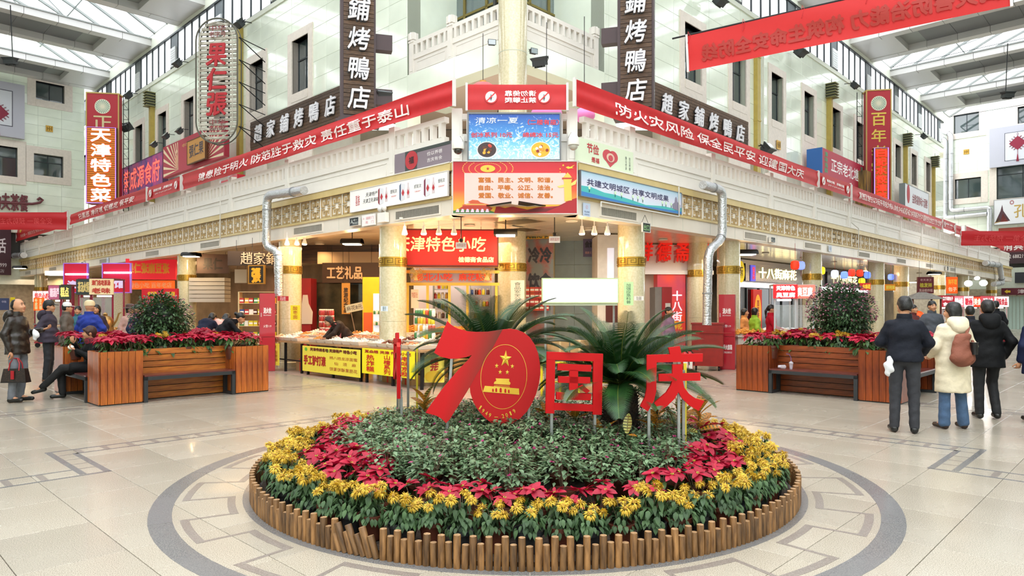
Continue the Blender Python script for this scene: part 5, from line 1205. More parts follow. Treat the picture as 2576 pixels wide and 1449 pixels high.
# ---- two big vertical signs down the streets
m_slatlit = flat('c8701c', .18); m_neonv = flat('b080e8', 1.1)
def tall_sign(px0, px1, py0, py1, Y, ang, label, top, topc, lit, lx, litc, sidetxt, side):
    x0, _, z1 = at(px0, py0, Y); x1, _, z0 = at(px1, py1, Y); w, h = x1-x0, z1-z0
    t = thing('vertical_street_sign', label, 'sign', ((x0+x1)/2, Y, z0), ang)
    M().box(-w/2, w/2, 0, .5, 0, h).ob('box', mat('sign_crimson', 'a8202e', .45), t, smooth=False)
    M().box(-w/2-.05, w/2+.05, -.02, .52, h, h+.06).box(-w/2-.05, -w/2, -.02, .02, 0, h).box(w/2, w/2+.05, -.02, .02, 0, h).ob('gold_edge', flat('b89c56'), t, smooth=False)
    disc(t, 0, h-.62, .36, -.005, 'd8d4bc', name='round_emblem')
    b = M()
    for k in range(22): a_ = 2*pi*k/22; b.add([(q*cos(a_+o), -.012, h-.62+q*sin(a_+o)) for q, o in ((.08, 0), (.3, -.06), (.34, 0), (.3, .06))], [(0, 1, 2, 3)])
    b.ob('emblem_petals', flat('4a8a7c'), t, smooth=False)
    for k, chh in enumerate(top): text(chh, 0, h-1.4-k*.8, w*.62, .62, -.01, flat(topc), t, name='gold_character', bold=.01)
    (la, lb, lz0, lz1) = lx
    A = -w/2+w*la; B = -w/2+w*lb; M().box(A, B, -.16, -.0, h*lz0, h*lz1).ob('light_box', flat('5a3a2c'), t, smooth=False)
    n = 34
    for k in range(n): za = h*lz0+.05+(h*(lz1-lz0)-.1)*k/n; M().box(A+.05, B-.05, -.19, -.16, za+.012, za+(h*(lz1-lz0)-.1)/n-.008).ob('slat', m_slatlit, t, smooth=False)
    M().tube([(A+.02, -.2, h*lz0+.02), (B-.02, -.2, h*lz0+.02), (B-.02, -.2, h*lz1-.02), (A+.02, -.2, h*lz1-.02), (A+.02, -.2, h*lz0+.02)], .022, 6).ob('neon_tube', m_neonv, t)
    m = len(lit); zt = h*lz1; hh = (h*(lz1-lz0)-.1)/m
    for k, chh in enumerate(lit): text(chh, (A+B)/2, zt-.05-hh*(k+.5), (B-A)*.66, hh*.84, -.2, flat(litc, 1.2 if litc == 'fff4e0' else .6), t, ex=.03, name='lit_character', bold=.018); text(chh, (A+B)/2, zt-.05-hh*(k+.5), (B-A)*.7, hh*.88, -.195, flat('d82c08', .5), t, name='glow_edge', bold=.03)
    b = text(sidetxt, 0, 0, .26, h*.86, 0, None, vert=True, ls=1.4, ret=True); sx = -w/2-.06 if side < 0 else w/2+.06
    M().join(b, Matrix.Translation((sx, .25, h*.5)) @ Matrix.Rotation(R(-90 if side < 0 else 90), 4, 'Z')).ob('side_lettering', flat('cfb46a'), t, smooth=False)
    lt = M()
    xx = w/2+.18 if side < 0 else -w/2-.18
    for dx in (-.12, .12): lt.tube([(xx+dx, .5, -.8), (xx+dx, .5, h+.1)], .02, 4)
    for k in range(12): z = -.6+h*k/11; lt.tube([(xx-.12, .5, z), (xx+.12, .5, z)], .015, 4).tube([(xx+.12, .5, z), (xx-.12, .5, z+.3)], .01, 4)
    lt.ob('lattice_mast', m_dark, t)
    return t
tall_sign(222, 294, 236, 513, 33.5, R(9), 'tall red sign with orange-lit panel reading 天津特色菜 on the left', '正宗', 'c8bc8c', '天津特色菜', (.02, .99, 0., .69), 'fff4e0', '天津老字号正宗津菜', -1)
tall_sign(2183, 2238, 228, 510, 33.5, R(-9), 'tall red sign 百年老字 with neon-edged panel 白記水饺 on the right', '百年老字', 'd8bc4c', '白記水饺津菜', (.24, .86, 0., .485), 'f23a1c', '天津老字号正宗水饺', 1)

# ---- smaller shop signs on the upper walls
a, b = FL.at(314, 450, -3.3)[0], FL.at(423, 420, -3.3)[0]; zt = FL.at(314, 430, -3.3)[1]; zb = FL.at(314, 500, -3.3)[1]
sign('neon_board', 'purple neon-lettered food sign right of the tall orange-lit sign', FL, a, b, zb, zt, -3.3, '', [('荣成源食府', .52, .5, .84, .72, 'f06a58', {'lit': .8, 'bold': .012}), ('荣成源食府', .52, .47, .84, .7, 'c22a48', {'lit': .3})], depth=.25, fc='5a3a5c', mats=mat('purple_print', '5a4a8c', .5, c2='c04a88', vs=1.6, ramp=(.35, .6)))
a, b = FL.at(422, 400, -2.9)[0], FL.at(577, 400, -2.9)[0]; z1_ = FL.at(422, 373, -2.9)[1]; z0_ = FL.at(422, 450, -2.9)[1]
t = sign('fan_board', 'crimson shop board with cream sun rays below the oval sign', FL, a, b, z0_, z1_, -2.9, 'b03044', [('中华老字号', .5, .78, .3, .12, 'd8b868', {})], depth=.2)
w, h = b-a, z1_-z0_
for ox, dr in ((.28, 1), (.72, -1)):
    for k in range(9):
        a0 = pi/2 + dr*(k+.2)*.19; L = .3; c0 = (ox*w, .1*h)
        e = [(c0[0], c0[1])]; 
        for q in (a0, a0+.07*dr): 
            dx, dz = cos(q), sin(q); L_ = min((w*.27)/max(.05, abs(dx)), (h*.86)/max(.05, abs(dz))); e.append((c0[0]+dx*L_, c0[1]+dz*L_))
        M().prism(e, -.204, -.202).ob('ray_print', flat('ecd9b4'), t, smooth=False)
    disc(t, ox*w-.2*dr, h*.38, .16, -.206, 'd8a080', rz=.32, name='figure_print'); disc(t, ox*w-.2*dr, h*.68, .09, -.208, 'ecc8a8', name='figure_print')
sign('plaque', 'ochre plaque 張仁果 set in the crimson ray board', FL, *[FL.at(x, 400, -2.6)[0] for x in (476, 521)], z0_+.12, z0_+1.05, -2.6, 'c0893c', [('張仁果', .52, .52, .78, .55, '3a3440', {'bold': .01})], depth=.08, fc='5c3a1c')
s = FL.at(590, 390, -2.6)[0]; t = thing('red_gift_box', 'glossy red boxes peeking over the banner near the ray board', 'box', FL.P(s-.5, 5.6, -2.6), FL.a); M().box(0, .6, -.3, 0, 0, .75).box(.8, 1.4, -.3, 0, 0, .85).ob('box', mat('glossy_red', 'b8102a', .2), t, smooth=False); M().box(-.12, 0, -.3, 0, 0, .8).box(.62, .78, -.3, 0, 0, .9).ob('silver_edge', flat('c8c8cc'), t, smooth=False)
a, b = FR.at(2048, 400, -3.2)[0], FR.at(2155, 440, -3.2)[0]; z1_ = FR.at(2048, 374, -3.2)[1]; z0_ = FR.at(2048, 441, -3.2)[1]
t = sign('shop_sign', 'red sign with white characters 正宗老北塘 and blue end on the right wall', FR, a, b, z0_, z1_, -3.2, 'b01c3c', [('正宗老北塘', .52, .5, .66, .5, 'f2eeee', {'bold': .012}), ('津味海鲜', .08, .5, .07, .8, '2c9a6a', {'vert': True, 'bold': .006}), ('百年老店', .93, .5, .07, .8, '2c9a6a', {'vert': True, 'bold': .006})], depth=.35)
M().box(-.06, 0, -.36, .3, 0, z1_-z0_).ob('blue_end_panel', flat('2c62a8'), t, smooth=False)
a, b = FR.at(2262, 480, -3.2)[0], FR.at(2322, 500, -3.2)[0]; z1_ = FR.at(2262, 463, -3.2)[1]; z0_ = FR.at(2262, 522, -3.2)[1]
t = sign('shop_sign', 'white sign with dark red characters and red roundel on the far right wall', FR, a, b, z0_, z1_, -3.2, 'dfe2e8', [('金聚福鲁味大酒楼', .62, .5, .66, .42, '8a1c2c', {'bold': .006})], depth=.3, fc='7c8488'); disc(t, (b-a)*.13, (z1_-z0_)*.62, .3, -.305, 'b02030', name='roundel', rz=.55)
s = FR.at(2163, 450, -2.9)[0]; sign('wall_cabinet', 'stained beige wall cabinet beside the 正宗老北塘 sign', FR, s-.4, s+1.1, 6.3, 8.2, -3.0, '', (), depth=.5, mats=mat('rust_stained_beige', 'a08038', .7, c2='3c2c1c', vs=2, stretch=(3, 3, .4)), cat='cabinet')

# ---- end wall boards
def wallsign(fr, box, label, c, texts, name='billboard', depth=.25, d=.05, fc=None, mats=None):
    a_ = fr.at(box[0], box[1], d+depth); b_ = fr.at(box[2], box[3], d+depth); c_ = fr.at(box[0], box[3], d+depth)
    return sign(name, label, fr, a_[0], b_[0], b_[1], fr.at(box[2], box[1], d+depth)[1], d, c, texts, depth=depth, fc=fc, mats=mats), b_[0]-a_[0]
t, w = wallsign(BR, (2489, 302, 2640, 405), 'grey billboard with dark red Chinese knot on the right end wall', 'b9bac6', ())
def knot(t, cx, cz, s, y, c='8a1c38'):
    M().prism([(cx-s, cz), (cx, cz+s), (cx+s, cz), (cx, cz-s)], y-.01, y).ob('knot_print', flat(c), t, smooth=False)
    b = M()
    for k in range(12):
        e = k % 3; f = (e+1)/4; sx, sz = ((-1, 1), (1, 1), (1, -1), (-1, -1))[k//3]; p = Vector((cx+sx*s*(1-f), y-.012, cz+sz*s*f)); nn = Vector((sx, 0, sz)).normalized()*s*.25
        b.tube([p+nn*.0, p+nn*.6+Vector((s*.08, 0, 0)), p+nn*1.2, p+nn*.6-Vector((s*.08, 0, 0)), p], .012*s*2, 4)
    b.tube([(cx, y-.01, cz+s), (cx-.1*s, y-.01, cz+1.25*s), (cx, y-.01, cz+1.5*s), (cx+.1*s, y-.01, cz+1.25*s), (cx, y-.01, cz+s)], .02*s, 4).tube([(cx, y-.01, cz-s), (cx, y-.01, cz-1.6*s)], .03*s, 4)
    for dx in (-.12, 0, .12): b.tube([(cx, y-.01, cz-1.6*s), (cx+dx*s, y-.01, cz-2.6*s)], .05*s, 4)
    b.ob('knot_loops', flat(c), t)
hz = t.children[0].dimensions.z
M().box(.9, w-.6, -.262, -.25, .35, .38).box(.9, w-.6, -.262, -.25, hz-.5, hz-.47).box(.9, .93, -.262, -.25, .35, hz-.5).ob('printed_frame', flat('4a4a58'), t, smooth=False); M().box(.93, w-.6, -.256, -.25, .38, hz-.5).ob('pale_panel', flat('d4d8e0'), t, smooth=False)
knot(t, BR.at(2560, 340, .3)[0]-BR.at(2489, 340, .3)[0], hz*.55, .5, -.262)
t, w = wallsign(BL, (-80, 215, 62, 350), 'grey billboard with knot print on the left end wall', 'b9bac6', ()); hz = t.children[0].dimensions.z
x = BL.at(30, 300, .3)[0]-BL.at(-80, 300, .3)[0]; M().box(.5, x, -.262, -.25, .6, .64).box(.5, x, -.262, -.25, hz-.5, hz-.46).box(x, x+.04, -.262, -.25, .6, hz-.46).ob('printed_frame', flat('4a4a58'), t, smooth=False); M().box(.54, x, -.256, -.25, .64, hz-.5).ob('pale_panel', flat('d4d8e0'), t, smooth=False)
knot(t, BL.at(-4, 300, .3)[0]-BL.at(-80, 300, .3)[0], hz*.42, .5, -.262)
t, w = wallsign(BR, (2501, 492, 2640, 556), 'white board with painted temple roof and gilt 孔 character on the right end wall', 'dcdee2', [('孔府', .62, .5, .5, .55, 'b89a50', {'bold': .01}), ('◎', .33, .86, .08, .18, '9a2c3c', {})], depth=.2, fc='8a8a88'); hz = t.children[0].dimensions.z
for pts, c in (([(.02, .1), (.12, .55), (.15, .8), (.17, .55), (.3, .12)], '4a2c34'), ([(.0, .05), (.08, .3), (.12, .1)], 'b09058'), ([(.12, .1), (.16, .45), (.26, .1)], 'a85048')): shp(t, pts, w, hz, -.203, c, 'temple_print')
t, w = wallsign(BR, (2512, 566, 2640, 660), 'dark red shop board with 店 character and phone number on the right end wall', '', [('清真饭店', .5, .52, .8, .3, 'd8d0cc', {'bold': .012}), ('022 68821999', .38, .2, .5, .1, 'd8d0cc', {}), ('天津风味', .45, .82, .4, .12, 'c8b860', {})], depth=.15, mats=grad_print('maroon_print', [(0, '2e1a22'), (.3, '34161e'), (.4, '8a1c24'), (.8, 'a83a2c'), (1, '7a2c1c')]))
t, w = wallsign(BL, (-90, 570, 28, 692), 'dark board with white 活 character and number at the left edge', '3a1420', [('生活', .66, .6, .45, .3, 'd8d0d4', {'bold': .01}), ('68821999', .7, .2, .4, .08, 'd8d0d4', {}), ('天津饭店', .6, .08, .5, .07, 'a8a0a4', {})], depth=.12)
t, w = wallsign(BR, (2519, 723, 2650, 741), 'dark maroon direction board with yellow arrow and 津川 on the right', '5a1424', [('津川名店', .62, .5, .6, .6, 'd8c8c8', {'bold': .004})], depth=.12, name='direction_board'); hz = t.children[0].dimensions.z
M().prism([(w*.06, hz*.5), (w*.12, hz*.8), (w*.12, hz*.65), (w*.18, hz*.65), (w*.18, hz*.35), (w*.12, hz*.35), (w*.12, hz*.2)], -.126, -.122).ob('arrow', flat('d8b428'), t, smooth=False)
t, w = wallsign(BR, (2553, 683, 2640, 710), 'black screen on the right end wall', '22262c', (), name='screen', depth=.1)
# red scroll lettering on the left end wall
t = thing('scroll_lettering', 'dark red raised 茶餐 characters with a curled underline on the left end wall', 'sign', BL.P(0, 0, .06), BL.a)
q = BL.at(-20, 491, .06), BL.at(70, 491, .06); text('功夫茶餐', (q[0][0]+q[1][0])/2, q[0][1]-.3, q[1][0]-q[0][0], .95, 0, mat('maroon_relief', '6a3036', .5), t, ex=.08, bold=.02)
q = [BL.at(x, y, .06) for x, y in ((-60, 507), (30, 511), (80, 513), (100, 510), (107, 503), (100, 498), (94, 503))]; M().tube([(s_, -.04, z_) for s_, z_ in q], .07, 8).ob('scroll', mat('maroon_relief', ''), t)
# gilt square plaques
for fr, d, px, py, lab in ((BL, .02, 124, 324, 'left end wall'), (BR, .02, 2431, 382, 'right end wall'), (FR, -3.62, 1958, 365, 'right wall'), (FR, -3.62, 2333, 520, 'far end of the right wall')):
    s, z = fr.at(px, py, d); t = thing('gilt_plaque', 'small square gilt plaque on the %s' % lab, 'plaque', fr.P(s, z, d), fr.a); M().box(-.18, .18, -.03, 0, -.18, .18).ob('plate', mat('plaque_gold', 'c9a04a', .4, .6), t, smooth=False)
    M().box(-.13, .13, -.04, -.03, -.02, .02).box(-.02, .02, -.04, -.03, -.13, .13).box(-.13, -.09, -.04, -.03, -.13, .1).box(.09, .13, -.04, -.03, -.1, .13).ob('relief', mat('plaque_relief', '8a6a24', .5, .5), t, smooth=False)

# ---- gold downpipes with louvred hopper boxes
m_pipe = mat('gold_downpipe', 'b5a052', .45, .2, var=.06)
def hopper(fr, px, pyt, pyb, d, label, w=.24):
    s, z1_ = fr.at(px, pyt, d+.2); z0_ = fr.at(px, pyb, d+.2)[1]; t = thing('louvred_downpipe', label, 'downpipe', fr.P(s, 4.4, d), fr.a)
    h = z1_-z0_; z = z0_-4.4
    M().box(-.11, .11, -.22, 0, 0, z).ob('pipe', m_pipe, t, smooth=False)
    b = M().box(-w*.8, w*.8, -.4, 0, z+.04, z+h-.04)
    b.ob('hopper_core', flat('3c4030'), t, smooth=False); n = 6
    for k in range(n): zz = z+h*k/(n-1); M().box(-w, w, -.46, .0, zz-.02, zz+.02).ob('louvre', flat('7c7a50'), t, smooth=False)
    M().tube([(0, -.2, z+h), (0, -.2, z+h+.25)], .012, 4).ob('finial', m_dark, t)
hopper(FR, 2092, 212, 246, DU, 'gold downpipe with green louvred box between the right wall windows'); hopper(FR, 2283, 338, 367, DU, 'gold downpipe with louvred box right of the tall red sign'); hopper(FR, 2352, 395, 420, DU, 'gold downpipe with louvred box at the end of the right wall')
hopper(FL, 377, 234, 268, DU, 'gold downpipe with louvred box right of the tall orange-lit sign'); hopper(FL, 197, 345, 373, DU, 'gold downpipe with louvred box in the left corner')
for fr, px, lab in ((FR, 1906, 'right wall near the hanging red banner'), (FL, 602, 'left wall behind the oval sign')):
    s = fr.at(px, 200, DU+.1)[0]; t = thing('downpipe', 'plain gold downpipe on the %s' % lab, 'downpipe', fr.P(s, 4.4, DU), fr.a); M().box(-.14, .14, -.16, 0, 0, 8.5).ob('pipe', m_pipe, t, smooth=False)
    for z in (2, 4.5, 7): M().box(-.16, .16, -.18, 0, z, z+.06).ob('clamp', m_pipe, t, smooth=False)
for k, dx in enumerate((.35, .5, .62)): s = FR.at(1906, 200, DU+.1)[0]+dx; tag(M().tube([(s, -.06, 4.4), (s, -.06, 12.9)], .025, 6).ob('conduit', flat('ddddd0'), loc=FR.P(0, 0, DU), rz=FR.a), 'thin pale conduit, %s right of the plain gold downpipe on the right wall' % ('first', 'second', 'third')[k], 'pipe', 'conduits on the right wall')

# ---- foil ducts
def duct(pts, r, label, n=12):
    P = [Vector(p) for p in pts]; out = []
    for i, p in enumerate(P):                                # rounded elbows
        if 0 < i < len(P)-1:
            a_ = (P[i-1]-p).normalized(); b_ = (P[i+1]-p).normalized(); e = min(.22, (P[i-1]-p).length*.45, (P[i+1]-p).length*.45)
            for tt in (0, .25, .5, .75, 1): out.append(p + a_*e*(1-tt)**2 + b_*e*tt**2)
        else: out.append(p)
    fine = []
    for p, q in zip(out, out[1:]):
        m_ = max(1, int((q-p).length/.12)); fine += [p + (q-p)*k/m_ for k in range(m_)]
    fine.append(out[-1]); c = fine[0].copy(); rs = [r*rnd.uniform(.93, 1.06) for _ in fine]
    t = thing('foil_duct', label, 'duct', tuple(c)); M().tube([p-c for p in fine], rs, n).ob('duct', m_foil, t)
    for k in range(4, len(fine)-4, 14): M().tube([fine[k]-c, fine[k]-c+(fine[k+1]-fine[k])*.25], r*1.12, n).ob('strap', flat('8a8c8e'), t)
    return t
def fp(fr, d, *px): return [(lambda q: fr.P(q[0], q[1], d))(fr.at(x, y, d)) for x, y in px]
duct(fp(FL, .35, (765, 479), (672, 492), (670, 622)) + fp(FL, .2, (700, 632), (702, 745)), .11, 'foil-wrapped duct bending down the left arcade edge')
duct(fp(FR, .35, (1768, 465), (1817, 478), (1817, 600), (1782, 632), (1778, 818)), .105, 'foil-wrapped duct bending down beside the right columns')
duct(fp(BR, .3, (2368, 330), (2392, 338), (2392, 530), (2489, 522), (2489, 585)), .16, 'long foil duct zigzagging on the right end wall, outer run'); duct(fp(BR, .3, (2352, 345), (2378, 352), (2378, 548), (2483, 538)), .16, 'long foil duct on the right end wall, inner run')
duct(fp(FR, .3, (2478, 662), (2515, 667), (2521, 712), (2500, 715)), .16, 'short foil duct elbow at the far right end of the arcade edge'); duct(fp(FL, .3, (60, 642), (20, 645), (18, 695)), .16, 'short foil duct elbow at the far left end of the arcade edge')
# thin conduits on the arcade edge
for fr, pts, lab in ((FL, ((554, 482), (554, 600), (551, 612)), 'thin grey conduit with a kink down the left lattice band'), (FR, ((1512, 520), (1512, 508), (1708, 545), (1708, 470)), 'white conduit stepping below the blue-green slogan board'), (FR, ((2142, 500), (2142, 560), (2160, 575), (2160, 640)), 'thin grey conduit crossing the right lattice band')):
    P = fp(fr, .12, *pts); tag(M().tube([Vector(p)-Vector(P[0]) for p in P], .016, 6).ob('conduit', flat('cfccc4'), loc=P[0]), lab, 'pipe')

# ---- floodlights
def flood(p, label, yaw=0, pitch=-35, s=1., cat='floodlight', arm=None):
    t = thing('floodlight', label, cat, p, yaw); t.scale = (s,)*3; rot = Matrix.Rotation(R(pitch), 4, 'X'); b = M()
    h = M().box(-.16, .16, -.1, .08, -.11, .11).add([(-.2, -.12, -.14), (.2, -.12, -.14), (.2, -.12, .14), (-.2, -.12, .14), (-.15, -.02, -.1), (.15, -.02, -.1), (.15, -.02, .1), (-.15, -.02, .1)], [(3, 2, 1, 0), (0, 1, 5, 4), (1, 2, 6, 5), (2, 3, 7, 6), (3, 0, 4, 7)])
    for k in range(5): h.box(-.12+.05*k, -.1+.05*k, .08, .12, -.09, .09)
    M().join(h, rot).ob('housing', mat('floodlight_grey', '3a3e40', .5, .3), t, smooth=False); M().join(M().box(-.17, .17, -.128, -.121, -.115, .115), rot).ob('lens', mat('lens_glass', '9aa4a8', .08, coat=1.), t, smooth=False)
    M().tube([(-.19, 0, 0), (-.19, .1, .12), (.19, .1, .12), (.19, 0, 0)], .012, 4).tube([(0, .1, .12), (0, .4, .15)] if arm is None else [(0, .1, .12), arm], .015, 5).ob('bracket', m_dark, t)
    return t
def fpt(fr, px, py, d): q = fr.at(px, py, d); return fr.P(q[0], q[1], d)
for fr, px, py, d, s, lab, yaw in ((FL, 603, 60, -3.2, 1.2, 'grey floodlight under the ledge above the oval sign', FL.a), (FL, 447, 160, -3.2, 1.2, 'grey floodlight left of the oval sign', FL.a), (FL, 323, 240, -3.2, 1.3, 'grey floodlight right of the tall orange-lit sign', FL.a),
        (FL, 317, 322, -2.6, 1.5, 'dark floodlight aimed from beside the orange-lit sign', R(150)), (FL, 388, 364, -2.4, .9, 'left of three small spotlights on long arms over the neon sign', FL.a), (FL, 418, 343, -2.4, .9, 'middle of three small spotlights on long arms over the neon sign', FL.a), (FL, 452, 330, -2.4, .9, 'right of three small spotlights on long arms over the neon sign', FL.a),
        (FR, 1930, 376, -3.2, 1.5, 'black floodlight beside the gold downpipe above the right banner', FR.a), (FR, 2150, 215, -3.2, 1.2, 'floodlight on a truss arm left of the 百年老字 sign', FR.a), (FR, 2324, 343, -3.2, 1.2, 'grey floodlight under the ledge right of the 百年老字 sign', FR.a),
        (FR, 2013, 130, -3.2, 1.6, 'floodlight under the ledge behind the hanging red banner', FR.a), (FR, 1810, 2, -3.2, 1.4, 'floodlight at the top edge right of the right plank sign', FR.a)): flood(fpt(fr, px, py, d), lab, yaw, -40, s)
flood(at(1358, 157, 16.6), 'black open-lidded floodlight right of the corner column', R(-25), -70, 1.0); flood(at(966, 240, 17.6), 'black floodlight right of the left plank tower sign', R(20), -60, 1.0)
flood(at(1237, 108, 16.9), 'small round-headed lamp on the corner beam left of the column', R(10), 0, .5); flood(at(1341, 130, 16.9), 'small black spotlight on the corner beam right of the column', R(30), 0, .5)
flood(at(26, 155, 24.), 'white-rodded floodlight hanging from the left roof beams', 0, -80, 1.1, arm=(0, 0, 1.8)); flood(at(2535, 240, 26.), 'floodlight hanging from the right roof beams', 0, -80, 1.1, arm=(0, 0, 1.8))
# pink and red festive balloons or lanterns behind the corner banner
for x, y, Y, r, c, lab in ((1215, 230, 15.5, .26, 'c85a5c', 'top of a red silk lantern behind the left of the corner banner'), (1470, 290, 14.6, .2, 'e88ac8', 'pink inflatable edge behind the right of the corner banner'), (1375, 288, 14.9, .3, 'e88ac8', 'pink inflatable behind the corner banner beside the column')):
    t = thing('festive_lantern', lab, 'lantern', at(x, y, Y)); M().ball((0, 0, 0), r*1.15, r*1.15, r*.8, 18).ob('body', flat(c), t); M().cyl(0, 0, r*.75, r*.9, r*.3, n=12).ob('cap', flat('c8963c'), t); M().cyl(0, 0, r*.9, 7.8-t.location.z, .008, n=5).ob('cord', m_dark, t)
# ---------------------------------------------------------------- the two square wooden planters with benches
m_wv = mat('orange_brown_plank', '7c3414', .38, c2='c06a24', vs=3.2, stretch=(5, 5, .9), bump=.15, bs=30, coat=.15, ramp=(.3, .72)); objvar(m_wv, .22)
m_wh = mat('orange_brown_plank_horizontal', '8a4216', .38, c2='c67a2c', vs=3.2, stretch=(.9, .9, 6), bump=.15, bs=30, coat=.15, ramp=(.3, .72)); objvar(m_wh, .18)
m_wv2 = mat('red_brown_plank', '5e2008', .38, c2='94420f', vs=3.2, stretch=(5, 5, .9), bump=.15, bs=30, coat=.15, ramp=(.3, .72)); objvar(m_wv2, .2)
m_wh2 = mat('red_brown_plank_horizontal', '5e2409', .38, c2='96481a', vs=3.2, stretch=(.9, .9, 6), bump=.15, bs=30, coat=.15, ramp=(.3, .72)); objvar(m_wh2, .2)
m_benchs = mat('dark_red_bench_slat', '5e2a26', .3, var=.15, coat=.3); m_bfr = mat('charcoal_bench_frame', '2e3134', .5, .2)
def planter(u, v, label, mv, mh):
    A = 1.41; bx = .62; H = .87
    t = thing('wooden_planter', label, 'planter', W(u, v, 0), AL)
    M().box(-A+.4, A-.4, -A+.4, A-.4, 0, .7).ob('liner', m_soil, t, smooth=False)
    pw = bx/6
    PV = M().box(.004, pw-.003, -.02, 0, .02, H).mesh('plank', mv, smooth=False)
    L = 2*A-2*bx; PH = M().box(-L/2, L/2, -.02, 0, .006, H/8-.006).mesh('plank', mh, smooth=False)
    for sx in (-1, 1):
        for sy in (-1, 1):
            b = thing('corner_box', None, None); b.parent = t; b.location = (sx*(A-bx/2), sy*(A-bx/2), 0)
            M().box(-bx/2+.01, bx/2-.01, -bx/2+.01, bx/2-.01, 0, .78).ob('core', flat('2a1c14'), b, smooth=False)
            e = bx/2; M().box(-e-.01, e+.01, -e-.01, e+.01, 0, .03).ob('plinth', flat('1f1a18'), b, smooth=False)
            for f in range(4):
                for k in range(6):
                    x = -bx/2 + pw*k; a = f*pi/2
                    put('plank', PV, b, (x*cos(a) + (bx/2)*sin(a), x*sin(a) - (bx/2)*cos(a), 0), rz=a)
    for f in range(4):
        a = f*pi/2; rot = lambda x, y: (x*cos(a)-y*sin(a), x*sin(a)+y*cos(a), 0)
        yy = -(A-.40)
        for k in range(8): p = rot(0, yy); put('plank', PH, t, (p[0], p[1], H*k/8+.01), rz=a)
    return t
def bench(u, v, f, label):
    A = 1.41; L = 2*A-2*.62-.04; t = thing('bench', label, 'bench', W(u, v, 0), AL+f*pi/2)
    y0, y1 = -A-.05, -A+.35
    b = M()
    for x in (-L/2, L/2-.06):
        M().box(x, x+.06, y0, y0+.06, 0, .42).ob('leg', m_bfr, t, smooth=False); M().box(x, x+.06, y1-.06, y1, 0, .42).ob('leg', m_bfr, t, smooth=False); b.box(x, x+.06, y0+.06, y1-.06, 0, .05)
    b.box(-L/2, L/2, y0, y0+.05, .37, .43).box(-L/2, L/2, y1-.05, y1, .37, .43).box(-L/2, -L/2+.06, y0, y1, .37, .43).box(L/2-.06, L/2, y0, y1, .37, .43).ob('seat_frame', m_bfr, t, smooth=False)
    for k in range(5): M().box(-L/2+.01, L/2-.01, y0+.01+k*.077, y0+.08+k*.077, .43, .455).ob('slat', m_benchs, t, smooth=False)
    return t
LU, LV, RU, RV = -9.28, -.13, -.14, 9.07
planter(LU, LV, 'square orange-brown wooden planter with corner boxes on the left', m_wv, m_wh)
planter(RU, RV, 'square red-brown wooden planter with corner boxes on the right', m_wv2, m_wh2)
bench(LU, LV, 1, 'low dark-framed bench in the front recess of the left planter'); bench(LU, LV, 0, 'bench under the seated woman on the left planter')
bench(RU, RV, 0, 'low dark-framed bench with two empty cups, front of the right planter'); bench(RU, RV, 1, 'low bench on the street side of the right planter, behind the cream coat')
# planting
rnd.seed(5)
PP = [poinsettia((0, 0, -50), i, None, None, heads=4, full=False) for i in range(4)]; CP = [chrys((0, 0, -50), i, None, None, nb=7) for i in range(3)]
used = set()
def putp(protos, i, loc, sc, label, group, name):
    p = protos[i % len(protos)]
    if (name, i % len(protos)) not in used: used.add((name, i % len(protos))); p.location = loc; p.scale = (sc,)*3; p['label'] = label; p['category'] = 'potted flower'; p['group'] = group; return p
    return dup(p, loc, rnd.uniform(0, 6), label, group, sc)
for (u, v, side) in ((LU, LV, 'left'), (RU, RV, 'right')):
    k = 0
    for ring, r, n in ((0, 1.2, 28), (1, .86, 18)):
        for i in range(n):
            q = 4*i/n; f = int(q); e = (q-f)*2-1; x, y = ((e, -1), (1, e), (-e, 1), (-1, -e))[f]
            x *= r; y *= r
            if ring == 0 and abs(e) < .45: x, y = x*(.7 if f in (1, 3) else 1), y*(.7 if f in (0, 2) else 1)
            if side == 'left': x = max(-1.22, min(1.22, x)); 
            p = W(u+x+rnd.uniform(-.03, .03), v+y+rnd.uniform(-.03, .03), .63)
            ff = {0: 'far street', 1: 'front', 2: 'shop', 3: 'far'} if side == 'left' else {0: 'front', 1: 'street', 2: 'far', 3: 'shop'}
            yel = (ring == 1 and i % 3 != 1) if side == 'right' else (ring == 1 and i % 4 == 2)
            grp = ('yellow chrysanthemums' if yel else 'red poinsettias') + ' on the %s side of the %s planter' % (ff[f], side)
            lab = ('yellow chrysanthemum pot' if yel else 'red poinsettia pot') + ' in the %s row, %s side of the %s wooden planter' % (('outer', 'inner')[ring], ff[f], side)
            if yel: putp(CP, k, (p[0], p[1], .7), 1.35, lab, grp, 'c')
            else: putp(PP, k, p, 1.58 + .14*rnd.random(), lab, grp, 'p')
            k += 1
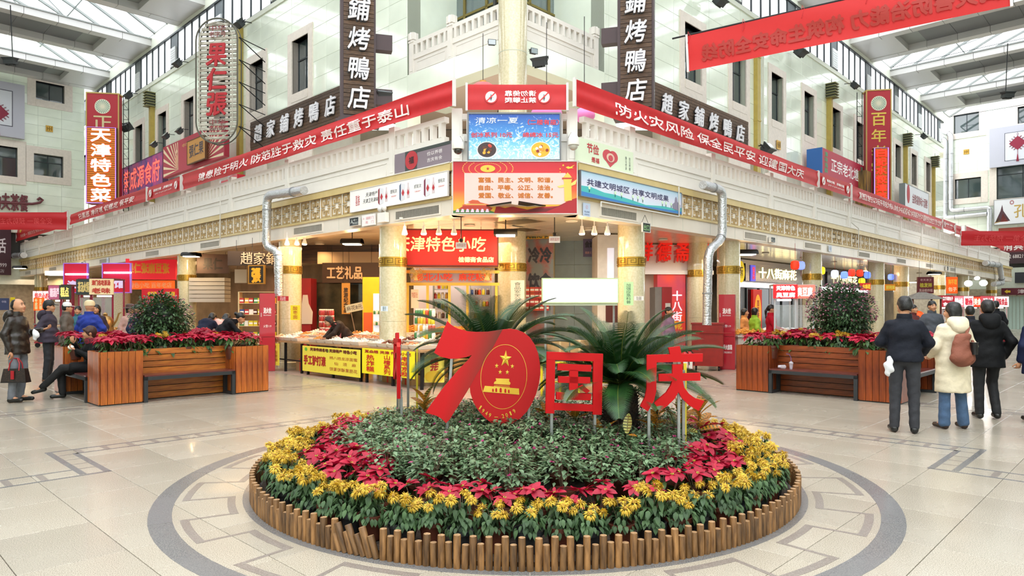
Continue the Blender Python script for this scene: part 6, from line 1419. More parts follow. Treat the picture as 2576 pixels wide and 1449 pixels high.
def round_bush(u, v, zc, r, rz, label, pink, nl=5200):
    t = thing('round_bush', label, 'shrub', W(u, v, .7)); b, fl, st = M(), M(), M(); rr = random.Random(4)
    for i in range(nl):
        d = rdir(-1, 1); k = rnd.uniform(.62, 1.)*(1+.07*sin(d.x*9+d.z*7)); p = Vector((d.x*r*k, d.y*r*k, zc-.7+d.z*rz*k))
        o = (d + rdir(-1, 1)*.8); L = rnd.uniform(.045, .075); leaf(b, p, o, (0, 0, 1), L, L*.6, 0, .2, .3)
    for i in range(int(pink)):
        d = rdir(-.3, 1); p = Vector((d.x*r*1.02, d.y*r*1.02, zc-.7+d.z*rz*1.03))
        for j in range(6): leaf(fl, p, rdir(-.3, 1), (0, 0, 1), .03, .024, 0, .3, 0)
    for i in range(7): a = i*.9; st.tube([(0, 0, 0), (.1*cos(a), .1*sin(a), (zc-.7)*.5), (r*.6*cos(a), r*.6*sin(a), zc-.7)], [.02, .012, .006], 5)
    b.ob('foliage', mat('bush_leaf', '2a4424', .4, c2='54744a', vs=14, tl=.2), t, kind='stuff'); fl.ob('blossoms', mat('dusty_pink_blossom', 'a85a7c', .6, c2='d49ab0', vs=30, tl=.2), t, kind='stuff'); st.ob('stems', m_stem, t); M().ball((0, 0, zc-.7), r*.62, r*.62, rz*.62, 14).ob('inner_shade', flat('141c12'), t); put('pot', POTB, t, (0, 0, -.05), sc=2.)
round_bush(LU, LV, 1.36, .55, .5, 'round dark green bush on the left planter', 90); round_bush(RU, RV+.05, 1.5, .62, .56, 'round bush with dusty pink blossoms on the right planter', 420)
# the empty cups on the right bench
m_clear = mat('clear_plastic', 'e4e2ea', .08, trans=.0, alpha=.35, coat=1.)
def cup(loc, rot, label, straw=None):
    t = thing('plastic_cup', label, 'cup', loc); t.rotation_euler = rot; M().lathe([(.026, 0), (.038, .1), (.04, .105)], 16).ob('cup_body', m_clear, t); M().lathe([(.041, .105), (.038, .125), (.02, .142), (.008, .145)], 16).ob('dome_lid', m_clear, t)
    M().lathe([(.02, .01), (.03, .05)], 10).ob('ice_rest', flat('c4b8d0'), t)
    if straw: M().tube(straw, .004, 6).ob('straw', flat('6a5a9c'), t)
p = floor_at(2016, 1100); q = W(-.56, 7.78, .456); cup(q, (0, 0, 0), 'empty clear plastic cup with purple straw standing on the right bench', [(0, 0, .05), (0, 0, .2), (-.03, 0, .27), (-.08, .02, .28)])
q = W(-.75, 7.75, .49); cup((q[0]-.04, q[1], q[2]+.004), (R(90), 0, R(60)), 'empty clear plastic cup lying on its side on the right bench')
# ---------------------------------------------------------------- people: smooth-blended bodies meshed by surface nets
def nets(fn, lo, hi, h):
    lo = np.array(lo, float); n = np.ceil((np.array(hi)-lo)/h).astype(int)+1
    ax = [lo[i]+h*np.arange(n[i]) for i in range(3)]
    X, Y, Z = np.meshgrid(*ax, indexing='ij'); F = fn(X, Y, Z); S = F < 0
    c = np.zeros(n-1, int); P = np.zeros((*(n-1), 3)); 
    cx = [slice(0, -1), slice(1, None)]
    for axn in range(3):
        for a in (0, 1):
            for b in (0, 1):
                s0 = [None]*3; s1 = [None]*3; o = [i for i in range(3) if i != axn]
                s0[axn], s1[axn] = cx[0], cx[1]; s0[o[0]] = s1[o[0]] = cx[a]; s0[o[1]] = s1[o[1]] = cx[b]
                f0, f1 = F[tuple(s0)], F[tuple(s1)]; m = (f0 < 0) != (f1 < 0); t = np.where(m, f0/np.where(m, f0-f1, 1), 0)
                off = np.zeros(3); off[o[0]] = a; off[o[1]] = b
                c += m; P += m[..., None]*off; P[..., axn] += m*t
    act = c > 0; idx = -np.ones(n-1, int); idx[act] = np.arange(act.sum()); I = np.argwhere(act)
    V = lo + h*(I + P[act]/c[act][:, None]); faces = []
    for axn in range(3):
        o = [(axn+1) % 3, (axn+2) % 3]; sl0 = [slice(1, -1)]*3; sl1 = [slice(1, -1)]*3; sl0[axn] = slice(0, -1); sl1[axn] = slice(1, None)
        a, b = S[tuple(sl0)], S[tuple(sl1)]
        for flip, m in ((0, a & ~b), (1, ~a & b)):
            q = np.argwhere(m); 
            if not len(q): continue
            base = q.copy(); base[:, o[0]] += 1; base[:, o[1]] += 1
            def g(d0, d1): k = base.copy(); k[:, o[0]] -= d0; k[:, o[1]] -= d1; return idx[k[:, 0], k[:, 1], k[:, 2]]
            quad = np.stack([g(1, 1), g(0, 1), g(0, 0), g(1, 0)], 1); faces.append(quad[:, ::-1] if flip else quad)
    Fc = np.concatenate(faces); Fc = Fc[(Fc >= 0).all(1)]; return V, Fc
class SDF:
    def __init__(s, k=.03): s.p = []; s.k = k; s.cut = []
    def cap(s, a, b, ra, rb=None, sy=1.): s.p.append(('c', np.array(a, float), np.array(b, float), ra, ra if rb is None else rb, sy)); return s
    def ell(s, c, rx, ry, rz, rot=None): s.p.append(('e', np.array(c, float), rx, ry, rz, rot)); return s
    def plane(s, pt, nrm): s.cut.append((np.array(pt, float), np.array(nrm, float)/np.linalg.norm(nrm))); return s
    def __call__(s, X, Y, Z):
        D = None
        for q in s.p:
            if q[0] == 'c':
                _, a, b, ra, rb, sy = q; d = b-a; L = max(1e-9, d@d); t = np.clip(((X-a[0])*d[0]+(Y-a[1])*d[1]+(Z-a[2])*d[2])/L, 0, 1)
                v = np.sqrt((X-a[0]-t*d[0])**2+((Y-a[1]-t*d[1])/sy)**2+(Z-a[2]-t*d[2])**2)-(ra+(rb-ra)*t)
            else:
                _, c, rx, ry, rz, rot = q; x, y, z = X-c[0], Y-c[1], Z-c[2]
                if rot is not None: x, y, z = (rot[0][i]*x+rot[1][i]*y+rot[2][i]*z for i in range(3))
                r = np.sqrt((x/rx)**2+(y/ry)**2+(z/rz)**2); v = (r-1)*min(rx, ry, rz)
            if D is None: D = v
            else: h = np.clip(.5+.5*(D-v)/s.k, 0, 1); D = D*(1-h)+v*h-s.k*h*(1-h)
        for pt, nn in s.cut: D = np.maximum(D, (X-pt[0])*nn[0]+(Y-pt[1])*nn[1]+(Z-pt[2])*nn[2])
        return D
    def mesh(s, name, m, h=.017, pad=.05, extra=None, wr=0.):
        lo, hi = np.full(3, 9.), np.full(3, -9.)
        for q in s.p:
            pts = ((q[1], q[3]), (q[2], q[4])) if q[0] == 'c' else ((q[1], max(q[2:5])),)
            for c, r in pts: lo = np.minimum(lo, c-r-pad); hi = np.maximum(hi, c+r+pad)
        f = s if not wr else (lambda X, Y, Z: s(X, Y, Z) + wr*np.sin(Z*52+5*np.sin(X*9))*np.cos(X*13+Y*17))
        V, F = nets(f, lo, hi, h); b = M(); b.add(V.tolist(), F.tolist())
        if extra: b.join(extra)
        return b.mesh(name, m, ang=70)
V3 = lambda *a: np.array(a, float)
m_skin = mat('warm_skin', 'c08a68', .5, var=.05, vs=12); m_hairb = mat('black_hair', '0e0c0c', .38, bump=.2, bs=60)
def hand(b, w, d, r=.0095, curl=.5, grip=None):
    """palm and five unequal bent fingers at wrist w pointing along d"""
    w = Vector(w); d = Vector(d).normalized(); s = d.cross(Vector((0, 0, 1))); s = s.normalized() if s.length > .3 else Vector((1, 0, 0)); s = Vector((0, -1, 0)) if abs(s.dot(Vector((0, -1, 0)))) > .2 and abs(d.z) > .8 else s
    n = s.cross(d)
    b.ball(w+d*.045, .018, .036, .048, 10, rot=Matrix((n, s, d)).transposed())
    for k, (o, L) in enumerate(((-.027, .07), (-.009, .08), (.009, .075), (.026, .06))):
        p = w+d*.075+s*o; q = p+(d*.75+n*curl*.7)*L*.5; e = q+(d*.35+n*(curl+.4))*L*.45; b.tube([p, q, e], [r, r*.92, r*.75], 6)
    p = w+d*.025-s*.03; b.tube([p, p+(d*.6-s*.6+n*.2)*.035, p+(d*1.0-s*.55+n*.5)*.06], [r*1.15, r, r*.8], 6)
def person(label, px, Y, rz, top='2a2c30', legs='2b2d31', shoes='171514', hair='short', height=1.72, coat=.82, hood=False, female=False, pose=None, puff=0., seated=False, look=0., haircol=None, skin=True, bulk=1., shine=.7, hat=None, extra=None, floor=True, group=None, wr=.004, X=None, z=0., tilt=0., collar=True, res=.018):
    k = height/1.72
    J = dict(head=V3(0, -.015, 1.595), neck=V3(0, .015, 1.46), chest=V3(0, .0, 1.27), belly=V3(0, -.01, 1.08), pelvis=V3(0, .0, .95),
             sl=V3(.16, .01, 1.37), sr=V3(-.16, .01, 1.37), el=V3(.235, .04, 1.12), er=V3(-.235, .04, 1.12), wl=V3(.23, -.05, .88), wr=V3(-.23, -.05, .88),
             hl=V3(.09, 0, .92), hr=V3(-.09, 0, .92), kl=V3(.105, -.015, .5), kr=V3(-.105, -.015, .5), al=V3(.11, .03, .09), ar=V3(-.11, .03, .09), tl=V3(.125, -.13, .035), tr=V3(-.125, -.13, .035))
    if pose: J.update({q: V3(*p) for q, p in pose.items()})
    if X is None: X = (px-CXP)/FPX*Y
    t = thing('person', label, 'person', (X, Y, z), rz, group); t.scale = (k,)*3
    jk = J['head']; la = look
    # body: head, neck, trunk, limbs in one skin
    b = SDF(.022); hr_ = Matrix.Rotation(la, 3, 'Z') @ Matrix.Rotation(tilt, 3, 'X'); Rm = [[hr_[i][j] for j in range(3)] for i in range(3)]; H = lambda x, y, z_: jk + np.array(hr_ @ Vector((x, y, z_)))
    b.ell(H(0, .01, .02), .078, .094, .104, Rm).ell(H(0, -.03, -.045), .055, .06, .07, Rm).cap(H(0, -.085, .01), H(0, -.108, -.028), .009, .015).cap(H(0, -.07, -.088), H(0, -.075, -.1), .02)
    for s in (-1, 1): b.ell(H(s*.077, .012, -.005), .012, .022, .032, Rm).ell(H(s*.035, -.07, -.035), .028, .02, .024, Rm)
    b.cap(J['neck'], H(0, .02, -.03), .052, .048).cap(J['neck'], J['chest'], .06, .1).ell(J['chest'], .15, .1, .16).ell(J['belly'], .13, .1, .14).ell(J['pelvis'], .15, .11, .12)
    for s in 'lr':
        b.cap(J['s'+s], J['e'+s], .047, .037).cap(J['e'+s], J['w'+s], .036, .025).cap(J['h'+s], J['k'+s], .075, .052).cap(J['k'+s], J['a'+s], .05, .033).cap(J['a'+s], J['t'+s], .033, .028)
    ex = M()
    for s in 'lr':
        d = J['w'+s]-J['e'+s]; hand(ex, J['w'+s]+d/np.linalg.norm(d)*.01, d, curl=.6)
    e2 = M()
    for s in (-1, 1): e2.ball(H(s*.031, -.083, .012), .012, .006, .006, 8)
    put('body', b.mesh('body', m_skin, res, extra=ex), t)
    e2.ob('eyes', flat('1d1512'), t); br = M().tube([H(-.048, -.083, .036), H(-.03, -.09, .041), H(-.014, -.088, .036)], .005, 5).tube([H(.048, -.083, .036), H(.03, -.09, .041), H(.014, -.088, .036)], .005, 5); br.ob('eyebrows', flat('1d1512'), t)
    M().tube([H(-.024, -.085, -.062), H(0, -.096, -.06), H(.024, -.085, -.062)], [.004, .007, .004], 6).ob('mouth', flat('9a4a44'), t)
    # jacket or coat
    bk = (1+(bulk-1)*.6)*(1+puff*.22); m_top = mat('cloth_'+top+'_%g' % shine, top, shine, var=.12, vs=7, bump=.35, bs=18, spec=.2 if shine > .5 else .5)
    c = SDF(.035); zc = coat
    c.cap(J['neck']+V3(0, .01, -.03), J['chest'], .075, .13*bk).ell(J['chest']+V3(0, .005, 0), .185*bk, .135*bk, .19).ell(J['belly'], .175*bk, .135*bk, .17).ell(J['pelvis'], .185*bk, .14*bk, .13)
    for s in 'lr': c.cap(J['s'+s]+V3(0, 0, -.01), J['e'+s], .06*bk, .054*bk).cap(J['e'+s], J['w'+s]+(J['e'+s]-J['w'+s])*.08, .057*bk, .04*bk)
    if not seated and zc < .95: 
        c.cap(J['pelvis']+V3(0, 0, -.02), V3(J['pelvis'][0], J['pelvis'][1], zc+.03), .185*bk, .2*bk, .78); c.plane((0, 0, zc), (0, 0, -1)) if min(J['wl'][2], J['wr'][2]) > zc+.05 else None
    elif seated: c.cap(J['hl'], J['hl']*.35+J['kl']*.65, .13, .11).cap(J['hr'], J['hr']*.35+J['kr']*.65, .13, .11)
    put('coat' if coat < .75 else 'jacket', c.mesh('jacket', m_top, res, wr=wr*.7*(1+puff*.8)), t)
    if collar:
        q = M(); nk = Vector(J['neck']); q.lathe([(.085, -.05), (.09, .0), (.082, .045), (.07, .045), (.068, 0)], 18, c=nk); q.ob('collar', m_top, t)
    if hood: h = SDF(.03).cap(J['neck']+V3(-.07, .07, .0), J['neck']+V3(.07, .07, .0), .07).ell(J['neck']+V3(0, .12, -.06), .12, .07, .11); put('hood', h.mesh('hood', m_top, res), t)
    # trousers or skirt and shoes
    l = SDF(.02); l.ell(J['pelvis'], .16, .125, .12)
    for s in 'lr': l.cap(J['h'+s], J['k'+s], .092, .07).cap(J['k'+s], J['a'+s]+V3(0, 0, .0), .068, .058 if legs != 'jeans' else .072)
    put('trousers', l.mesh('trousers', mat('trousers_'+legs, '3f5878' if legs == 'jeans' else legs, .8, var=.15, vs=9, bump=.3, bs=25), res, wr=.003), t)
    for s in 'lr':
        a, to = J['a'+s], J['t'+s]; f = SDF(.015).cap(a+V3(0, .02, -.045), to+V3(0, .0, .01), .043, .034).cap(a+V3(0, 0, -.02), a+V3(0, .01, -.04), .045)
        if not seated: f.plane((0, 0, .002), (0, 0, -1))
        put('shoe', f.mesh('shoe', mat('shoe_'+shoes, shoes, .35), .013), t)
    # hair / hats
    mh = mat('hair_'+haircol, haircol, .5, bump=.5, bs=110) if haircol else m_hairb
    if hair != 'none':
        g = SDF(.02)
        if hair == 'bald': g.ell(H(0, .03, .02), .083, .09, .1, Rm).plane(H(0, -.035, 0), np.array(hr_ @ Vector((0, -1, .25)))); 
        else: g.ell(H(0, .022, .035), .088, .102, .102, Rm)
        if hair == 'short': g.ell(H(0, .045, -.01), .079, .075, .075, Rm); g.plane(H(0, -.075, .04), np.array(hr_ @ Vector((0, -1, -.55)))); g.plane(H(0, .05, -.07), np.array(hr_ @ Vector((0, .2, -1))))
        if hair == 'bob': g.cap(H(-.05, .03, 0), H(-.055, .03, -.06), .052, .045).cap(H(.05, .03, 0), H(.055, .03, -.06), .052, .045).cap(H(0, .06, 0), H(0, .065, -.07), .06, .055); g.plane(H(0, -.07, .045), np.array(hr_ @ Vector((0, -1, -.6))))
        if hair == 'bun': g.ell(H(0, .14, .04), .045, .045, .045).cap(H(0, .06, 0), H(0, .07, -.04), .06, .04); g.plane(H(0, -.07, .05), np.array(hr_ @ Vector((0, -1, -.6))))
        if hair == 'pony': g.cap(H(0, .1, .03), H(0, .15, -.05), .035, .03).cap(H(0, .15, -.05), H(0, .15, -.24), .035, .015); g.plane(H(0, -.07, .05), np.array(hr_ @ Vector((0, -1, -.6))))
        if hair == 'fringe': g.cap(H(-.06, -.02, .02), H(-.06, -.01, -.02), .04, .03).cap(H(.06, -.02, .02), H(.06, -.01, -.02), .04, .03).cap(H(0, .06, 0), H(0, .06, -.05), .06, .05).cap(H(-.04, -.08, .06), H(.04, -.08, .06), .028); g.plane(H(0, -.07, .02), np.array(hr_ @ Vector((0, -1, -.9))))
        put('hair', g.mesh('hair', mh, .012, wr=.003), t)
    if hat: 
        kind, col = hat; mt = flat(col)
        R4 = Matrix.Translation(Vector(H(0, .01, .06))) @ hr_.to_4x4(); q = M()
        if kind == 'cap': q.lathe([(.1, -.02), (.1, .02), (.085, .06), (.045, .085), (.01, .09)], 20); q.add([(-.07, -.06, -.01), (.07, -.06, -.01), (.055, -.17, -.03), (-.055, -.17, -.03), (-.07, -.06, 0), (.07, -.06, 0), (.055, -.17, -.02), (-.055, -.17, -.02)], [(0, 1, 2, 3), (7, 6, 5, 4), (0, 4, 5, 1), (1, 5, 6, 2), (2, 6, 7, 3), (3, 7, 4, 0)])
        elif kind == 'brim': q.lathe([(.15, -.03), (.16, -.035), (.155, -.02), (.105, .0), (.1, .06), (.06, .085), (.01, .09)], 24)
        else: q.lathe([(.098, -.03), (.1, .02), (.085, .065), (.045, .09), (.01, .095)], 20)
        M().join(q, R4).ob('hat', mt, t)
    if extra: extra(t, J)
    return t
def local(t, name, b, m, kind=None): return b.ob(name, m, t)
back = {'wl': (.08, .19, .93), 'wr': (-.02, .2, .92), 'el': (.25, .13, 1.12), 'er': (-.25, .13, 1.12)}
# --- left group
def apron(c): 
    def f(t, J):
        M().grid(lambda a, b: (-.17+.34*a, -.15-.02*sin(a*pi), .55+.65*b), 6, 6).ob('apron', flat(c), t); M().tube([J['sl']+V3(-.05, -.09, .03), J['chest']+V3(.03, .15, 0), J['belly']+V3(-.1, .14, 0)], .014, 5).tube([J['sr']+V3(.05, -.09, .03), J['chest']+V3(-.03, .15, 0), J['belly']+V3(.1, .14, 0)], .014, 5).ob('apron_straps', flat(c), t)
    return f
person('man in black hooded leather jacket and grey jeans holding a handbag at the left edge', 44, 11.5, R(95), '241c17', '6e727a', hair='bald', coat=.8, hood=True, bulk=1.12, shine=.32, height=1.74, look=R(-5), tilt=R(-8),
    pose={'er': (-.24, .06, 1.13), 'wr': (-.22, -.02, .86), 'el': (.24, -.02, 1.12), 'wl': (.2, -.3, 1.2), 'kl': (.105, -.03, .5), 'tl': (.125, -.16, .035)})
q = at(90, 835, 11.3); t = thing('plastic_bag', 'small crumpled white plastic bag in the hand of the leather-jacketed man', 'bag', (q[0]-.02, 11.33, q[2])); put('bag_body', SDF(.03).ell(V3(0, 0, -.05), .05, .05, .08).cap(V3(0, 0, 0), V3(-.04, 0, .06), .025, .012).mesh('bag_body', mat('white_thin_plastic', 'eceef2', .3, tl=.3), .012, wr=.01), t)
t = thing('handbag', 'dark brown monogram handbag with two red handles and red tag', 'handbag', at(40, 962, 11.35), R(5))
m_bagp = mat('dark_brown_coated_canvas', '1f1512', .45, c2='3c2a1e', vs=60, ramp=(.55, .62)); M().add([(-.2, -.075, 0), (.2, -.075, 0), (.2, .075, 0), (-.2, .075, 0), (-.165, -.05, .23), (.165, -.05, .23), (.165, .05, .23), (-.165, .05, .23)], [(3, 2, 1, 0), (4, 5, 6, 7), (0, 1, 5, 4), (1, 2, 6, 5), (2, 3, 7, 6), (3, 0, 4, 7)]).ob('bag_body', m_bagp, t, smooth=False)
for y in (-.055, .055): M().tube([(-.08, y, .2), (-.075, y*.6, .32), (-.03, y*.2, .4), (.03, y*.2, .4), (.075, y*.6, .32), (.08, y, .2)], .009, 6).ob('handle', flat('a01420', 0, .35), t)
M().box(-.03, .02, -.09, -.08, .06, .2).ob('red_tag', flat('a01420', 0, .35), t, smooth=False); M().box(-.19, .19, -.076, -.06, .0, .02).ob('base_trim', flat('141010'), t, smooth=False)
person('man in black cap and plum-grey hooded puffer jacket, hands clasped behind his back', 122, 14.6, R(110), '3a3440', '1c1e24', '5a3a28', hair='short', hood=True, puff=.35, bulk=1.12, coat=.84, hat=('cap', '1b1b1c'), pose=back, height=1.73, wr=.007)
person('person in white-peaked cap and grey-brown coat beyond the plum-grey puffer', 168, 16.6, R(120), '5e554e', '2a2624', hair='short', hat=('cap', 'dcdcdc'), coat=.7, bulk=1.15, height=1.7)
person('pale-headed person in quilted royal blue jacket seen from behind', 225, 14.4, R(176), '26388c', '23252c', hair='none', hat=('knit', 'd8c49c'), puff=.6, bulk=1.15, coat=.8, height=1.72, wr=.008, pose={'el': (.27, -.03, 1.14), 'er': (-.27, -.03, 1.14), 'wl': (.16, -.26, 1.1), 'wr': (-.16, -.26, 1.1)})
# seated woman
sit = dict(head=(0, -.02, 1.14+.04), neck=(0, .02, 1.02), chest=(0, .02, .84), belly=(0, .04, .68), pelvis=(0, .06, .56), sl=(.16, .02, .95), sr=(-.16, .02, .95), el=(.22, -.08, .74), er=(-.23, -.12, .78), wl=(.07, -.26, .88), wr=(-.08, -.25, 1.0),
           hl=(.09, 0.02, .53), hr=(-.09, .02, .53), kl=(.03, -.45, .56), kr=(-.13, -.44, .5), al=(-.1, -.72, .24), ar=(-.1, -.42, .1), tl=(-.13, -.86, .14), tr=(-.12, -.58, .04))
def food(t, J): put('paper_wrap', SDF(.02).ell(V3(.0, -.31, .92), .06, .05, .045).mesh('paper_wrap', flat('e4dccb'), .012, wr=.006), t); M().lathe([(.085, -.05), (.1, .0), (.08, .06), (.07, .05), (.08, 0)], 16, c=(0, 0, 1.03)).ob('scarf', mat('plaid_scarf', '8c1c2c', .9, c2='1c1c22', vs=40), t)
q = W(-9.35, -1.3); person('seated woman in black coat and boots eating on the left planter bench', 0, q[1], AR-pi+pi/2+R(2), '08080a', '0c0b0d', '050505', hair='fringe', haircol='3a1c12', seated=True, female=True, pose=sit, X=q[0], z=0, height=1.66, bulk=1.0, look=R(-18), extra=food, collar=False)
person('woman in brown felt hat and checked coat sipping behind the left planter', 327, 17.2, R(60), 'b08c84', '3a3030', hair='bob', hat=('brim', '4a342e'), coat=.6, female=True, height=1.66, pose={'wl': (.08, -.24, 1.22), 'el': (.22, -.1, 1.14)})
person('dark-haired woman in navy coat facing left behind the left planter', 346, 16.2, R(75), '1a2440', '222222', hair='bun', coat=.6, female=True, height=1.66, pose={'wl': (.1, -.26, 1.12), 'el': (.22, -.08, 1.14)})
bend = dict(head=(0, -.42, 1.36), neck=(0, -.28, 1.3), chest=(0, -.16, 1.18), belly=(0, -.02, 1.06), pelvis=(0, .06, .95), sl=(.17, -.2, 1.27), sr=(-.17, -.2, 1.27), el=(.22, -.34, 1.06), er=(-.22, -.34, 1.06), wl=(.12, -.5, .95), wr=(-.12, -.5, .95))
person('person in dark navy hooded coat bending over the left stall', 508, 15.9, R(170), '141a30', '1c1c20', hair='short', hood=True, coat=.6, pose=bend, height=1.68, tilt=R(35))
person('person in pale pink coat bending over the left stall', 533, 16.2, R(150), 'd8a8a0', '3a2c2c', hair='bob', coat=.6, pose=bend, height=1.66, female=True, tilt=R(35))
person('woman with hair bun in black coat leaning over the left stall', 556, 15.4, R(115), '0d0e14', '1c1c20', hair='bun', coat=.55, pose=bend, height=1.7, female=True, tilt=R(30))
person('stall keeper in brown puffer with pink apron straps bending behind the snack trays', 868, 16.2, R(-60), '2e211c', '2a2624', hair='bob', puff=.3, pose=bend, height=1.6, female=True, tilt=R(25), extra=apron('d87a78'), haircol='2a1a14')
person('cart keeper with dark hair behind the copper pot cart', 243, 17.6, R(10), '3a2c34', '222226', hair='bob', height=1.66, female=True); person('cart keeper in teal behind the glass of the left teahouse cart', 196, 18.2, R(20), '3c6a78', '222226', hair='short', height=1.62)
# --- right group
person('man in dark navy jacket and charcoal trousers seen from behind, right foreground', 2275, 8.72, R(150), '171a24', '2a2b31', '121213', hair='short', bulk=1.16, coat=.9, height=1.73, look=R(20), tilt=R(14), pose={'el': (.27, -.02, 1.14), 'er': (-.27, -.04, 1.14), 'wl': (.17, -.25, 1.06), 'wr': (-.2, -.22, .98), 'kl': (.1, .0, .5), 'tl': (.16, -.12, .035)}, res=.015)
q = at(2236, 918, 8.6); t = thing('plastic_bag', 'white plastic bag carried low by the man in the dark navy jacket', 'bag', q); put('bag_body', SDF(.03).ell(V3(0, 0, -.03), .055, .06, .1).cap(V3(0, 0, .05), V3(.02, 0, .12), .025, .01).mesh('bag_body', mat('white_thin_plastic', ''), .012, wr=.01), t)
def pack(t, J):
    m = mat('brown_canvas_backpack', '7c4634', .75, var=.12, bump=.3); 
    put('backpack', SDF(.03).ell(V3(.06, .25, .99), .17, .1, .13).ell(V3(.06, .23, 1.12), .13, .085, .14).cap(V3(-.02, .23, 1.26), V3(.1, .23, 1.25), .05).mesh('backpack', m, .014, wr=.004), t)
    M().tube([(.02, .25, 1.26), (-.1, .16, 1.38), (-.16, .04, 1.45), (-.13, -.09, 1.38)], .02, 6).tube([(-.06, .25, 1.0), (-.2, .17, 1.1), (-.22, .08, 1.2)], .017, 6).ob('shoulder_strap', m, t)
    M().lathe([(.04, 0), (.045, .15), (.05, .16)], 14, c=(-.04, .33, 1.03)).ob('black_cup', flat('141416', 0, .3), t)
    M().lathe([(.09, -.05), (.095, 0), (.085, .05), (.07, .05), (.08, 0)], 18, c=tuple(J['neck'])).ob('plaid_scarf', mat('beige_plaid', 'b39a74', .9, c2='2c2a30', vs=38, ramp=(.5, .62)), t)
person('woman in long cream down coat with brown backpack, seen from behind', 2397, 9.0, R(186), 'd8cdb4', 'jeans', '2a1a16', hair='bob', coat=.5, puff=.3, bulk=1.16, female=True, hood=True, height=1.66, look=R(25), tilt=R(5), extra=pack, pose={'el': (.26, .0, 1.12), 'er': (-.28, .0, 1.12), 'wl': (.18, -.2, .98), 'wr': (-.19, -.18, .95), 'kl': (.12, -.0, .5), 'kr': (-.11, 0, .5), 'al': (.15, .03, .09), 'ar': (-.13, .03, .09), 'tl': (.17, -.12, .035), 'tr': (-.15, -.1, .035)}, collar=False, res=.015)
person('man in black fur-hooded coat and black trousers walking away, right of the cream coat', 2484, 9.8, R(165), '0c0d10', '0e1014', '141414', hair='short', bulk=1.2, coat=.74, hood=True, height=1.7, pose={'kr': (-.1, -.12, .52), 'ar': (-.1, .05, .1), 'el': (.3, -.02, 1.12), 'er': (-.28, .08, 1.12)})
person('person in navy coat cut off by the right edge of the view', 2612, 9.5, R(175), '151d3a', '1c1e26', hair='bob', haircol='2c1416', bulk=1.1, coat=.7, height=1.63); person('person in beige coat at the extreme right edge', 2672, 8.0, R(170), 'd9c8b0', '8a7a6c', hair='bob', coat=.55, height=1.6)
person('man in grey quilted jacket approaching behind the right planter', 2345, 15.6, R(-8), '4c5058', '14161c', hair='short', puff=.4, height=1.74, pose={'er': (-.3, .0, 1.12), 'wr': (-.4, -.05, .92)}); person('person in maroon top behind the grey hip-roofed stall', 2298, 18.2, R(20), '5a2a2a', '222222', hair='short', height=1.66)
person('woman in orange-brown jacket with black hair facing right at the right stall', 1873, 19.2, R(60), 'c8864c', '3a2c24', hair='bob', female=True, height=1.56, pose={'wl': (.1, -.22, 1.0), 'wr': (-.1, -.22, 1.0)}); person('woman in lime green down jacket at the right stall', 1899, 18.2, R(95), '9cc43c', '22242c', hair='bob', puff=.5, female=True, height=1.58, bulk=1.1, pose={'wl': (.12, -.3, 1.0), 'el': (.23, -.1, 1.08)})
person('woman with ponytail in red jacket at the tofu cart', 1940, 17.6, R(70), 'a80c24', '22263a', hair='pony', female=True, height=1.66, bulk=1.05, pose={'wl': (.12, -.3, 1.05), 'wr': (-.1, -.3, 1.05), 'el': (.23, -.1, 1.1), 'er': (-.23, -.1, 1.1)})
person('person in mauve jacket behind the red extinguisher trolley', 1682, 17.0, R(40), '8a6a80', '2c2c40', hair='short', height=1.6)
person('man in black jacket far behind, between the cream coat and the black coat', 2505, 20.5, R(150), '15171c', '1a1a20', hair='short', height=1.78); person('person with pale scarf walking behind the black-coated man', 2440, 13.8, R(160), '23242e', '23242c', hair='short', height=1.62)
# ---------------------------------------------------------------- shops, stalls and carts under the arcade
rnd.seed(21)
HANG = ('tilted_board', 'shop_sign', 'hanging_board', 'lit_sign', 'vertical_banner', 'lit_menu', 'wall_panel', 'shop_window')
def psign(name, label, x0, y0, x1, y1, Y, c, texts=(), ang=0., **k):
    """board of the given outline seen at distance Y, turned by ang"""
    p = at(x0, y1, Y); q = at(x1, y0, Y); w = (q[0]-p[0])/cos(ang); fr = Fr(p[0], Y, ang); t = sign(name, label, fr, 0, w, p[2], q[2], 0, c, texts, **k)
    if name in HANG and q[2] < 3.4:
        for x in (w*.15, w*.85): M().cyl(x, -.01, q[2]-p[2], 3.46-p[2], .006, n=5).ob('hanging_wire', m_dark, t)
    return t
def facebox(name, label, cat, x0, x1, y0, Y, dp, c, z0=0, ang=0., rough=.5):
    p = at(x0, y0, Y); w = at(x1, y0, Y)[0]-p[0]; t = thing(name, label, cat, (p[0], Y, z0), ang); M().box(0, w, 0, dp, 0, p[2]-z0).ob('body', mat('box_'+c+'_%g' % rough, c, rough, var=.05), t, smooth=False); return t, w, p[2]-z0
def arealight(p, sx, sy, e, col, rot=(0, 0, 0), name='fill_glow'):
    l = bpy.data.lights.new(name, 'AREA'); l.shape = 'RECTANGLE'; l.size = sx; l.size_y = sy; l.energy = e; l.color = col; o = bpy.data.objects.new(name, l); COL.objects.link(o); o.location = p; o.rotation_euler = rot; return o
def pt(p, e, col, r=.06):
    l = bpy.data.lights.new('bulb_light', 'POINT'); l.energy = e; l.color = col; l.shadow_soft_size = r; o = bpy.data.objects.new('bulb_light', l); COL.objects.link(o); o.location = p
WARM, WHT = (1, .62, .28), (1, .93, .84)
DL = M().lathe([(.11, 0), (.13, .0), (.13, .02), (.1, .03)], 18).mesh('trim_ring', flat('e8e4da')); DB = M().lathe([(.1, .003), (.01, .002)], 18).mesh('lens', flat('fff0d0', 6.))
DBW = M().lathe([(.1, .003), (.01, .002)], 18).mesh('lens', flat('ffffff', 7.))
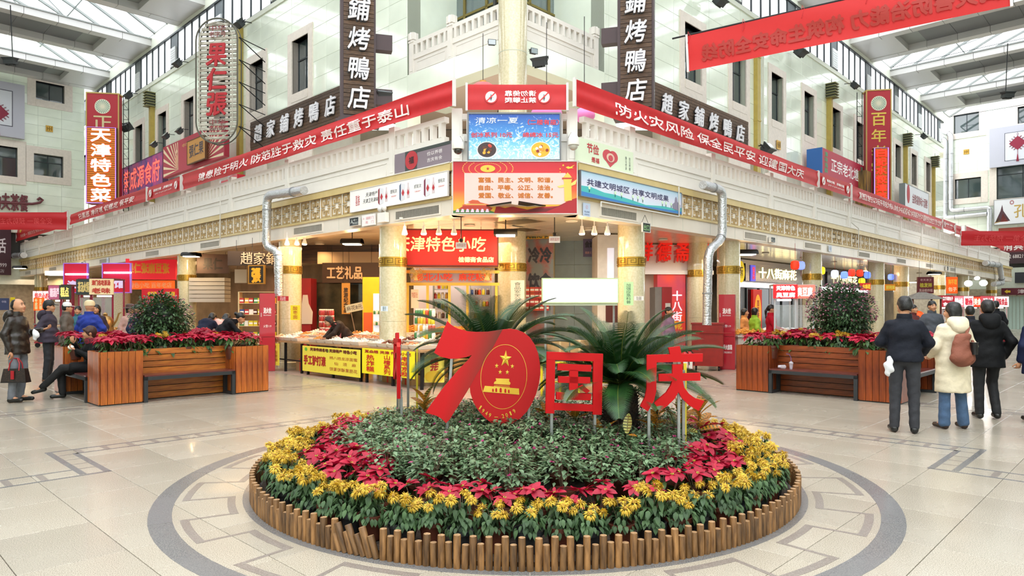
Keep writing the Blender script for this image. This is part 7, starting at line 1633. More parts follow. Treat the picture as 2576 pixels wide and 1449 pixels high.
def downlight(p, lab, grp, white=False, e=26.):
    t = thing('ceiling_light', lab, 'ceiling light', (p[0], p[1], 3.455), 0, grp); put('trim_ring', DL, t); put('lens', DBW if white else DB, t); 
    l = bpy.data.lights.new('downlight', 'SPOT'); l.energy = e*2.6; l.spot_size = R(150); l.spot_blend = .8; l.color = WHT if white else WARM; l.shadow_soft_size = .15; o = bpy.data.objects.new('downlight', l); COL.objects.link(o); o.location = (p[0], p[1], 3.42)
for k, s in enumerate(np.arange(-38, -1.5, 3.3)): downlight(FL.P(s, 0, -2.0), 'small round recessed light in the left arcade ceiling', 'left arcade downlights', e=34 if s > -20 else 24); downlight(FL.P(s-1.5, 0, -5.2), 'small round recessed light over the left shops', 'left shop downlights', e=30)
for k, s in enumerate(np.arange(3., 46, 3.3)): downlight(FR.P(s, 0, -2.0), 'small round recessed light in the right arcade ceiling', 'right arcade downlights', True, 24); downlight(FR.P(s+3, 0, -5.2), 'small round recessed light over the right shops', 'right shop downlights', True, 32)
for p in ((-1.4, 14.6), (1.3, 14.9), (0, 14.0), (-1.8, 16.6)): downlight(p, 'round recessed light in the ceiling behind the corner billboard', 'corner downlights', e=38)
def spot(p, lab, grp, lit=True, yaw=0.):
    t = thing('track_spotlight', lab, 'spotlight', p, yaw, grp); M().cyl(0, 0, .16, .3, .012, n=6).lathe([(.03, .16), (.035, .1), (.05, .06), (.065, .0)], 14).ob('lamp_holder', flat('ece8e2'), t); M().lathe([(.062, .0), (.05, -.025), (.01, -.03)], 14).ob('bulb', flat('fff6e6', 9.), t); pt((p[0], p[1], p[2]-.1), 9, WARM)
for x in (1018, 1066, 1104, 1142): p = at(x, 590, 14.2); spot((p[0], p[1], 3.12), 'white track spotlight left of centre, in front of the red snack shop sign', 'track spotlights left of centre')
for x in (1464, 1495, 1528): p = at(x, 592, 14.2); spot((p[0], p[1], 3.12), 'white track spotlight left of the right corner column', 'track spotlights right of centre')
for x in (722, 747, 766): p = at(x, 606, 17.4); spot((p[0], p[1], 3.2), 'white track spotlight on the ceiling edge beside the left columns', 'track spotlights at the left columns')
for x0, x1, Y, lab in ((1005, 1160, 14.2, 'left'), (1455, 1540, 14.2, 'right')): a, b = at(x0, 0, Y)[0], at(x1, 0, Y)[0]; tag(M().box(a, b, Y-.02, Y+.02, 3.42, 3.46).ob('spotlight_track', flat('e6e0d4'), smooth=False), 'white ceiling track carrying the %s-hand spotlights' % lab, 'light track')
def hoodlamp(px, py, Y, lab, on=True):
    p = at(px, py, Y); t = thing('hood_floodlight', lab, 'floodlight', p, 0); M().grid(lambda a, b: ((b-.5)*.5, -.22*cos(pi*a), .02+.12*sin(pi*a)), 8, 4).box(-.25, .25, -.22, .22, .0, .02).ob('hood', m_dark, t); M().box(-.2, .2, -.16, .16, -.02, 0).ob('lens', flat('fff0c8', 14.), t, smooth=False); M().cyl(0, 0, .12, 3.46-p[2], .012, n=6).ob('stem', m_dark, t); pt((p[0], p[1], p[2]-.2), 34, (1, .66, .3), .15)
hoodlamp(481, 645, 22.3, 'black hood lamp shining on the column behind the left planter'); hoodlamp(886, 614, 17., 'black hood lamp above the craft gift stall'); hoodlamp(1272, 592, 14.6, 'black hood lamp hanging at the centre before the inner column'); hoodlamp(2350, 690, 33, 'black hood lamp by the lamp-lit right column'); hoodlamp(1879, 640, 19, 'black hood lamp in front of the dark noodle shop sign'); hoodlamp(50, 675, 34.5, 'black hood lamp by the far left column')
for x, y, Y, lab in ((1160, 617, 14.0, 'left'), (1395, 602, 13.8, 'right')):
    p = at(x, y, Y); t = thing('camera_notice', 'small camera with hanging 消防监控 card, %s of the centre column' % lab, 'security camera', p); M().cyl(0, 0, .12, 3.46-p[2], .01, n=6).ball((0, -.03, .1), .05, .07, .04).ob('camera', m_dark, t); M().box(-.11, .11, 0, .01, -.07, .06).ob('card', flat('e8e0dc'), t, smooth=False); text('消防监控', 0, 0, .19, .06, -.003, flat('b84040'), t)
# ---- red snack shop in the corner
sw = .018
t = psign('shop_sign', 'big red sign with cream characters 天津特色小吃 in the corner shop', 985, 582, 1249, 668, 15.7, 'b80c0a', [('天津特色小吃', .47, .6, .84, .42, 'ffe0a0', {'bold': .006, 'ex': .03, 'shear': .1}), ('桂德斋食品店', .8, .16, .33, .15, 'ffe0a0', {'bold': .006})], ang=R(4), depth=.3, lit=.12, fc='5a0c0c')
for o in t.children:
    if o.name.startswith('lettering'): o.data.materials[0] = flat('ffe0a0', .6)
p0 = at(1022, 772, 16.1)[0]; p1 = at(1250, 772, 16.1)[0]
t = thing('snack_shop_facade', 'yellow framed snack shop window below the red 天津特色小吃 sign', 'shop front', (p0, 16.1, 0), R(3)); w = p1-p0; my = mat('yellow_frame', 'e8c24a', .4)
zz = lambda y: at(0, y, 16.1)[2]
for x in (0, w*.22, w*.46, w*.66, w*.98): M().box(x, x+.06, -.03, .05, 0, zz(712)).ob('post', my, t, smooth=False)
for y in (668, 683, 714): M().box(0, w+.06, -.04, .06, zz(y)-.04, zz(y)+.03).ob('crossbar', my, t, smooth=False)
M().box(0, w, -.1, .1, .0, 1.0).ob('counter', mat('counter_white', 'e0d4c0', .5), t, smooth=False)
M().box(0, w, 1.9, 2.0, 0, 3.45).box(0, w, .1, 1.9, 2.7, 2.75).ob('interior', mat('lavender_wall', 'd8d2de', .6), t, smooth=False); M().box(.1, w*.95, .02, .03, zz(712), zz(684)).ob('banner_glass', mat('pale_panel', 'c8bcc4', .3), t, smooth=False)
text('南北小吃', w*.3, zz(697), w*.42, .17, -.06, flat('e0401c', .3), t, bold=.006); text('麻花粘糕', w*.76, zz(697), w*.36, .17, -.06, flat('e0401c', .3), t, bold=.006)
cols = ['b8322c', 'e0a030', '5a2c1c', 'e8e0d0', 'c8481c', '3c7a3c', '2c4a8a', 'd8c428']
def shelf(t, x0, x1, y0, z0, z1, rows, n, dp=.3, r=.04, fr=None, jars=True):
    for k in range(rows+1): M().box(x0, x1, y0, y0+dp, z0+(z1-z0)*k/rows-.012, z0+(z1-z0)*k/rows).ob('shelf', fr or m_steel, t, smooth=False)
    for x in (x0, x1): M().box(x-.012, x+.012, y0, y0+dp, z0, z1).ob('upright', fr or m_steel, t, smooth=False)
JAR = {c: M().lathe([(.04, 0), (.043, .01), (.043, .11), (.03, .13)], 10).lathe([(.034, .13), (.034, .16), (.01, .162)], 10, m=1).mesh('jar', [mat('jar_'+c, c, .25, coat=.5), flat('e8dcc8')]) for c in cols + ['8a1c14']}
cols2 = cols + ['8a1c14', 'c83c2c']
BXM = {c: M().box(-.06, .06, -.04, .04, 0, .15).box(-.05, .05, -.041, -.04, .05, .1, 1).mesh('packet', [flat(c), flat('f0e8dc')], smooth=False) for c in cols2}
def goods(frame, s0, s1, d, zs, step, label, group, kind='jar', palette=cols, sc=1., cat='jar', jit=.01):
    src = JAR if kind == 'jar' else BXM
    for z in zs:
        s = s0
        while s < s1:
            c = palette[rnd.randrange(len(palette))]; p = frame(s, d, z); o = put('snack_jar' if kind == 'jar' else 'snack_packet', src[c], None, (p[0]+rnd.uniform(-jit, jit), p[1]+rnd.uniform(-jit, jit), p[2]), rz=rnd.uniform(-.2, .2), sc=sc); tag(o, label, cat, group); s += step
ffr = lambda fr: (lambda s, d, z: fr.P(s, z, d))
Fs = Fr(p0, 16.1, R(3))
shelf(t, w*.26, w*.44, 1.2, 1.3, 2.3, 4, 6); shelf(t, w*.7, w*.95, 1.2, 1.3, 2.5, 4, 6)
goods(ffr(Fs), w*.28, w*.44, -1.35, (1.31, 1.56, 1.81, 2.06), .1, 'bottle on the left shelf inside the corner snack shop', 'left shelf bottles in the corner shop'); goods(ffr(Fs), w*.72, w*.94, -1.35, (1.31, 1.61, 1.91, 2.21), .1, 'jar on the right shelf inside the corner snack shop', 'right shelf jars in the corner shop')
arealight((p0+w/2, 17.2, 2.62), 2, 1, 30, (1, .85, .65))
psign('poster', 'cream poster standing left inside the corner snack shop', 1034, 728, 1053, 775, 16.0, 'ecd8c0', [('学创国 安全', .5, .7, .8, .3, 'b84a2c', {})], depth=.01)
def fan(px, py, Y, yaw, lab):
    t = thing('wall_fan', lab, 'fan', at(px, py, Y), yaw); b = M()
    for k in range(4): r_ = .19-.05*k; b.tube([(r_*cos(2*pi*i/20), -.02*k*.5, r_*sin(2*pi*i/20)) for i in range(21)], .004, 4)
    for k in range(16): a = 2*pi*k/16; b.tube([(.02*cos(a), -.03, .02*sin(a)), (.19*cos(a), 0, .19*sin(a))], .0025, 4)
    b.ob('guard', flat('d8b060'), t)
    for k in range(3):
        a = 2*pi*k/3; M().grid(lambda u, v: ((.03+.13*u)*cos(a+v*.9), .02+.03*v, (.03+.13*u)*sin(a+v*.9)), 3, 4).ob('blade', flat('e8cc8c'), t)
    M().ball((0, .08, 0), .06).tube([(0, .1, 0), (0, .25, -.1)], .02, 6).ob('motor', flat('c8a050'), t)
fan(1049, 688, 15.75, R(35), 'gold wall fan left of the 南北小吃 lettering'); fan(1225, 688, 15.75, R(-15), 'gold wall fan right of the 麻花 lettering')
# cold drinks window and grey wall right of the centre column
t = psign('shop_window', 'grey shop window with dark characters 冷饮 冷食 right of the centre column', 1322, 600, 1392, 868, 18.6, '', [('冷冷', .52, .84, .8, .14, '2c3040', {'bold': .02}), ('饮食', .52, .6, .8, .14, '2c3040', {'bold': .02})], ang=R(-14), depth=.05, fc='8a7c5c', mats=mat('misty_shop_glass', '7c8488', .15, c2='9a5c58', vs=2.2, ramp=(.45, .6)))
psign('shop_sign', 'narrow yellow board 代售IC卡 over the cold drinks window', 1318, 588, 1392, 602, 18.5, 'c8961c', [('代售IC卡', .45, .5, .75, .8, '3c4a2c', {'bold': .01})], ang=R(-14), depth=.08)
goods(lambda s, d, z: (at(1326, 0, 18.3)[0]+s, 18.3, z), 0, .6, 0, (1.5, 1.66, 1.82, 1.98), .13, 'red boxed goods stacked by the cold drinks window', 'red boxes by the cold drinks window', 'box', ['b8322c', 'c8481c'], 1., 'box')
a, b = at(1392, 0, 19.6)[0], at(1512, 0, 19.2)[0]; t = thing('wall_panelling', 'grey-blue stone wall panels behind the blank lightbox', 'wall panel', (a, 19.6, 0), R(-8)); M().box(0, b-a+.4, .03, .1, 0, 3.45).ob('backing', m_grout, t, smooth=False)
for i in range(3):
    for j in range(5): M().box(i*.6+.004, i*.6+.596, 0, .03, j*.7+.004, j*.7+.694).ob('panel', mat('grey_blue_stone', '8c9ea4', .4, var=.08, vs=3), t, smooth=False)
psign('poster', 'purple-grey poster reading 会诊 on the grey-blue wall', 1467, 594, 1498, 646, 19.0, '5c5478', [('会诊', .5, .6, .7, .3, '1c1a2c', {'bold': .01}), ('健康义诊', .5, .2, .7, .12, 'e0a8a0', {})], depth=.01)
t, w, h = facebox('display_niche', 'white box-framed shop display niche right of the purple poster', 'display', 1503, 1562, 590, 17.6, 1.2, 'e0dcd8'); M().box(w*.42, w*.7, -.02, .0, 2.1, h-.35).ob('lit_face', flat('e4e4f4', .5), t, smooth=False); M().box(w*.35, w, -.02, 0, 1.2, 1.7).ob('dark_opening', flat('5a2420'), t, smooth=False)
# blank lightbox cart
t = psign('lightbox', 'blank glowing white lightbox on a cart behind the palms', 1365, 703, 1551, 760, 12.3, 'ffffff', (), depth=.12, lit=3.2, fc='b8c890', fw=.02); w = at(1551, 0, 12.3)[0]-at(1365, 0, 12.3)[0]; zb = at(0, 760, 12.3)[2]
for x in (.05, w-.05): M().cyl(x, .0, -zb, 0, .02, n=8).ob('post', m_galv, t)
M().box(0, w, .0, .7, -zb+.65, -zb+.7).box(.02, w-.02, .02, .6, -zb+.05, -zb+.1).ob('cart_tray', mat('cardboard', 'b08a5c', .8), t, smooth=False); M().box(0, w, -.1, .02, -.06, -.02).ob('fringe_strip', flat('c8d0b8'), t, smooth=False)
for k in range(5): x = w*k/4; M().tube([(x-.02, -.05, -zb+.0), (x-.02, -.05, -zb+.62)], .022, 6).ob('yellow_rail_post', flat('d8c010'), t)
for z in (.25, .6): M().tube([(0, -.05, -zb+z), (w+.1, -.05, -zb+z)], .02, 6).ob('yellow_rail', flat('d8c010'), t)
for k, (x, z, a_) in enumerate(((.3, .72, .2), (.7, .72, -.1), (1.1, .72, .1))): q = at(1365, 0, 12.3)[0]+x; o = M().box(-.17, .17, -.14, .14, 0, .28).box(-.02, .02, -.141, .141, .0, .281, 1).ob('cardboard_box', [mat('cardboard', ''), flat('c8a878')], loc=(q, 12.65, z-.02), rz=a_, smooth=False); tag(o, 'brown cardboard box under the blank lightbox, %s' % ('left', 'middle', 'right')[k], 'box')
# ---- white shop with red raised characters on the right
P_ = Fr(*at(1560, 0, 20.2)[:2], R(6)); sx = lambda px: (at(px, 0, 20.2)[0]-P_.x); zz = lambda y: at(0, y, 20.2)[2]
t = thing('white_shop_facade', 'white shop front with glowing red raised characters 祥德斋 on the right', 'shop front', P_.P(0, 0), P_.a); w = sx(1800)
M().box(0, w, 0, .3, zz(680), 3.45).box(0, w, -.12, .1, zz(690), zz(680)).ob('header', mat('shop_white', 'ece4e0', .4), t, smooth=False); M().box(0, w, .3, .4, 0, zz(690)).ob('back', mat('shop_cream', 'd8c8b4', .5), t, smooth=False)
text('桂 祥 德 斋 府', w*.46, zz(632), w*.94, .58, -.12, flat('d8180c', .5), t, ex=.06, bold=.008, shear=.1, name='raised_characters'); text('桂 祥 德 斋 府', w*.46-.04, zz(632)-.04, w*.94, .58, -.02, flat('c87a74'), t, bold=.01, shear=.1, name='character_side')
M().box(sx(1655), sx(1728), -.05, .3, zz(870), zz(690)).ob('poster_panel', mat('orange_red_poster', 'e04428', .4, c2='a8385c', vs=1.2, emit=.25, ec='d84028'), t, smooth=False); text('十八街', sx(1706), zz(770), .3, .9, -.06, flat('e8d8e8', .4), t, vert=True, bold=.01); text('麻花', sx(1706), zz(818), .3, .25, -.06, flat('e8b83c'), t, bold=.01)
for x in (1732, 1778): M().box(sx(x), sx(x)+.06, -.03, .1, 0, zz(690)).ob('door_post', m_steel, t, smooth=False)
M().box(sx(1735), sx(1778), .02, .03, .1, zz(692)).ob('glass_door', mat('pale_glass', 'c8d0cc', .08, alpha=.4, coat=1.), t, smooth=False); M().box(sx(1735), sx(1778), .25, .29, zz(760), zz(735)).ob('lit_strip', flat('fff8ec', 1.5), t, smooth=False); arealight(P_.P(2.2, 2.9, 1.2), 3, .6, 30, (1, .92, .88), rot=(0, 0, 0))
t, w, h = facebox('vending_machine', 'grey and red machine beside the orange-red poster', 'machine', 1648, 1690, 722, 18.0, .7, '8c8684'); M().box(w*.4, w, -.02, 0, 0, h).ob('red_door', flat('a8141c', 0, .3), t, smooth=False); M().box(w*.6, w*.9, -.03, -.02, h*.5, h*.8).ob('white_print', flat('d8d0cc'), t, smooth=False)
# ---- hydrant cabinets, trolley, extinguishers
def cabinet(px0, px1, py0, py1, Y, ang, lab, low=True, dp=.4):
    p = at(px0, py1, Y); w = (at(px1, 0, Y)[0]-p[0]); h = at(0, py0, Y)[2]; t = thing('fire_cabinet', lab, 'cabinet', (p[0], Y, 0), ang); mr = mat('cabinet_red', 'ae0e26', .3, coat=.4)
    M().box(0, w, 0, dp, 0, h).ob('body', mr, t, smooth=False); zs = h*.44
    M().box(.012, w-.012, -.015, 0, zs+.01, h-.01).ob('door', mr, t, smooth=False); M().box(.012, w-.012, -.015, 0, .01, zs-.01).ob('door', mr, t, smooth=False)
    for z in (h*.7, h*.25): M().box(.03, .045, -.03, -.015, z, z+.1).ob('handle', flat('c8c0bc', 0, .3), t, smooth=False)
    text('消火栓', w*.5, h*.78, w*.5, .14, -.02, flat('f0e4e4'), t, bold=.004); text('FIRE HYDRANT', w*.5, h*.72, w*.5, .03, -.02, flat('f0e4e4'), t); text('火警119', w*.5, h*.58, w*.5, .07, -.02, flat('f0e4e4'), t)
    if low: text('灭火器箱', w*.55, h*.3, w*.55, .13, -.02, flat('f0e4e4'), t, bold=.003); text('EXTINGUISHER BOX', w*.55, h*.23, w*.55, .05, -.02, flat('f0e4e4'), t)
    return t
cabinet(653, 690, 738, 895, 16.9, R(22), 'tall red hydrant cabinet beside the left columns', False); cabinet(1808, 1847, 741, 928, 17.5, R(-22), 'tall red hydrant and extinguisher cabinet on the right')
p = at(1740, 900, 17.2); t = thing('red_trolley', 'red steel trolley on castors left of the right hydrant cabinet', 'trolley', (p[0], 17.2, 0), R(-20)); mr = mat('trolley_red', '8c1a14', .4, var=.12)
M().box(0, .75, 0, .6, .12, 1.18).ob('body', mr, t, smooth=False); M().box(-.02, .77, -.02, .62, 1.16, 1.2).ob('lid', mr, t, smooth=False); M().tube([(.2, -.04, .95), (.95, -.04, .95)], .012, 6).ob('push_bar', mr, t)
for x in (.1, .65): M().tube([(x-.02, .1, .06), (x+.02, .1, .06)], .06, 12).ob('castor', m_dark, t)
for k, (px, lab) in enumerate(((1722, 'left'), (1737, 'right'))):
    p = at(px, 900, 15.9); t = thing('fire_extinguisher', 'red fire extinguisher before the red trolley, the %s one' % lab, 'extinguisher', (p[0], 15.9+.1*k, 0)); M().lathe([(.08, 0), (.085, .03), (.085, .45), (.05, .53), (.02, .56)], 16).ob('cylinder', flat('b01018', 0, .25), t); M().box(-.03, .05, -.015, .015, .56, .61).tube([(.03, 0, .58), (.1, 0, .5), (.11, 0, .25)], .01, 6).ob('valve_and_hose', m_dark, t); M().box(-.05, .05, -.088, -.08, .15, .35).ob('label_plate', flat('e0dcd0'), t, smooth=False)
# ---- dark shop with 十八街 sign on the right
a, b = FR.at(1850, 0, -3.9)[0], FR.at(2183, 0, -3.9)[0]; t = thing('dark_shop_facade', 'long black sign front with glowing 十八街麻花 characters on the right', 'shop front', FR.P(a, 0, -3.9), FR.a); w = b-a
M().box(0, w, 0, .3, 2.35, 3.45).ob('header', flat('2c2a30', 0, .3), t, smooth=False); M().box(0, w, -.1, .05, 2.38, 2.56).ob('glow_strip', flat('f4f8ff', 2.5), t, smooth=False); M().box(.7, w*.42, -.08, 0, 2.62, 3.3).box(w*.6, w*.9, -.08, 0, 2.62, 3.3).ob('sign_field', flat('22222a', 0, .25), t, smooth=False)
text('十八街麻花', w*.235, 2.98, w*.24, .42, -.1, flat('fff0b0', 2.), t, ex=.03, bold=.012, name='lit_characters'); text('十八街麻花', w*.75, 2.98, w*.24, .42, -.1, flat('fff0b0', 1.6), t, bold=.012, name='lit_characters'); disc(t, .28, 2.95, .3, -.1, 'e8c81c', name='yellow_oval', rz=.42, e=.5); text('麻', .28, 2.95, .28, .5, -.11, flat('2a2014'), t)
M().box(1.1, 1.5, -.12, 0, 2.62, 3.25).ob('blue_capsule', flat('5a5ad8', .8), t, smooth=False); text('桂发祥', 1.3, 2.93, .22, .5, -.13, flat('f83a3a', .8), t, vert=True, bold=.008)
for k in range(15): M().box(w*k/14-.03, w*k/14+.03, .05, .15, 0, 2.35).ob('mullion', m_frame, t, smooth=False)
M().box(0, w, .1, .12, 0, 2.35).ob('dark_glass', mat('night_glass', '181d20', .12, spec=.25), t, smooth=False); M().box(1.5, 2.3, -.02, .08, .2, 2.3).ob('red_door_panel', flat('c81c14', .3), t, smooth=False); disc(t, 1.9, 1.35, .3, -.03, 'f0a01c', name='orange_medallion', rz=.75, e=.5); text('百年老店', 1.9, 1.35, .22, 1.0, -.04, flat('a82c10'), t, vert=True, bold=.01)
for i, (x, y, Y, c, e) in enumerate(((2000, 667, 20, 'e8280c', 1.2), (2066, 681, 23, 'f8c818', 1.6), (2100, 689, 24, 'd0dcff', 2.5), (2124, 692, 25, '5a78ff', 1.8), (2143, 686, 25, 'e8280c', 1.2), (2163, 687, 26, 'e8280c', 1.2), (2182, 692, 27, '5a78ff', 1.6), (2168, 708, 27, 'e8d820', 1.5), (2241, 697, 30, '5a78ff', 1.6), (2015, 668, 22, '7a8cff', 1.5))):
    p = at(x, y, Y); t = thing('paper_lantern', 'glowing %s paper lantern under the right ceiling, %s' % ({'e8280c': 'red', 'f8c818': 'amber', 'd0dcff': 'white-blue', '5a78ff': 'blue', 'e8d820': 'yellow', '7a8cff': 'violet-blue'}[c], ('nearest, right of the lit characters', 'first right of the bush column', 'beside the amber one', 'right of the white-blue one', 'in the middle of the row', 'right of its red twin', 'by the third column', 'lower than the others', 'between the third and fourth columns', 'half hidden by the bush column')[i]), 'lantern', p)
    M().lathe([(.06, -.13), (.11, -.1), (.125, 0), (.11, .1), (.06, .13)], 16).ob('shade', flat(c, e), t); M().cyl(0, 0, .17, 3.46-p[2], .006, n=5).cyl(0, 0, -.35, -.17, .006, n=5).ob('cord_and_tassel', flat('a01c14'), t)
# ---- carts
def cart(x0, x1, Y, ang, label, cs, txt, tc, ztop=2.2, body='8c1c28', lit=.5, gold=False, base=.9, post='b8bcc0', strip=True, h2=.42):
    X0 = at(x0, 0, Y)[0]; w = at(x1, 0, Y)[0]-X0; t = thing('food_cart', label, 'cart', (X0, Y, 0), ang); dp = .75
    M().box(0, w, 0, dp, .15, base).ob('cart_body', flat(body), t, smooth=False); M().box(-.03, w+.03, -.05, dp+.03, base, base+.04).ob('counter_top', m_galv, t, smooth=False)
    for x in (.02, w-.02):
        for y in (0.02, dp-.02): M().box(x-.018, x+.018, y-.018, y+.018, base, ztop).ob('post', flat(post, 0, .3), t, smooth=False)
    M().box(.02, w-.02, .005, .012, base+.04, ztop-.5).ob('glass', mat('cart_glass', 'dce6e6', .05, alpha=.18, coat=1.), t, smooth=False); M().box(.0, w, .0, dp, ztop-.02, ztop+.02).ob('roof', flat(body), t, smooth=False)
    M().box(-.02, w+.02, -.06, 0, ztop-h2, ztop).ob('sign_board', flat(cs, lit), t, smooth=False)
    n = len(txt); 
    for k, s_ in enumerate(txt): text(s_, w/2, ztop-h2*(k+.5)/n, w*.82, h2*.66/n, -.065, flat(tc, lit), t, bold=.008)
    if strip: M().box(.1, w-.1, .1, .16, ztop-h2-.06, ztop-h2-.02).ob('lamp_tube', flat('ffffff', 6.), t, smooth=False)
    for x in (.12, w-.12): M().tube([(x, -.02, .09), (x, .03, .09)], .09, 12).tube([(x, dp-.03, .09), (x, dp+.02, .09)], .09, 12).ob('wheel', m_dark, t)
    b = M()
    for k in range(40): b.ball((rnd.uniform(.1, w-.1), rnd.uniform(.12, dp-.1), base+.06+rnd.uniform(0, .06)), .045, .03, .03, 6)
    b.ob('food_heap', mat('golden_food', 'c8843c', .6, c2='e0b068', vs=20), t, kind='stuff'); return t
cart(1947, 2000, 17.0, R(-12), 'tofu cart with lit red sign 天津特色 臭豆腐', 'd4141c', ('天津特色', '臭豆腐'), 'fff0f0', 2.15, lit=1.1, body='b8b4ac', h2=.34); cart(2003, 2045, 17.4, R(-30), 'pink sign face 臭豆腐 of the cart right beside the tofu cart', 'e07868', ('臭豆腐',), 'f8f0e8', 2.15, lit=.5, body='b8b4ac', strip=False, h2=.34)
for i, (x0, x1, Y, cs, tx, tc, lt) in enumerate(((2367, 2396, 26, 'a82030', ('狗不理包子', '食品'), 'f0dce0', .4), (2398, 2420, 27, 'e07884', ('特色小吃',), 'f8eef0', .7), (2424, 2444, 27, 'e8d0d4', ('糖画',), 'b02838', 1.), (2446, 2466, 28, 'e83c1c', ('美食',), 'f8ecd8', .8), (2468, 2496, 27, 'c8505c', ('天津小吃',), 'f8f0f0', .5), (2500, 2532, 28, 'e8dcdc', ('风味食品',), 'a82834', .8))):
    cart(x0, x1, Y, R(-6), 'far right food cart, %s from the lamp-lit column' % ('first', 'second', 'third', 'fourth', 'fifth', 'sixth')[i], cs, tx, tc, 2.02, lit=lt, post='c8a8a8')
for i, (x0, x1, Y, cs, tx, tc, lt, zt, bd) in enumerate(((86, 126, 27, 'f0e0dc', ('特产小吃',), 'd84c4c', .8, 2.22, 'a82c3c'), (126, 152, 21, 'b05878', ('糖葫芦',), 'f0d0dc', .3, 2.25, '8c1c38'), (153, 176, 20.4, '2c3428', ('糕点',), 'f0d878', .5, 2.25, '6c1c28'), (196, 227, 18.6, '2c3434', ('茶汤火锅',), 'c8b070', .2, 2.35, '6c1c28'), (229, 281, 18.3, 'd8c094', ('津门名吃茶汤', '老味'), 'a83428', .25, 2.35, '5c1c34'))):
    cart(x0, x1, Y, R(8), 'left food cart with %s' % ('white sign and orange panel', 'pink sign 糖葫芦', 'dark green sign with gold 糕点', 'black sign with gold 茶汤火锅', 'cream sign 津门名吃茶汤 and copper pot')[i], cs, tx, tc, zt, lit=lt, body=bd, post='8c2038')
psign('lit_menu', 'orange lit panel 牛皮糖 云片糕 on the farthest left cart', 88, 749, 112, 781, 26.8, 'e85a10', [('牛皮糖', .28, .5, .26, .8, 'fff0b0', {'vert': True, 'bold': .01}), ('云片糕', .74, .5, .26, .8, 'fff0b0', {'vert': True, 'bold': .01})], lit=.9)
p = at(262, 800, 18.0); t = thing('copper_pot', 'large copper dragon-spout tea pot on the 茶汤 cart', 'pot', (p[0], 18.05, .95)); M().lathe([(.16, 0), (.2, .06), (.2, .28), (.14, .38), (.05, .42), (.06, .46), (.02, .5)], 20).tube([(.18, 0, .12), (.3, 0, .3), (.36, 0, .48), (.42, 0, .5)], [.03, .025, .02, .012], 8).tube([(-.15, 0, .35), (-.22, 0, .2), (-.18, 0, .08)], .012, 6).ob('pot_body', mat('brass_copper', 'b08a54', .3, .8), t)
# hip-roofed stall
p = at(2320, 0, 19.5); t = thing('hip_roof_stall', 'small stall with grey tiled hip roof in front of the right arcade', 'stall', (p[0], 19.5, 0), R(-10))
M().add([(-.48, -.4, 1.82), (.48, -.4, 1.82), (.48, .4, 1.82), (-.48, .4, 1.82), (-.1, 0, 2.02), (.1, 0, 2.02)], [(3, 2, 1, 0), (0, 1, 5, 4), (1, 2, 5), (2, 3, 4, 5), (3, 0, 4)]).ob('roof', mat('grey_tile_roof', '6c665e', .6, var=.2, vs=20), t, smooth=False)
for x in (-.36, .36):
    for y in (-.3, .3): M().box(x-.02, x+.02, y-.02, y+.02, 0, 1.82).ob('post', flat('5a2a1c'), t, smooth=False)
M().box(-.38, .38, -.32, .32, .0, .85).ob('counter', flat('6a2c20'), t, smooth=False); M().ball((-.15, -.1, 1.35), .16, .16, .14, 14).ob('orange_lantern', flat('e8501c', .8), t)
# boards hanging in the right arcade and glaring lamps
psign('hanging_board', 'dark red hanging board 老天津卫 桂发祥 耳朵眼炸糕', 2306, 697, 2346, 738, 27.5, '5c1420', [('老天津卫', .5, .82, .7, .14, 'c8a0a0', {}), ('桂发祥', .5, .5, .75, .26, 'a89a30', {'bold': .01}), ('耳朵眼炸糕', .5, .18, .85, .18, 'd8b8b0', {})]); psign('hanging_board', 'glowing orange hanging board 狗不理包子', 2380, 697, 2406, 738, 29, 'e84c0c', [('狗不理', .5, .7, .8, .3, 'ffc040', {'bold': .01}), ('包子', .5, .25, .8, .25, 'ffe0b0', {'bold': .01})], lit=.9)
psign('hanging_board', 'red board with yellow characters 大胖子 between the second and third right columns', 2160, 712, 2188, 730, 26, 'b8281c', [('大麻花', .6, .5, .7, .6, 'f0c83c', {'bold': .01})], lit=.2); psign('hanging_board', 'yellow lit board 风味楼 between the third and fourth right columns', 2225, 715, 2250, 731, 29, 'b06c10', [('好利来', .5, .5, .85, .6, 'ffe860', {'bold': .01})], lit=.7)
for i, (x, y) in enumerate(((2436, 713), (2474, 712), (2458, 700), (2405, 758))): p = at(x, y, 30); t = thing('glaring_lamp', 'glaring white lamp at the far right stalls, %s' % ('left big one', 'right big one', 'upper small one', 'lowest small one')[i], 'lamp', p); M().ball((0, 0, 0), (.16, .16, .09, .08)[i], .14, (.13, .13, .08, .08)[i], 14).ob('lamp_glass', flat('ffffff', 16.), t); pt((p[0], p[1]-.5, p[2]), 30, (1, .96, .9), .3)
p = FR.P(26, 2.4, -3.5); 
for k in range(6): x, y, _ = FR.P(21.3+.22*k, 0, -.9-.5*(k % 2)); spot((x, y, 3.16), 'clustered white spotlight between the third and fourth right columns', 'clustered spotlights on the right')
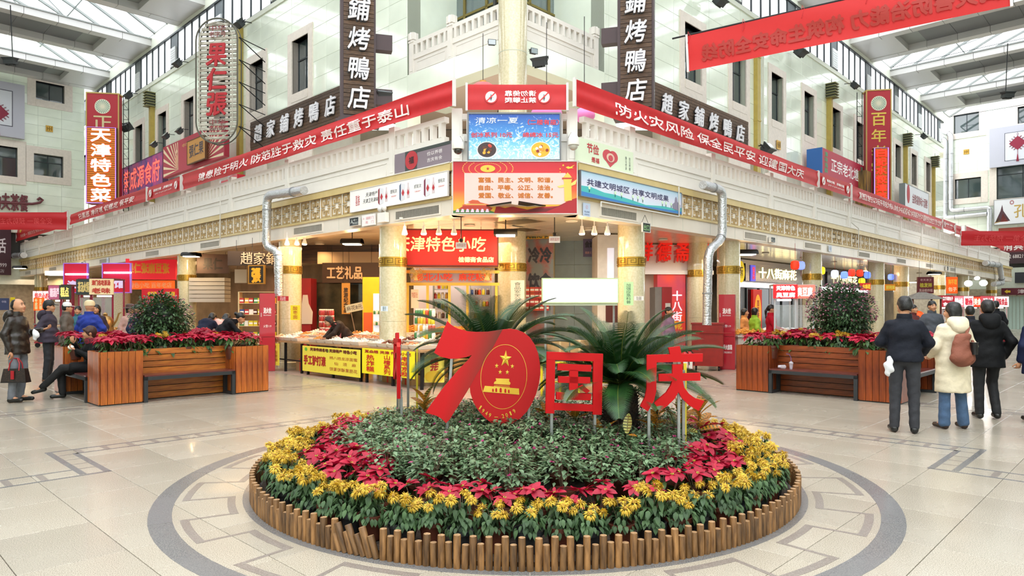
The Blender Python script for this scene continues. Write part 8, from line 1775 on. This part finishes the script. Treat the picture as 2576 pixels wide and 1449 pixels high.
# ---- left deep shops
ang = FL.a
def lboard(px0, px1, py0, py1, d, label, c, texts, **k): a_ = FL.at(px0, py0, d); b_ = FL.at(px1, py1, d); c_ = FL.at(px0, py1, d); return sign('shop_sign', label, FL, a_[0], b_[0], c_[1], a_[1], d, c, texts, **k)
psign('shop_sign', 'brown board with pale characters 工艺礼品 over the craft shop', 815, 662, 958, 712, 20.5, '3c2418', [('工艺礼品', .4, .5, .62, .62, 'd8b898', {'bold': .01, 'ex': .03})], ang=R(-4), depth=.15)
psign('shop_facade', 'dark display windows of the craft gift shop', 780, 712, 958, 903, 20.8, '', (), depth=.05, fc='2c1c14', mats=mat('craft_glass', '242826', .1, c2='4c4638', vs=2.5)); psign('wall_panel', 'dark timber wall above the 工艺礼品 board', 700, 608, 960, 662, 20.9, '', (), depth=.05, mats=mat('dark_timber', '2c1a12', .5, c2='4a3020', vs=2, stretch=(1, 1, 9)))
psign('wall_panel', 'stepped cream wall patch between the dark shop boards', 592, 678, 622, 712, 21.5, 'b8a890', (), depth=.05); psign('wall_panel', 'cream lintel beam above the craft shop board', 800, 634, 960, 664, 20.7, 'b0987c', (), depth=.06)
psign('vertical_banner', 'narrow ochre vertical banner 旅游纪念品', 860, 712, 881, 790, 20.2, 'c08a3c', [('旅游纪念品', .5, .45, .5, .8, '2c1c14', {'vert': True, 'bold': .006})], depth=.02)
t, w, h = facebox('drinks_fridge', 'yellow drinks fridge beside the left corner column', 'fridge', 912, 962, 697, 18.6, .7, 'ecb410'); M().box(w*.55, w*.97, -.03, 0, .1, h-.45).ob('glass_door', mat('fridge_glass', 'dce8f0', .1, coat=1., emit=.5, ec='e0ecff'), t, smooth=False); M().box(w*.05, w*.5, -.01, 0, h*.3, h*.6).ob('pasta_print', flat('d8602c'), t, smooth=False)
for z in (.5, .8, 1.1, 1.4): goods(lambda s, d, zz_: (at(912, 0, 18.5)[0]+w*.6+s, 18.52, zz_), 0, w*.35, 0, (z,), .06, 'small bottle in the yellow drinks fridge', 'bottles in the yellow fridge', palette=['e8e0d0', '2c4a8a', '3c7a3c'], sc=.7, cat='bottle')
t, w, h = facebox('red_cabinet', 'dark red drinks cabinet with white bottle print behind the craft stall', 'fridge', 757, 782, 700, 20.0, .6, '8c1420'); M().lathe([(.2, -.35), (.22, 0), (.1, .25), (.07, .5)], 14, c=(w*.45, -.01, 1.45), sy=.05).ob('bottle_print', flat('c8c0c0'), t)
sgn = psign('price_card', 'tilted cream card with 麻花8元 above the fried dough twists', 872, 768, 916, 788, 16.9, 'd8c090', [('麻花8元', .5, .5, .9, .6, '5a3a2c', {})], depth=.01); sgn.rotation_euler = (0, R(-12), 0); M().box(.1, .12, 0, .01, -.7, 0).ob('stick', flat('8a6a4a'), sgn, smooth=False)
psign('tilted_board', 'dark board with white characters 趙家鋪 hung under the left ceiling', 575, 632, 702, 668, 19.0, '2a1a12', [('趙家鋪', .6, .5, .7, .85, 'a89c8c', {'bold': .003, 'ex': .04})], ang=R(8), depth=.1, tilt=0); psign('tilted_board', 'black board with big gold character 張 beside the inner left column', 630, 670, 668, 712, 18.4, '14100c', [('張', .5, .45, .6, .8, 'd89a1c', {'bold': .02})], ang=R(-10), depth=.06, fc='8a6420')
psign('tilted_board', 'corrugated brown sign panel with faded characters behind the lit left column', 500, 640, 575, 688, 23, '4a3028', [('果仁', .5, .5, .6, .6, '2a1c18', {'bold': .01})], ang=R(8), depth=.2)
psign('lit_sign', 'glowing red sign with orange neon characters between two left columns', 322, 652, 432, 703, 26.5, 'c41c28', [('果仁张崩豆张', .45, .55, .85, .5, 'ffb040', {'bold': .016})], ang=R(14), lit=.7, depth=.3); psign('lit_menu', 'row of orange lit menu panels under the glowing red sign', 322, 706, 440, 728, 26.8, 'f05a1c', [('特色小吃 百年老店', .5, .5, .9, .6, 'ffd8a0', {'bold': .006})], lit=.9)
psign('menu_board', 'red board with yellow characters 皮糖张 behind the left planter bush', 360, 726, 450, 780, 19.6, 'b81424', [('皮糖张', .3, .75, .26, .2, 'e8b42c', {'bold': .008}), ('皮糖张', .8, .75, .26, .2, 'e8b42c', {'bold': .008}), ('天津传统特产', .3, .42, .34, .12, 'e8c8c8', {}), ('老字号名品', .8, .42, .3, .12, 'e8c8c8', {})], lit=.25)
psign('lit_curtain', 'red curtained tube-lit shop with glowing 津 at the left', 165, 664, 222, 735, 25, 'b0142c', [('津味', .55, .25, .8, .3, 'f0e0ff', {'bold': .02})], lit=.45, fc='b080f0'); psign('lit_curtain', 'red curtained tube-lit shop with glowing 馆 left of the plain column', 262, 664, 330, 735, 24, 'b0142c', [('茶馆', .4, .3, .8, .3, 'f0e0ff', {'bold': .02})], lit=.45, fc='b080f0')
for x0, x1, y, Y in ((165, 222, 690, 24.8), (262, 330, 686, 23.8)): a, b = at(x0, y, Y), at(x1, y, Y); o = M().tube([(0, 0, 0), (b[0]-a[0], 0, 0)], .035, 6).ob('neon_tube', flat('d0a8ff', 6.), loc=a); tag(o, 'violet neon tube across the red curtained shop, %s' % ('left' if x0 < 200 else 'right'), 'neon tube')
t = thing('ceiling_tube_light', 'bright boxy tube light at the far left ceiling', 'ceiling light', at(141, 687, 30)); M().box(-.35, .6, -.2, .2, -.1, .08).ob('diffuser', flat('fff6e0', 8.), t, smooth=False)
psign('poster', 'moonlit night poster on the far left shop wall', 0, 750, 23, 780, 27, '3c4468', [('中秋', .5, .7, .5, .2, 'c8c0d8', {})], depth=.02); psign('poster', 'small yellow notice right of the moonlit poster', 27, 748, 38, 767, 27, 'e8d020', [('通知', .5, .5, .7, .4, 'a83c2c', {})], depth=.02)
# ---- snack tables on the left edge
def ftab(s0, s1, d0, d1, h, label):
    t = thing('stall_table', label, 'table', FL.P(s0, 0, d0), FL.a); w = s1-s0; dp = d0-d1
    M().box(0, w, 0, dp, h-.04, h).ob('table_top', mat('worn_board', 'a8825a', .6, var=.15), t, smooth=False)
    for x in (.06, w/2, w-.06):
        for y in (.06, dp-.06): M().box(x-.025, x+.025, y-.025, y+.025, 0, h-.04).ob('leg', m_dark, t, smooth=False)
    M().box(.05, w-.05, .05, .08, .28, .31).ob('rail', m_dark, t, smooth=False); return t
S = lambda px, d=.4: FL.at(px, 880, d)[0]
tabs = [(S(672), S(757)), (S(768), S(908)), (S(915), S(1062))]
ftab(*tabs[0], .4, -1.1, .76, 'left snack table beside the wooden planter'); ftab(*tabs[1], .42, -1.2, .76, 'middle snack table behind the long yellow poster'); ftab(tabs[2][0], tabs[2][1], .42, -1.2, .76, 'right snack table behind the yellow 热炸糕 poster')
tr = {}
for i, (c, c2) in enumerate((('e8dcc0', 'c8a878'), ('8a4a2c', '5a2c18'), ('ddd0c0', 'f4eee4'), ('d89a4c', 'b8742c'), ('b85a3c', 'e0b080'))):
    b = M()
    for k in range(36): a = rnd.uniform(0, 6.3); r_ = rnd.uniform(0, 1)**.5; b.ball((.13*r_*cos(a), .19*r_*sin(a), .06+.07*(1-r_)+rnd.uniform(0, .02)), .03, .02, .018, 6, rot=Matrix.Rotation(rnd.uniform(0, 6), 3, 'Z'))
    tr[i] = b.mesh('snack_heap', mat('snack_%d' % i, c, .6, c2=c2, vs=30))
TRAY = M().add([(-.14, -.2, 0), (.14, -.2, 0), (.14, .2, 0), (-.14, .2, 0), (-.17, -.24, .08), (.17, -.24, .08), (.17, .24, .08), (-.17, .24, .08), (-.155, -.225, .08), (.155, -.225, .08), (.155, .225, .08), (-.155, .225, .08), (-.13, -.19, .02), (.13, -.19, .02), (.13, .19, .02), (-.13, .19, .02)],
    [(3, 2, 1, 0), (0, 1, 5, 4), (1, 2, 6, 5), (2, 3, 7, 6), (3, 0, 4, 7), (4, 5, 9, 8), (5, 6, 10, 9), (6, 7, 11, 10), (7, 4, 8, 11), (8, 9, 13, 12), (9, 10, 14, 13), (10, 11, 15, 14), (11, 8, 12, 15), (12, 13, 14, 15)]).mesh('tray_shell', flat('e6e0d8'), smooth=False)
n = 0
for ti, (s0, s1) in enumerate(tabs):
    for row, d in enumerate((.12, -.4, -.9)):
        s = s0+.2
        while s < s1-.1:
            t = thing('snack_tray', 'white tray of loose snacks, %s row of the %s snack table' % (('front', 'middle', 'back')[row], ('left', 'middle', 'right')[ti]), 'tray', FL.P(s, .765+.05*row, d), FL.a, 'snack trays on the %s table, %s row' % (('left', 'middle', 'right')[ti], ('front', 'middle', 'back')[row])); put('tray_shell', TRAY, t); put('snack_heap', tr[rnd.choice((0, 2, 2, 4, 3) if ti == 0 else (0, 1, 2, 2, 3, 4) )], t, kind='stuff'); s += .36; n += 1
for i, (px, s0_, w_) in enumerate(((0, S(757)+.3, 2.3), (0, S(905)-.1, .9))):
    b = M()
    for k in range(150): b.tube([(x := rnd.uniform(0, w_), y := rnd.uniform(0, .8), z := .05+rnd.uniform(0, .16)*(1-abs(x/w_-.5))), (x+.13, y+rnd.uniform(-.05, .05), z+.02)], .028, 5)
    t = thing('dough_twist_heap', 'orange-brown heap of fried dough twists behind the snack tables, %s' % ('left heap', 'right heap')[i], 'food', FL.P(s0_+(0 if i == 0 else 0), .0, -1.5), FL.a); M().box(-.05, w_+.05, 0, .9, .75, .95).box(0, w_, .05, .85, 0, .75).ob('stand', flat('c8a060'), t, smooth=False); o = b.ob('twists', mat('fried_dough', 'c8741c', .5, c2='e8a83c', vs=16), t, kind='stuff'); o.location = (0, 0, .93)
arealight((0, 20.5, 6.6), 6, 2, 120, (1, .9, .8)); arealight((0, 18.6, 5.), 4, 2, 60, (1, .9, .8), rot=(pi, 0, 0)); arealight(FL.P(-6.5, 3.2, -1.2), 6, 1.6, 150, WARM); arealight(FL.P(-3, 3.2, -2.5), 3, 1.5, 90, WARM); arealight(FL.P(-14, 3.2, -3), 8, 2, 120, WARM); arealight(FL.P(-24, 3.2, -3), 9, 2, 160, (1, .5, .35)); arealight(FR.P(14, 3.2, -2.5), 12, 2, 110, WHT); arealight(FR.P(28, 3.2, -2.5), 12, 2, 140, WHT); arealight((.8, 15.2, 3.2), 2, 1.2, 50, (1, .8, .55)); arealight(FL.P(-35, 3.2, -3), 9, 2, 160, (1, .7, .5))  # first two lamps have no fixture, added to brighten the dark first-floor soffit
# posters hanging at the table fronts
def poster(px0, px1, py0, py1, d, label, c, tx, name='yellow_poster'):
    a_ = FL.at(px0, py0, d); b_ = FL.at(px1, py1, d); z0_ = FL.at(px0, py1, d)[1]; return sign(name, label, FL, a_[0], b_[0], max(.03, z0_), a_[1], d, c, tx, depth=.012, cat='poster')
poster(762, 907, 869, 932, .46, 'long yellow poster 手工驴打滚 hanging on the middle snack table', 'eedc4a', [('天津传统名吃 天津特产 特色小吃', .55, .88, .8, .12, '6a2418', {'bold': .006}), ('手工驴打滚', .23, .45, .4, .36, 'b02c1c', {'bold': .012}), ('柿八桔龙凉面蜜', .73, .62, .46, .12, 'a83420', {}), ('仙　须　麻', .76, .42, .36, .12, 'a83420', {}), ('饼果饼酥果筋花', .73, .2, .46, .14, 'a83420', {}), ('●', .07, .87, .05, .14, '6ab83c', {}), ('●', .46, .87, .05, .14, '6ab83c', {})])
poster(912, 1044, 875, 938, .46, 'bright yellow poster 耳朵眼热炸糕 山楂系列 老味京糕 on the right snack table', 'f2e21c', [('耳朵眼 天津 传统小吃', .5, .88, .88, .11, 'a83420', {'bold': .004}), ('热炸糕', .17, .42, .16, .66, 'c82418', {'vert': True, 'bold': .004}), ('山楂系列', .5, .42, .13, .74, 'c82418', {'vert': True, 'bold': .003}), ('老味京糕', .84, .42, .15, .74, 'c82418', {'vert': True, 'bold': .003})])
poster(674, 703, 862, 916, .46, 'small yellow poster 小儿酥 梨膏糖 half hidden by the left planter', 'eedc4a', [('小儿酥', .35, .4, .2, .5, 'a83420', {'vert': True}), ('梨膏糖', .78, .42, .2, .5, 'a83420', {'vert': True}), ('名吃', .5, .85, .6, .14, '6a2418', {})])
t = psign('standing_sign', 'round-bottomed standing sign 桂花糕 behind the left palm', 1068, 893, 1118, 962, 13.7, 'eedc5a', [('桂花糕', .5, .48, .42, .86, 'b02c24', {'vert': True, 'bold': .008})], depth=.03); w = at(1118, 0, 13.7)[0]-at(1068, 0, 13.7)[0]; disc(t, w*.5, .12, w*.48, -.032, 'e0b82c', name='cake_print', rz=.12)
for i, s in enumerate((S(722), S(748), S(940), S(985))): o = M().box(-.2, .2, -.15, .15, 0, .3).box(-.025, .025, -.152, .152, -.0, .302, 1).ob('cardboard_box', [mat('cardboard', ''), flat('c83c2c')], loc=FL.P(s, 0, -.1), rz=FL.a, smooth=False); tag(o, 'brown cardboard box on the floor under the snack tables, %s' % ('farthest left', 'second from the left', 'third from the left', 'farthest right')[i], 'box')
goods(ffr(FL), S(690), S(722), -.9, (.9, 1.06, 1.22, 1.38), .1, 'small red-labelled can in the pyramid beside the left hydrant cabinet', 'red cans beside the left hydrant cabinet', palette=['b8322c', '8a1c14'], cat='can'); goods(ffr(FL), S(955), S(1000), -.55, (.92, 1.08, 1.24, 1.40), .095, 'clear candy jar stacked by the left corner column', 'candy jars by the left corner column', palette=['e0a030', 'c8481c', '3c7a3c', 'd8c428', 'e8e0d0'])
# toy and trinket rack behind the bending customers
p = at(600, 0, 18.0); t = thing('trinket_rack', 'pale wooden trinket rack behind the bending customers', 'rack', (p[0], 18, 0), R(5)); shelf(t, 0, 1.0, 0, .5, 2.0, 5, 5, fr=flat('d8c090')); 
goods(lambda s, d, z: (p[0]+s, 18.1, z), .06, 1.0, 0, (.5, .8, 1.1, 1.4, 1.7), .12, 'small colourful packet on the pale trinket rack', 'trinkets on the pale rack', 'box', cols, .9, 'packet')
t = thing('wood_shelf_stack', 'stack of white boxes at the back of the dark left shop', 'box', at(520, 760, 23)); 
for k in range(6): M().box(-.6, .6, 0, .5, k*.14, k*.14+.12).ob('white_box', flat('b8b0a8'), t, smooth=False)
# notices on columns
for px, y0, y1, Y, c, tx, lab, kw in ((743, 768, 805, 16.75, 'e8d01c', '酸枣面', 'yellow notice 酸枣面 on the marble column', {'vert': True}), (712, 745, 757, 16.8, 'b81c24', '灭火栓', 'small red notice 灭火栓 on the left columns', {}), (1581, 709, 768, 14.35, 'b8dca0', '加强应急科普', 'pale green notice on the right corner column', {'vert': True}), (1607, 745, 756, 14.4, 'e8d8d0', '禁止吸烟', 'small no-smoking sticker on the right corner column', {}), (967, 770, 783, 14.15, 'cfd8e4', '提示', 'small blue-white notice sticker on the left corner column', {}), (1302, 705, 770, 16.6, 'e8dcd4', '食品安全公示', 'tall white notice sheet on the thick centre column', {'vert': True})):
    hw = {743: 12, 712: 14, 1581: 12, 1607: 12, 967: 9, 1302: 17}[px]; psign('column_notice', lab, px-hw, y0, px+hw, y1, Y, c, [(tx, .5, .5, .5, .85, {'b81c24': 'f0e0e0', 'e8d01c': 'b83c1c'}.get(c, '4a6a5a'), kw)], depth=.006, cat='notice')
# far right stall behind the planter: snack heaps and bagged goods
t = thing('stall_table', 'snack stall table behind the right planter', 'table', at(1856, 0, 17.6)[:2]+(0,), R(20)); M().box(0, 2.2, 0, .9, .82, .86).box(.05, 2.15, .05, .85, .1, .82).ob('table_top', flat('c8c0b4'), t, smooth=False)
b = M()
for k in range(170): x, y = rnd.uniform(.05, 1.3), rnd.uniform(.05, .85); b.ball((x, y, .9+rnd.uniform(0, .1)), .06, .035, .03, 6, rot=Matrix.Rotation(rnd.uniform(0, 6), 3, 'Z'))
b.ob('twist_heap', mat('fried_dough', ''), t, kind='stuff'); b = M()
for k in range(12): b.ball((1.35+rnd.uniform(0, .8), rnd.uniform(.1, .8), .95), .1, .09, .09, 7)
b.ob('bagged_goods', mat('white_thin_plastic', ''), t, kind='stuff')
# end-of-street ground floor
for fr, a_, b_, nm in ((BL, -9, 14, 'left'), (BR, -14, 9, 'right')): M().box(a_, b_, 1.2, 1.4, 0, 3.5).ob('wall_street_end_'+nm, mat('far_wall', ''), loc=fr.P(0, 0), rz=fr.a, smooth=False, kind='structure')
t = thing('lattice_gate', 'pale folding gate with arched dark lattice at the right edge', 'gate', BR.P(-.2, 0, -.4), BR.a)
for k in range(16): M().box(k*.22, k*.22+.2, 0, .03, 0, 2.35).ob('slat', mat('pale_teal_gate', 'b4ccc4', .4), t, smooth=False)
g = M()
for k in range(5): g.tube([(.7*k+.35*(1-cos(pi*i/10)), 0, 2.4+.5*sin(pi*i/10)) for i in range(11)], .015, 4).tube([(.7*k, 0, 2.4), (.7*k, 0, 3.0)], .02, 4)
g.ob('arched_lattice', m_dark, t)
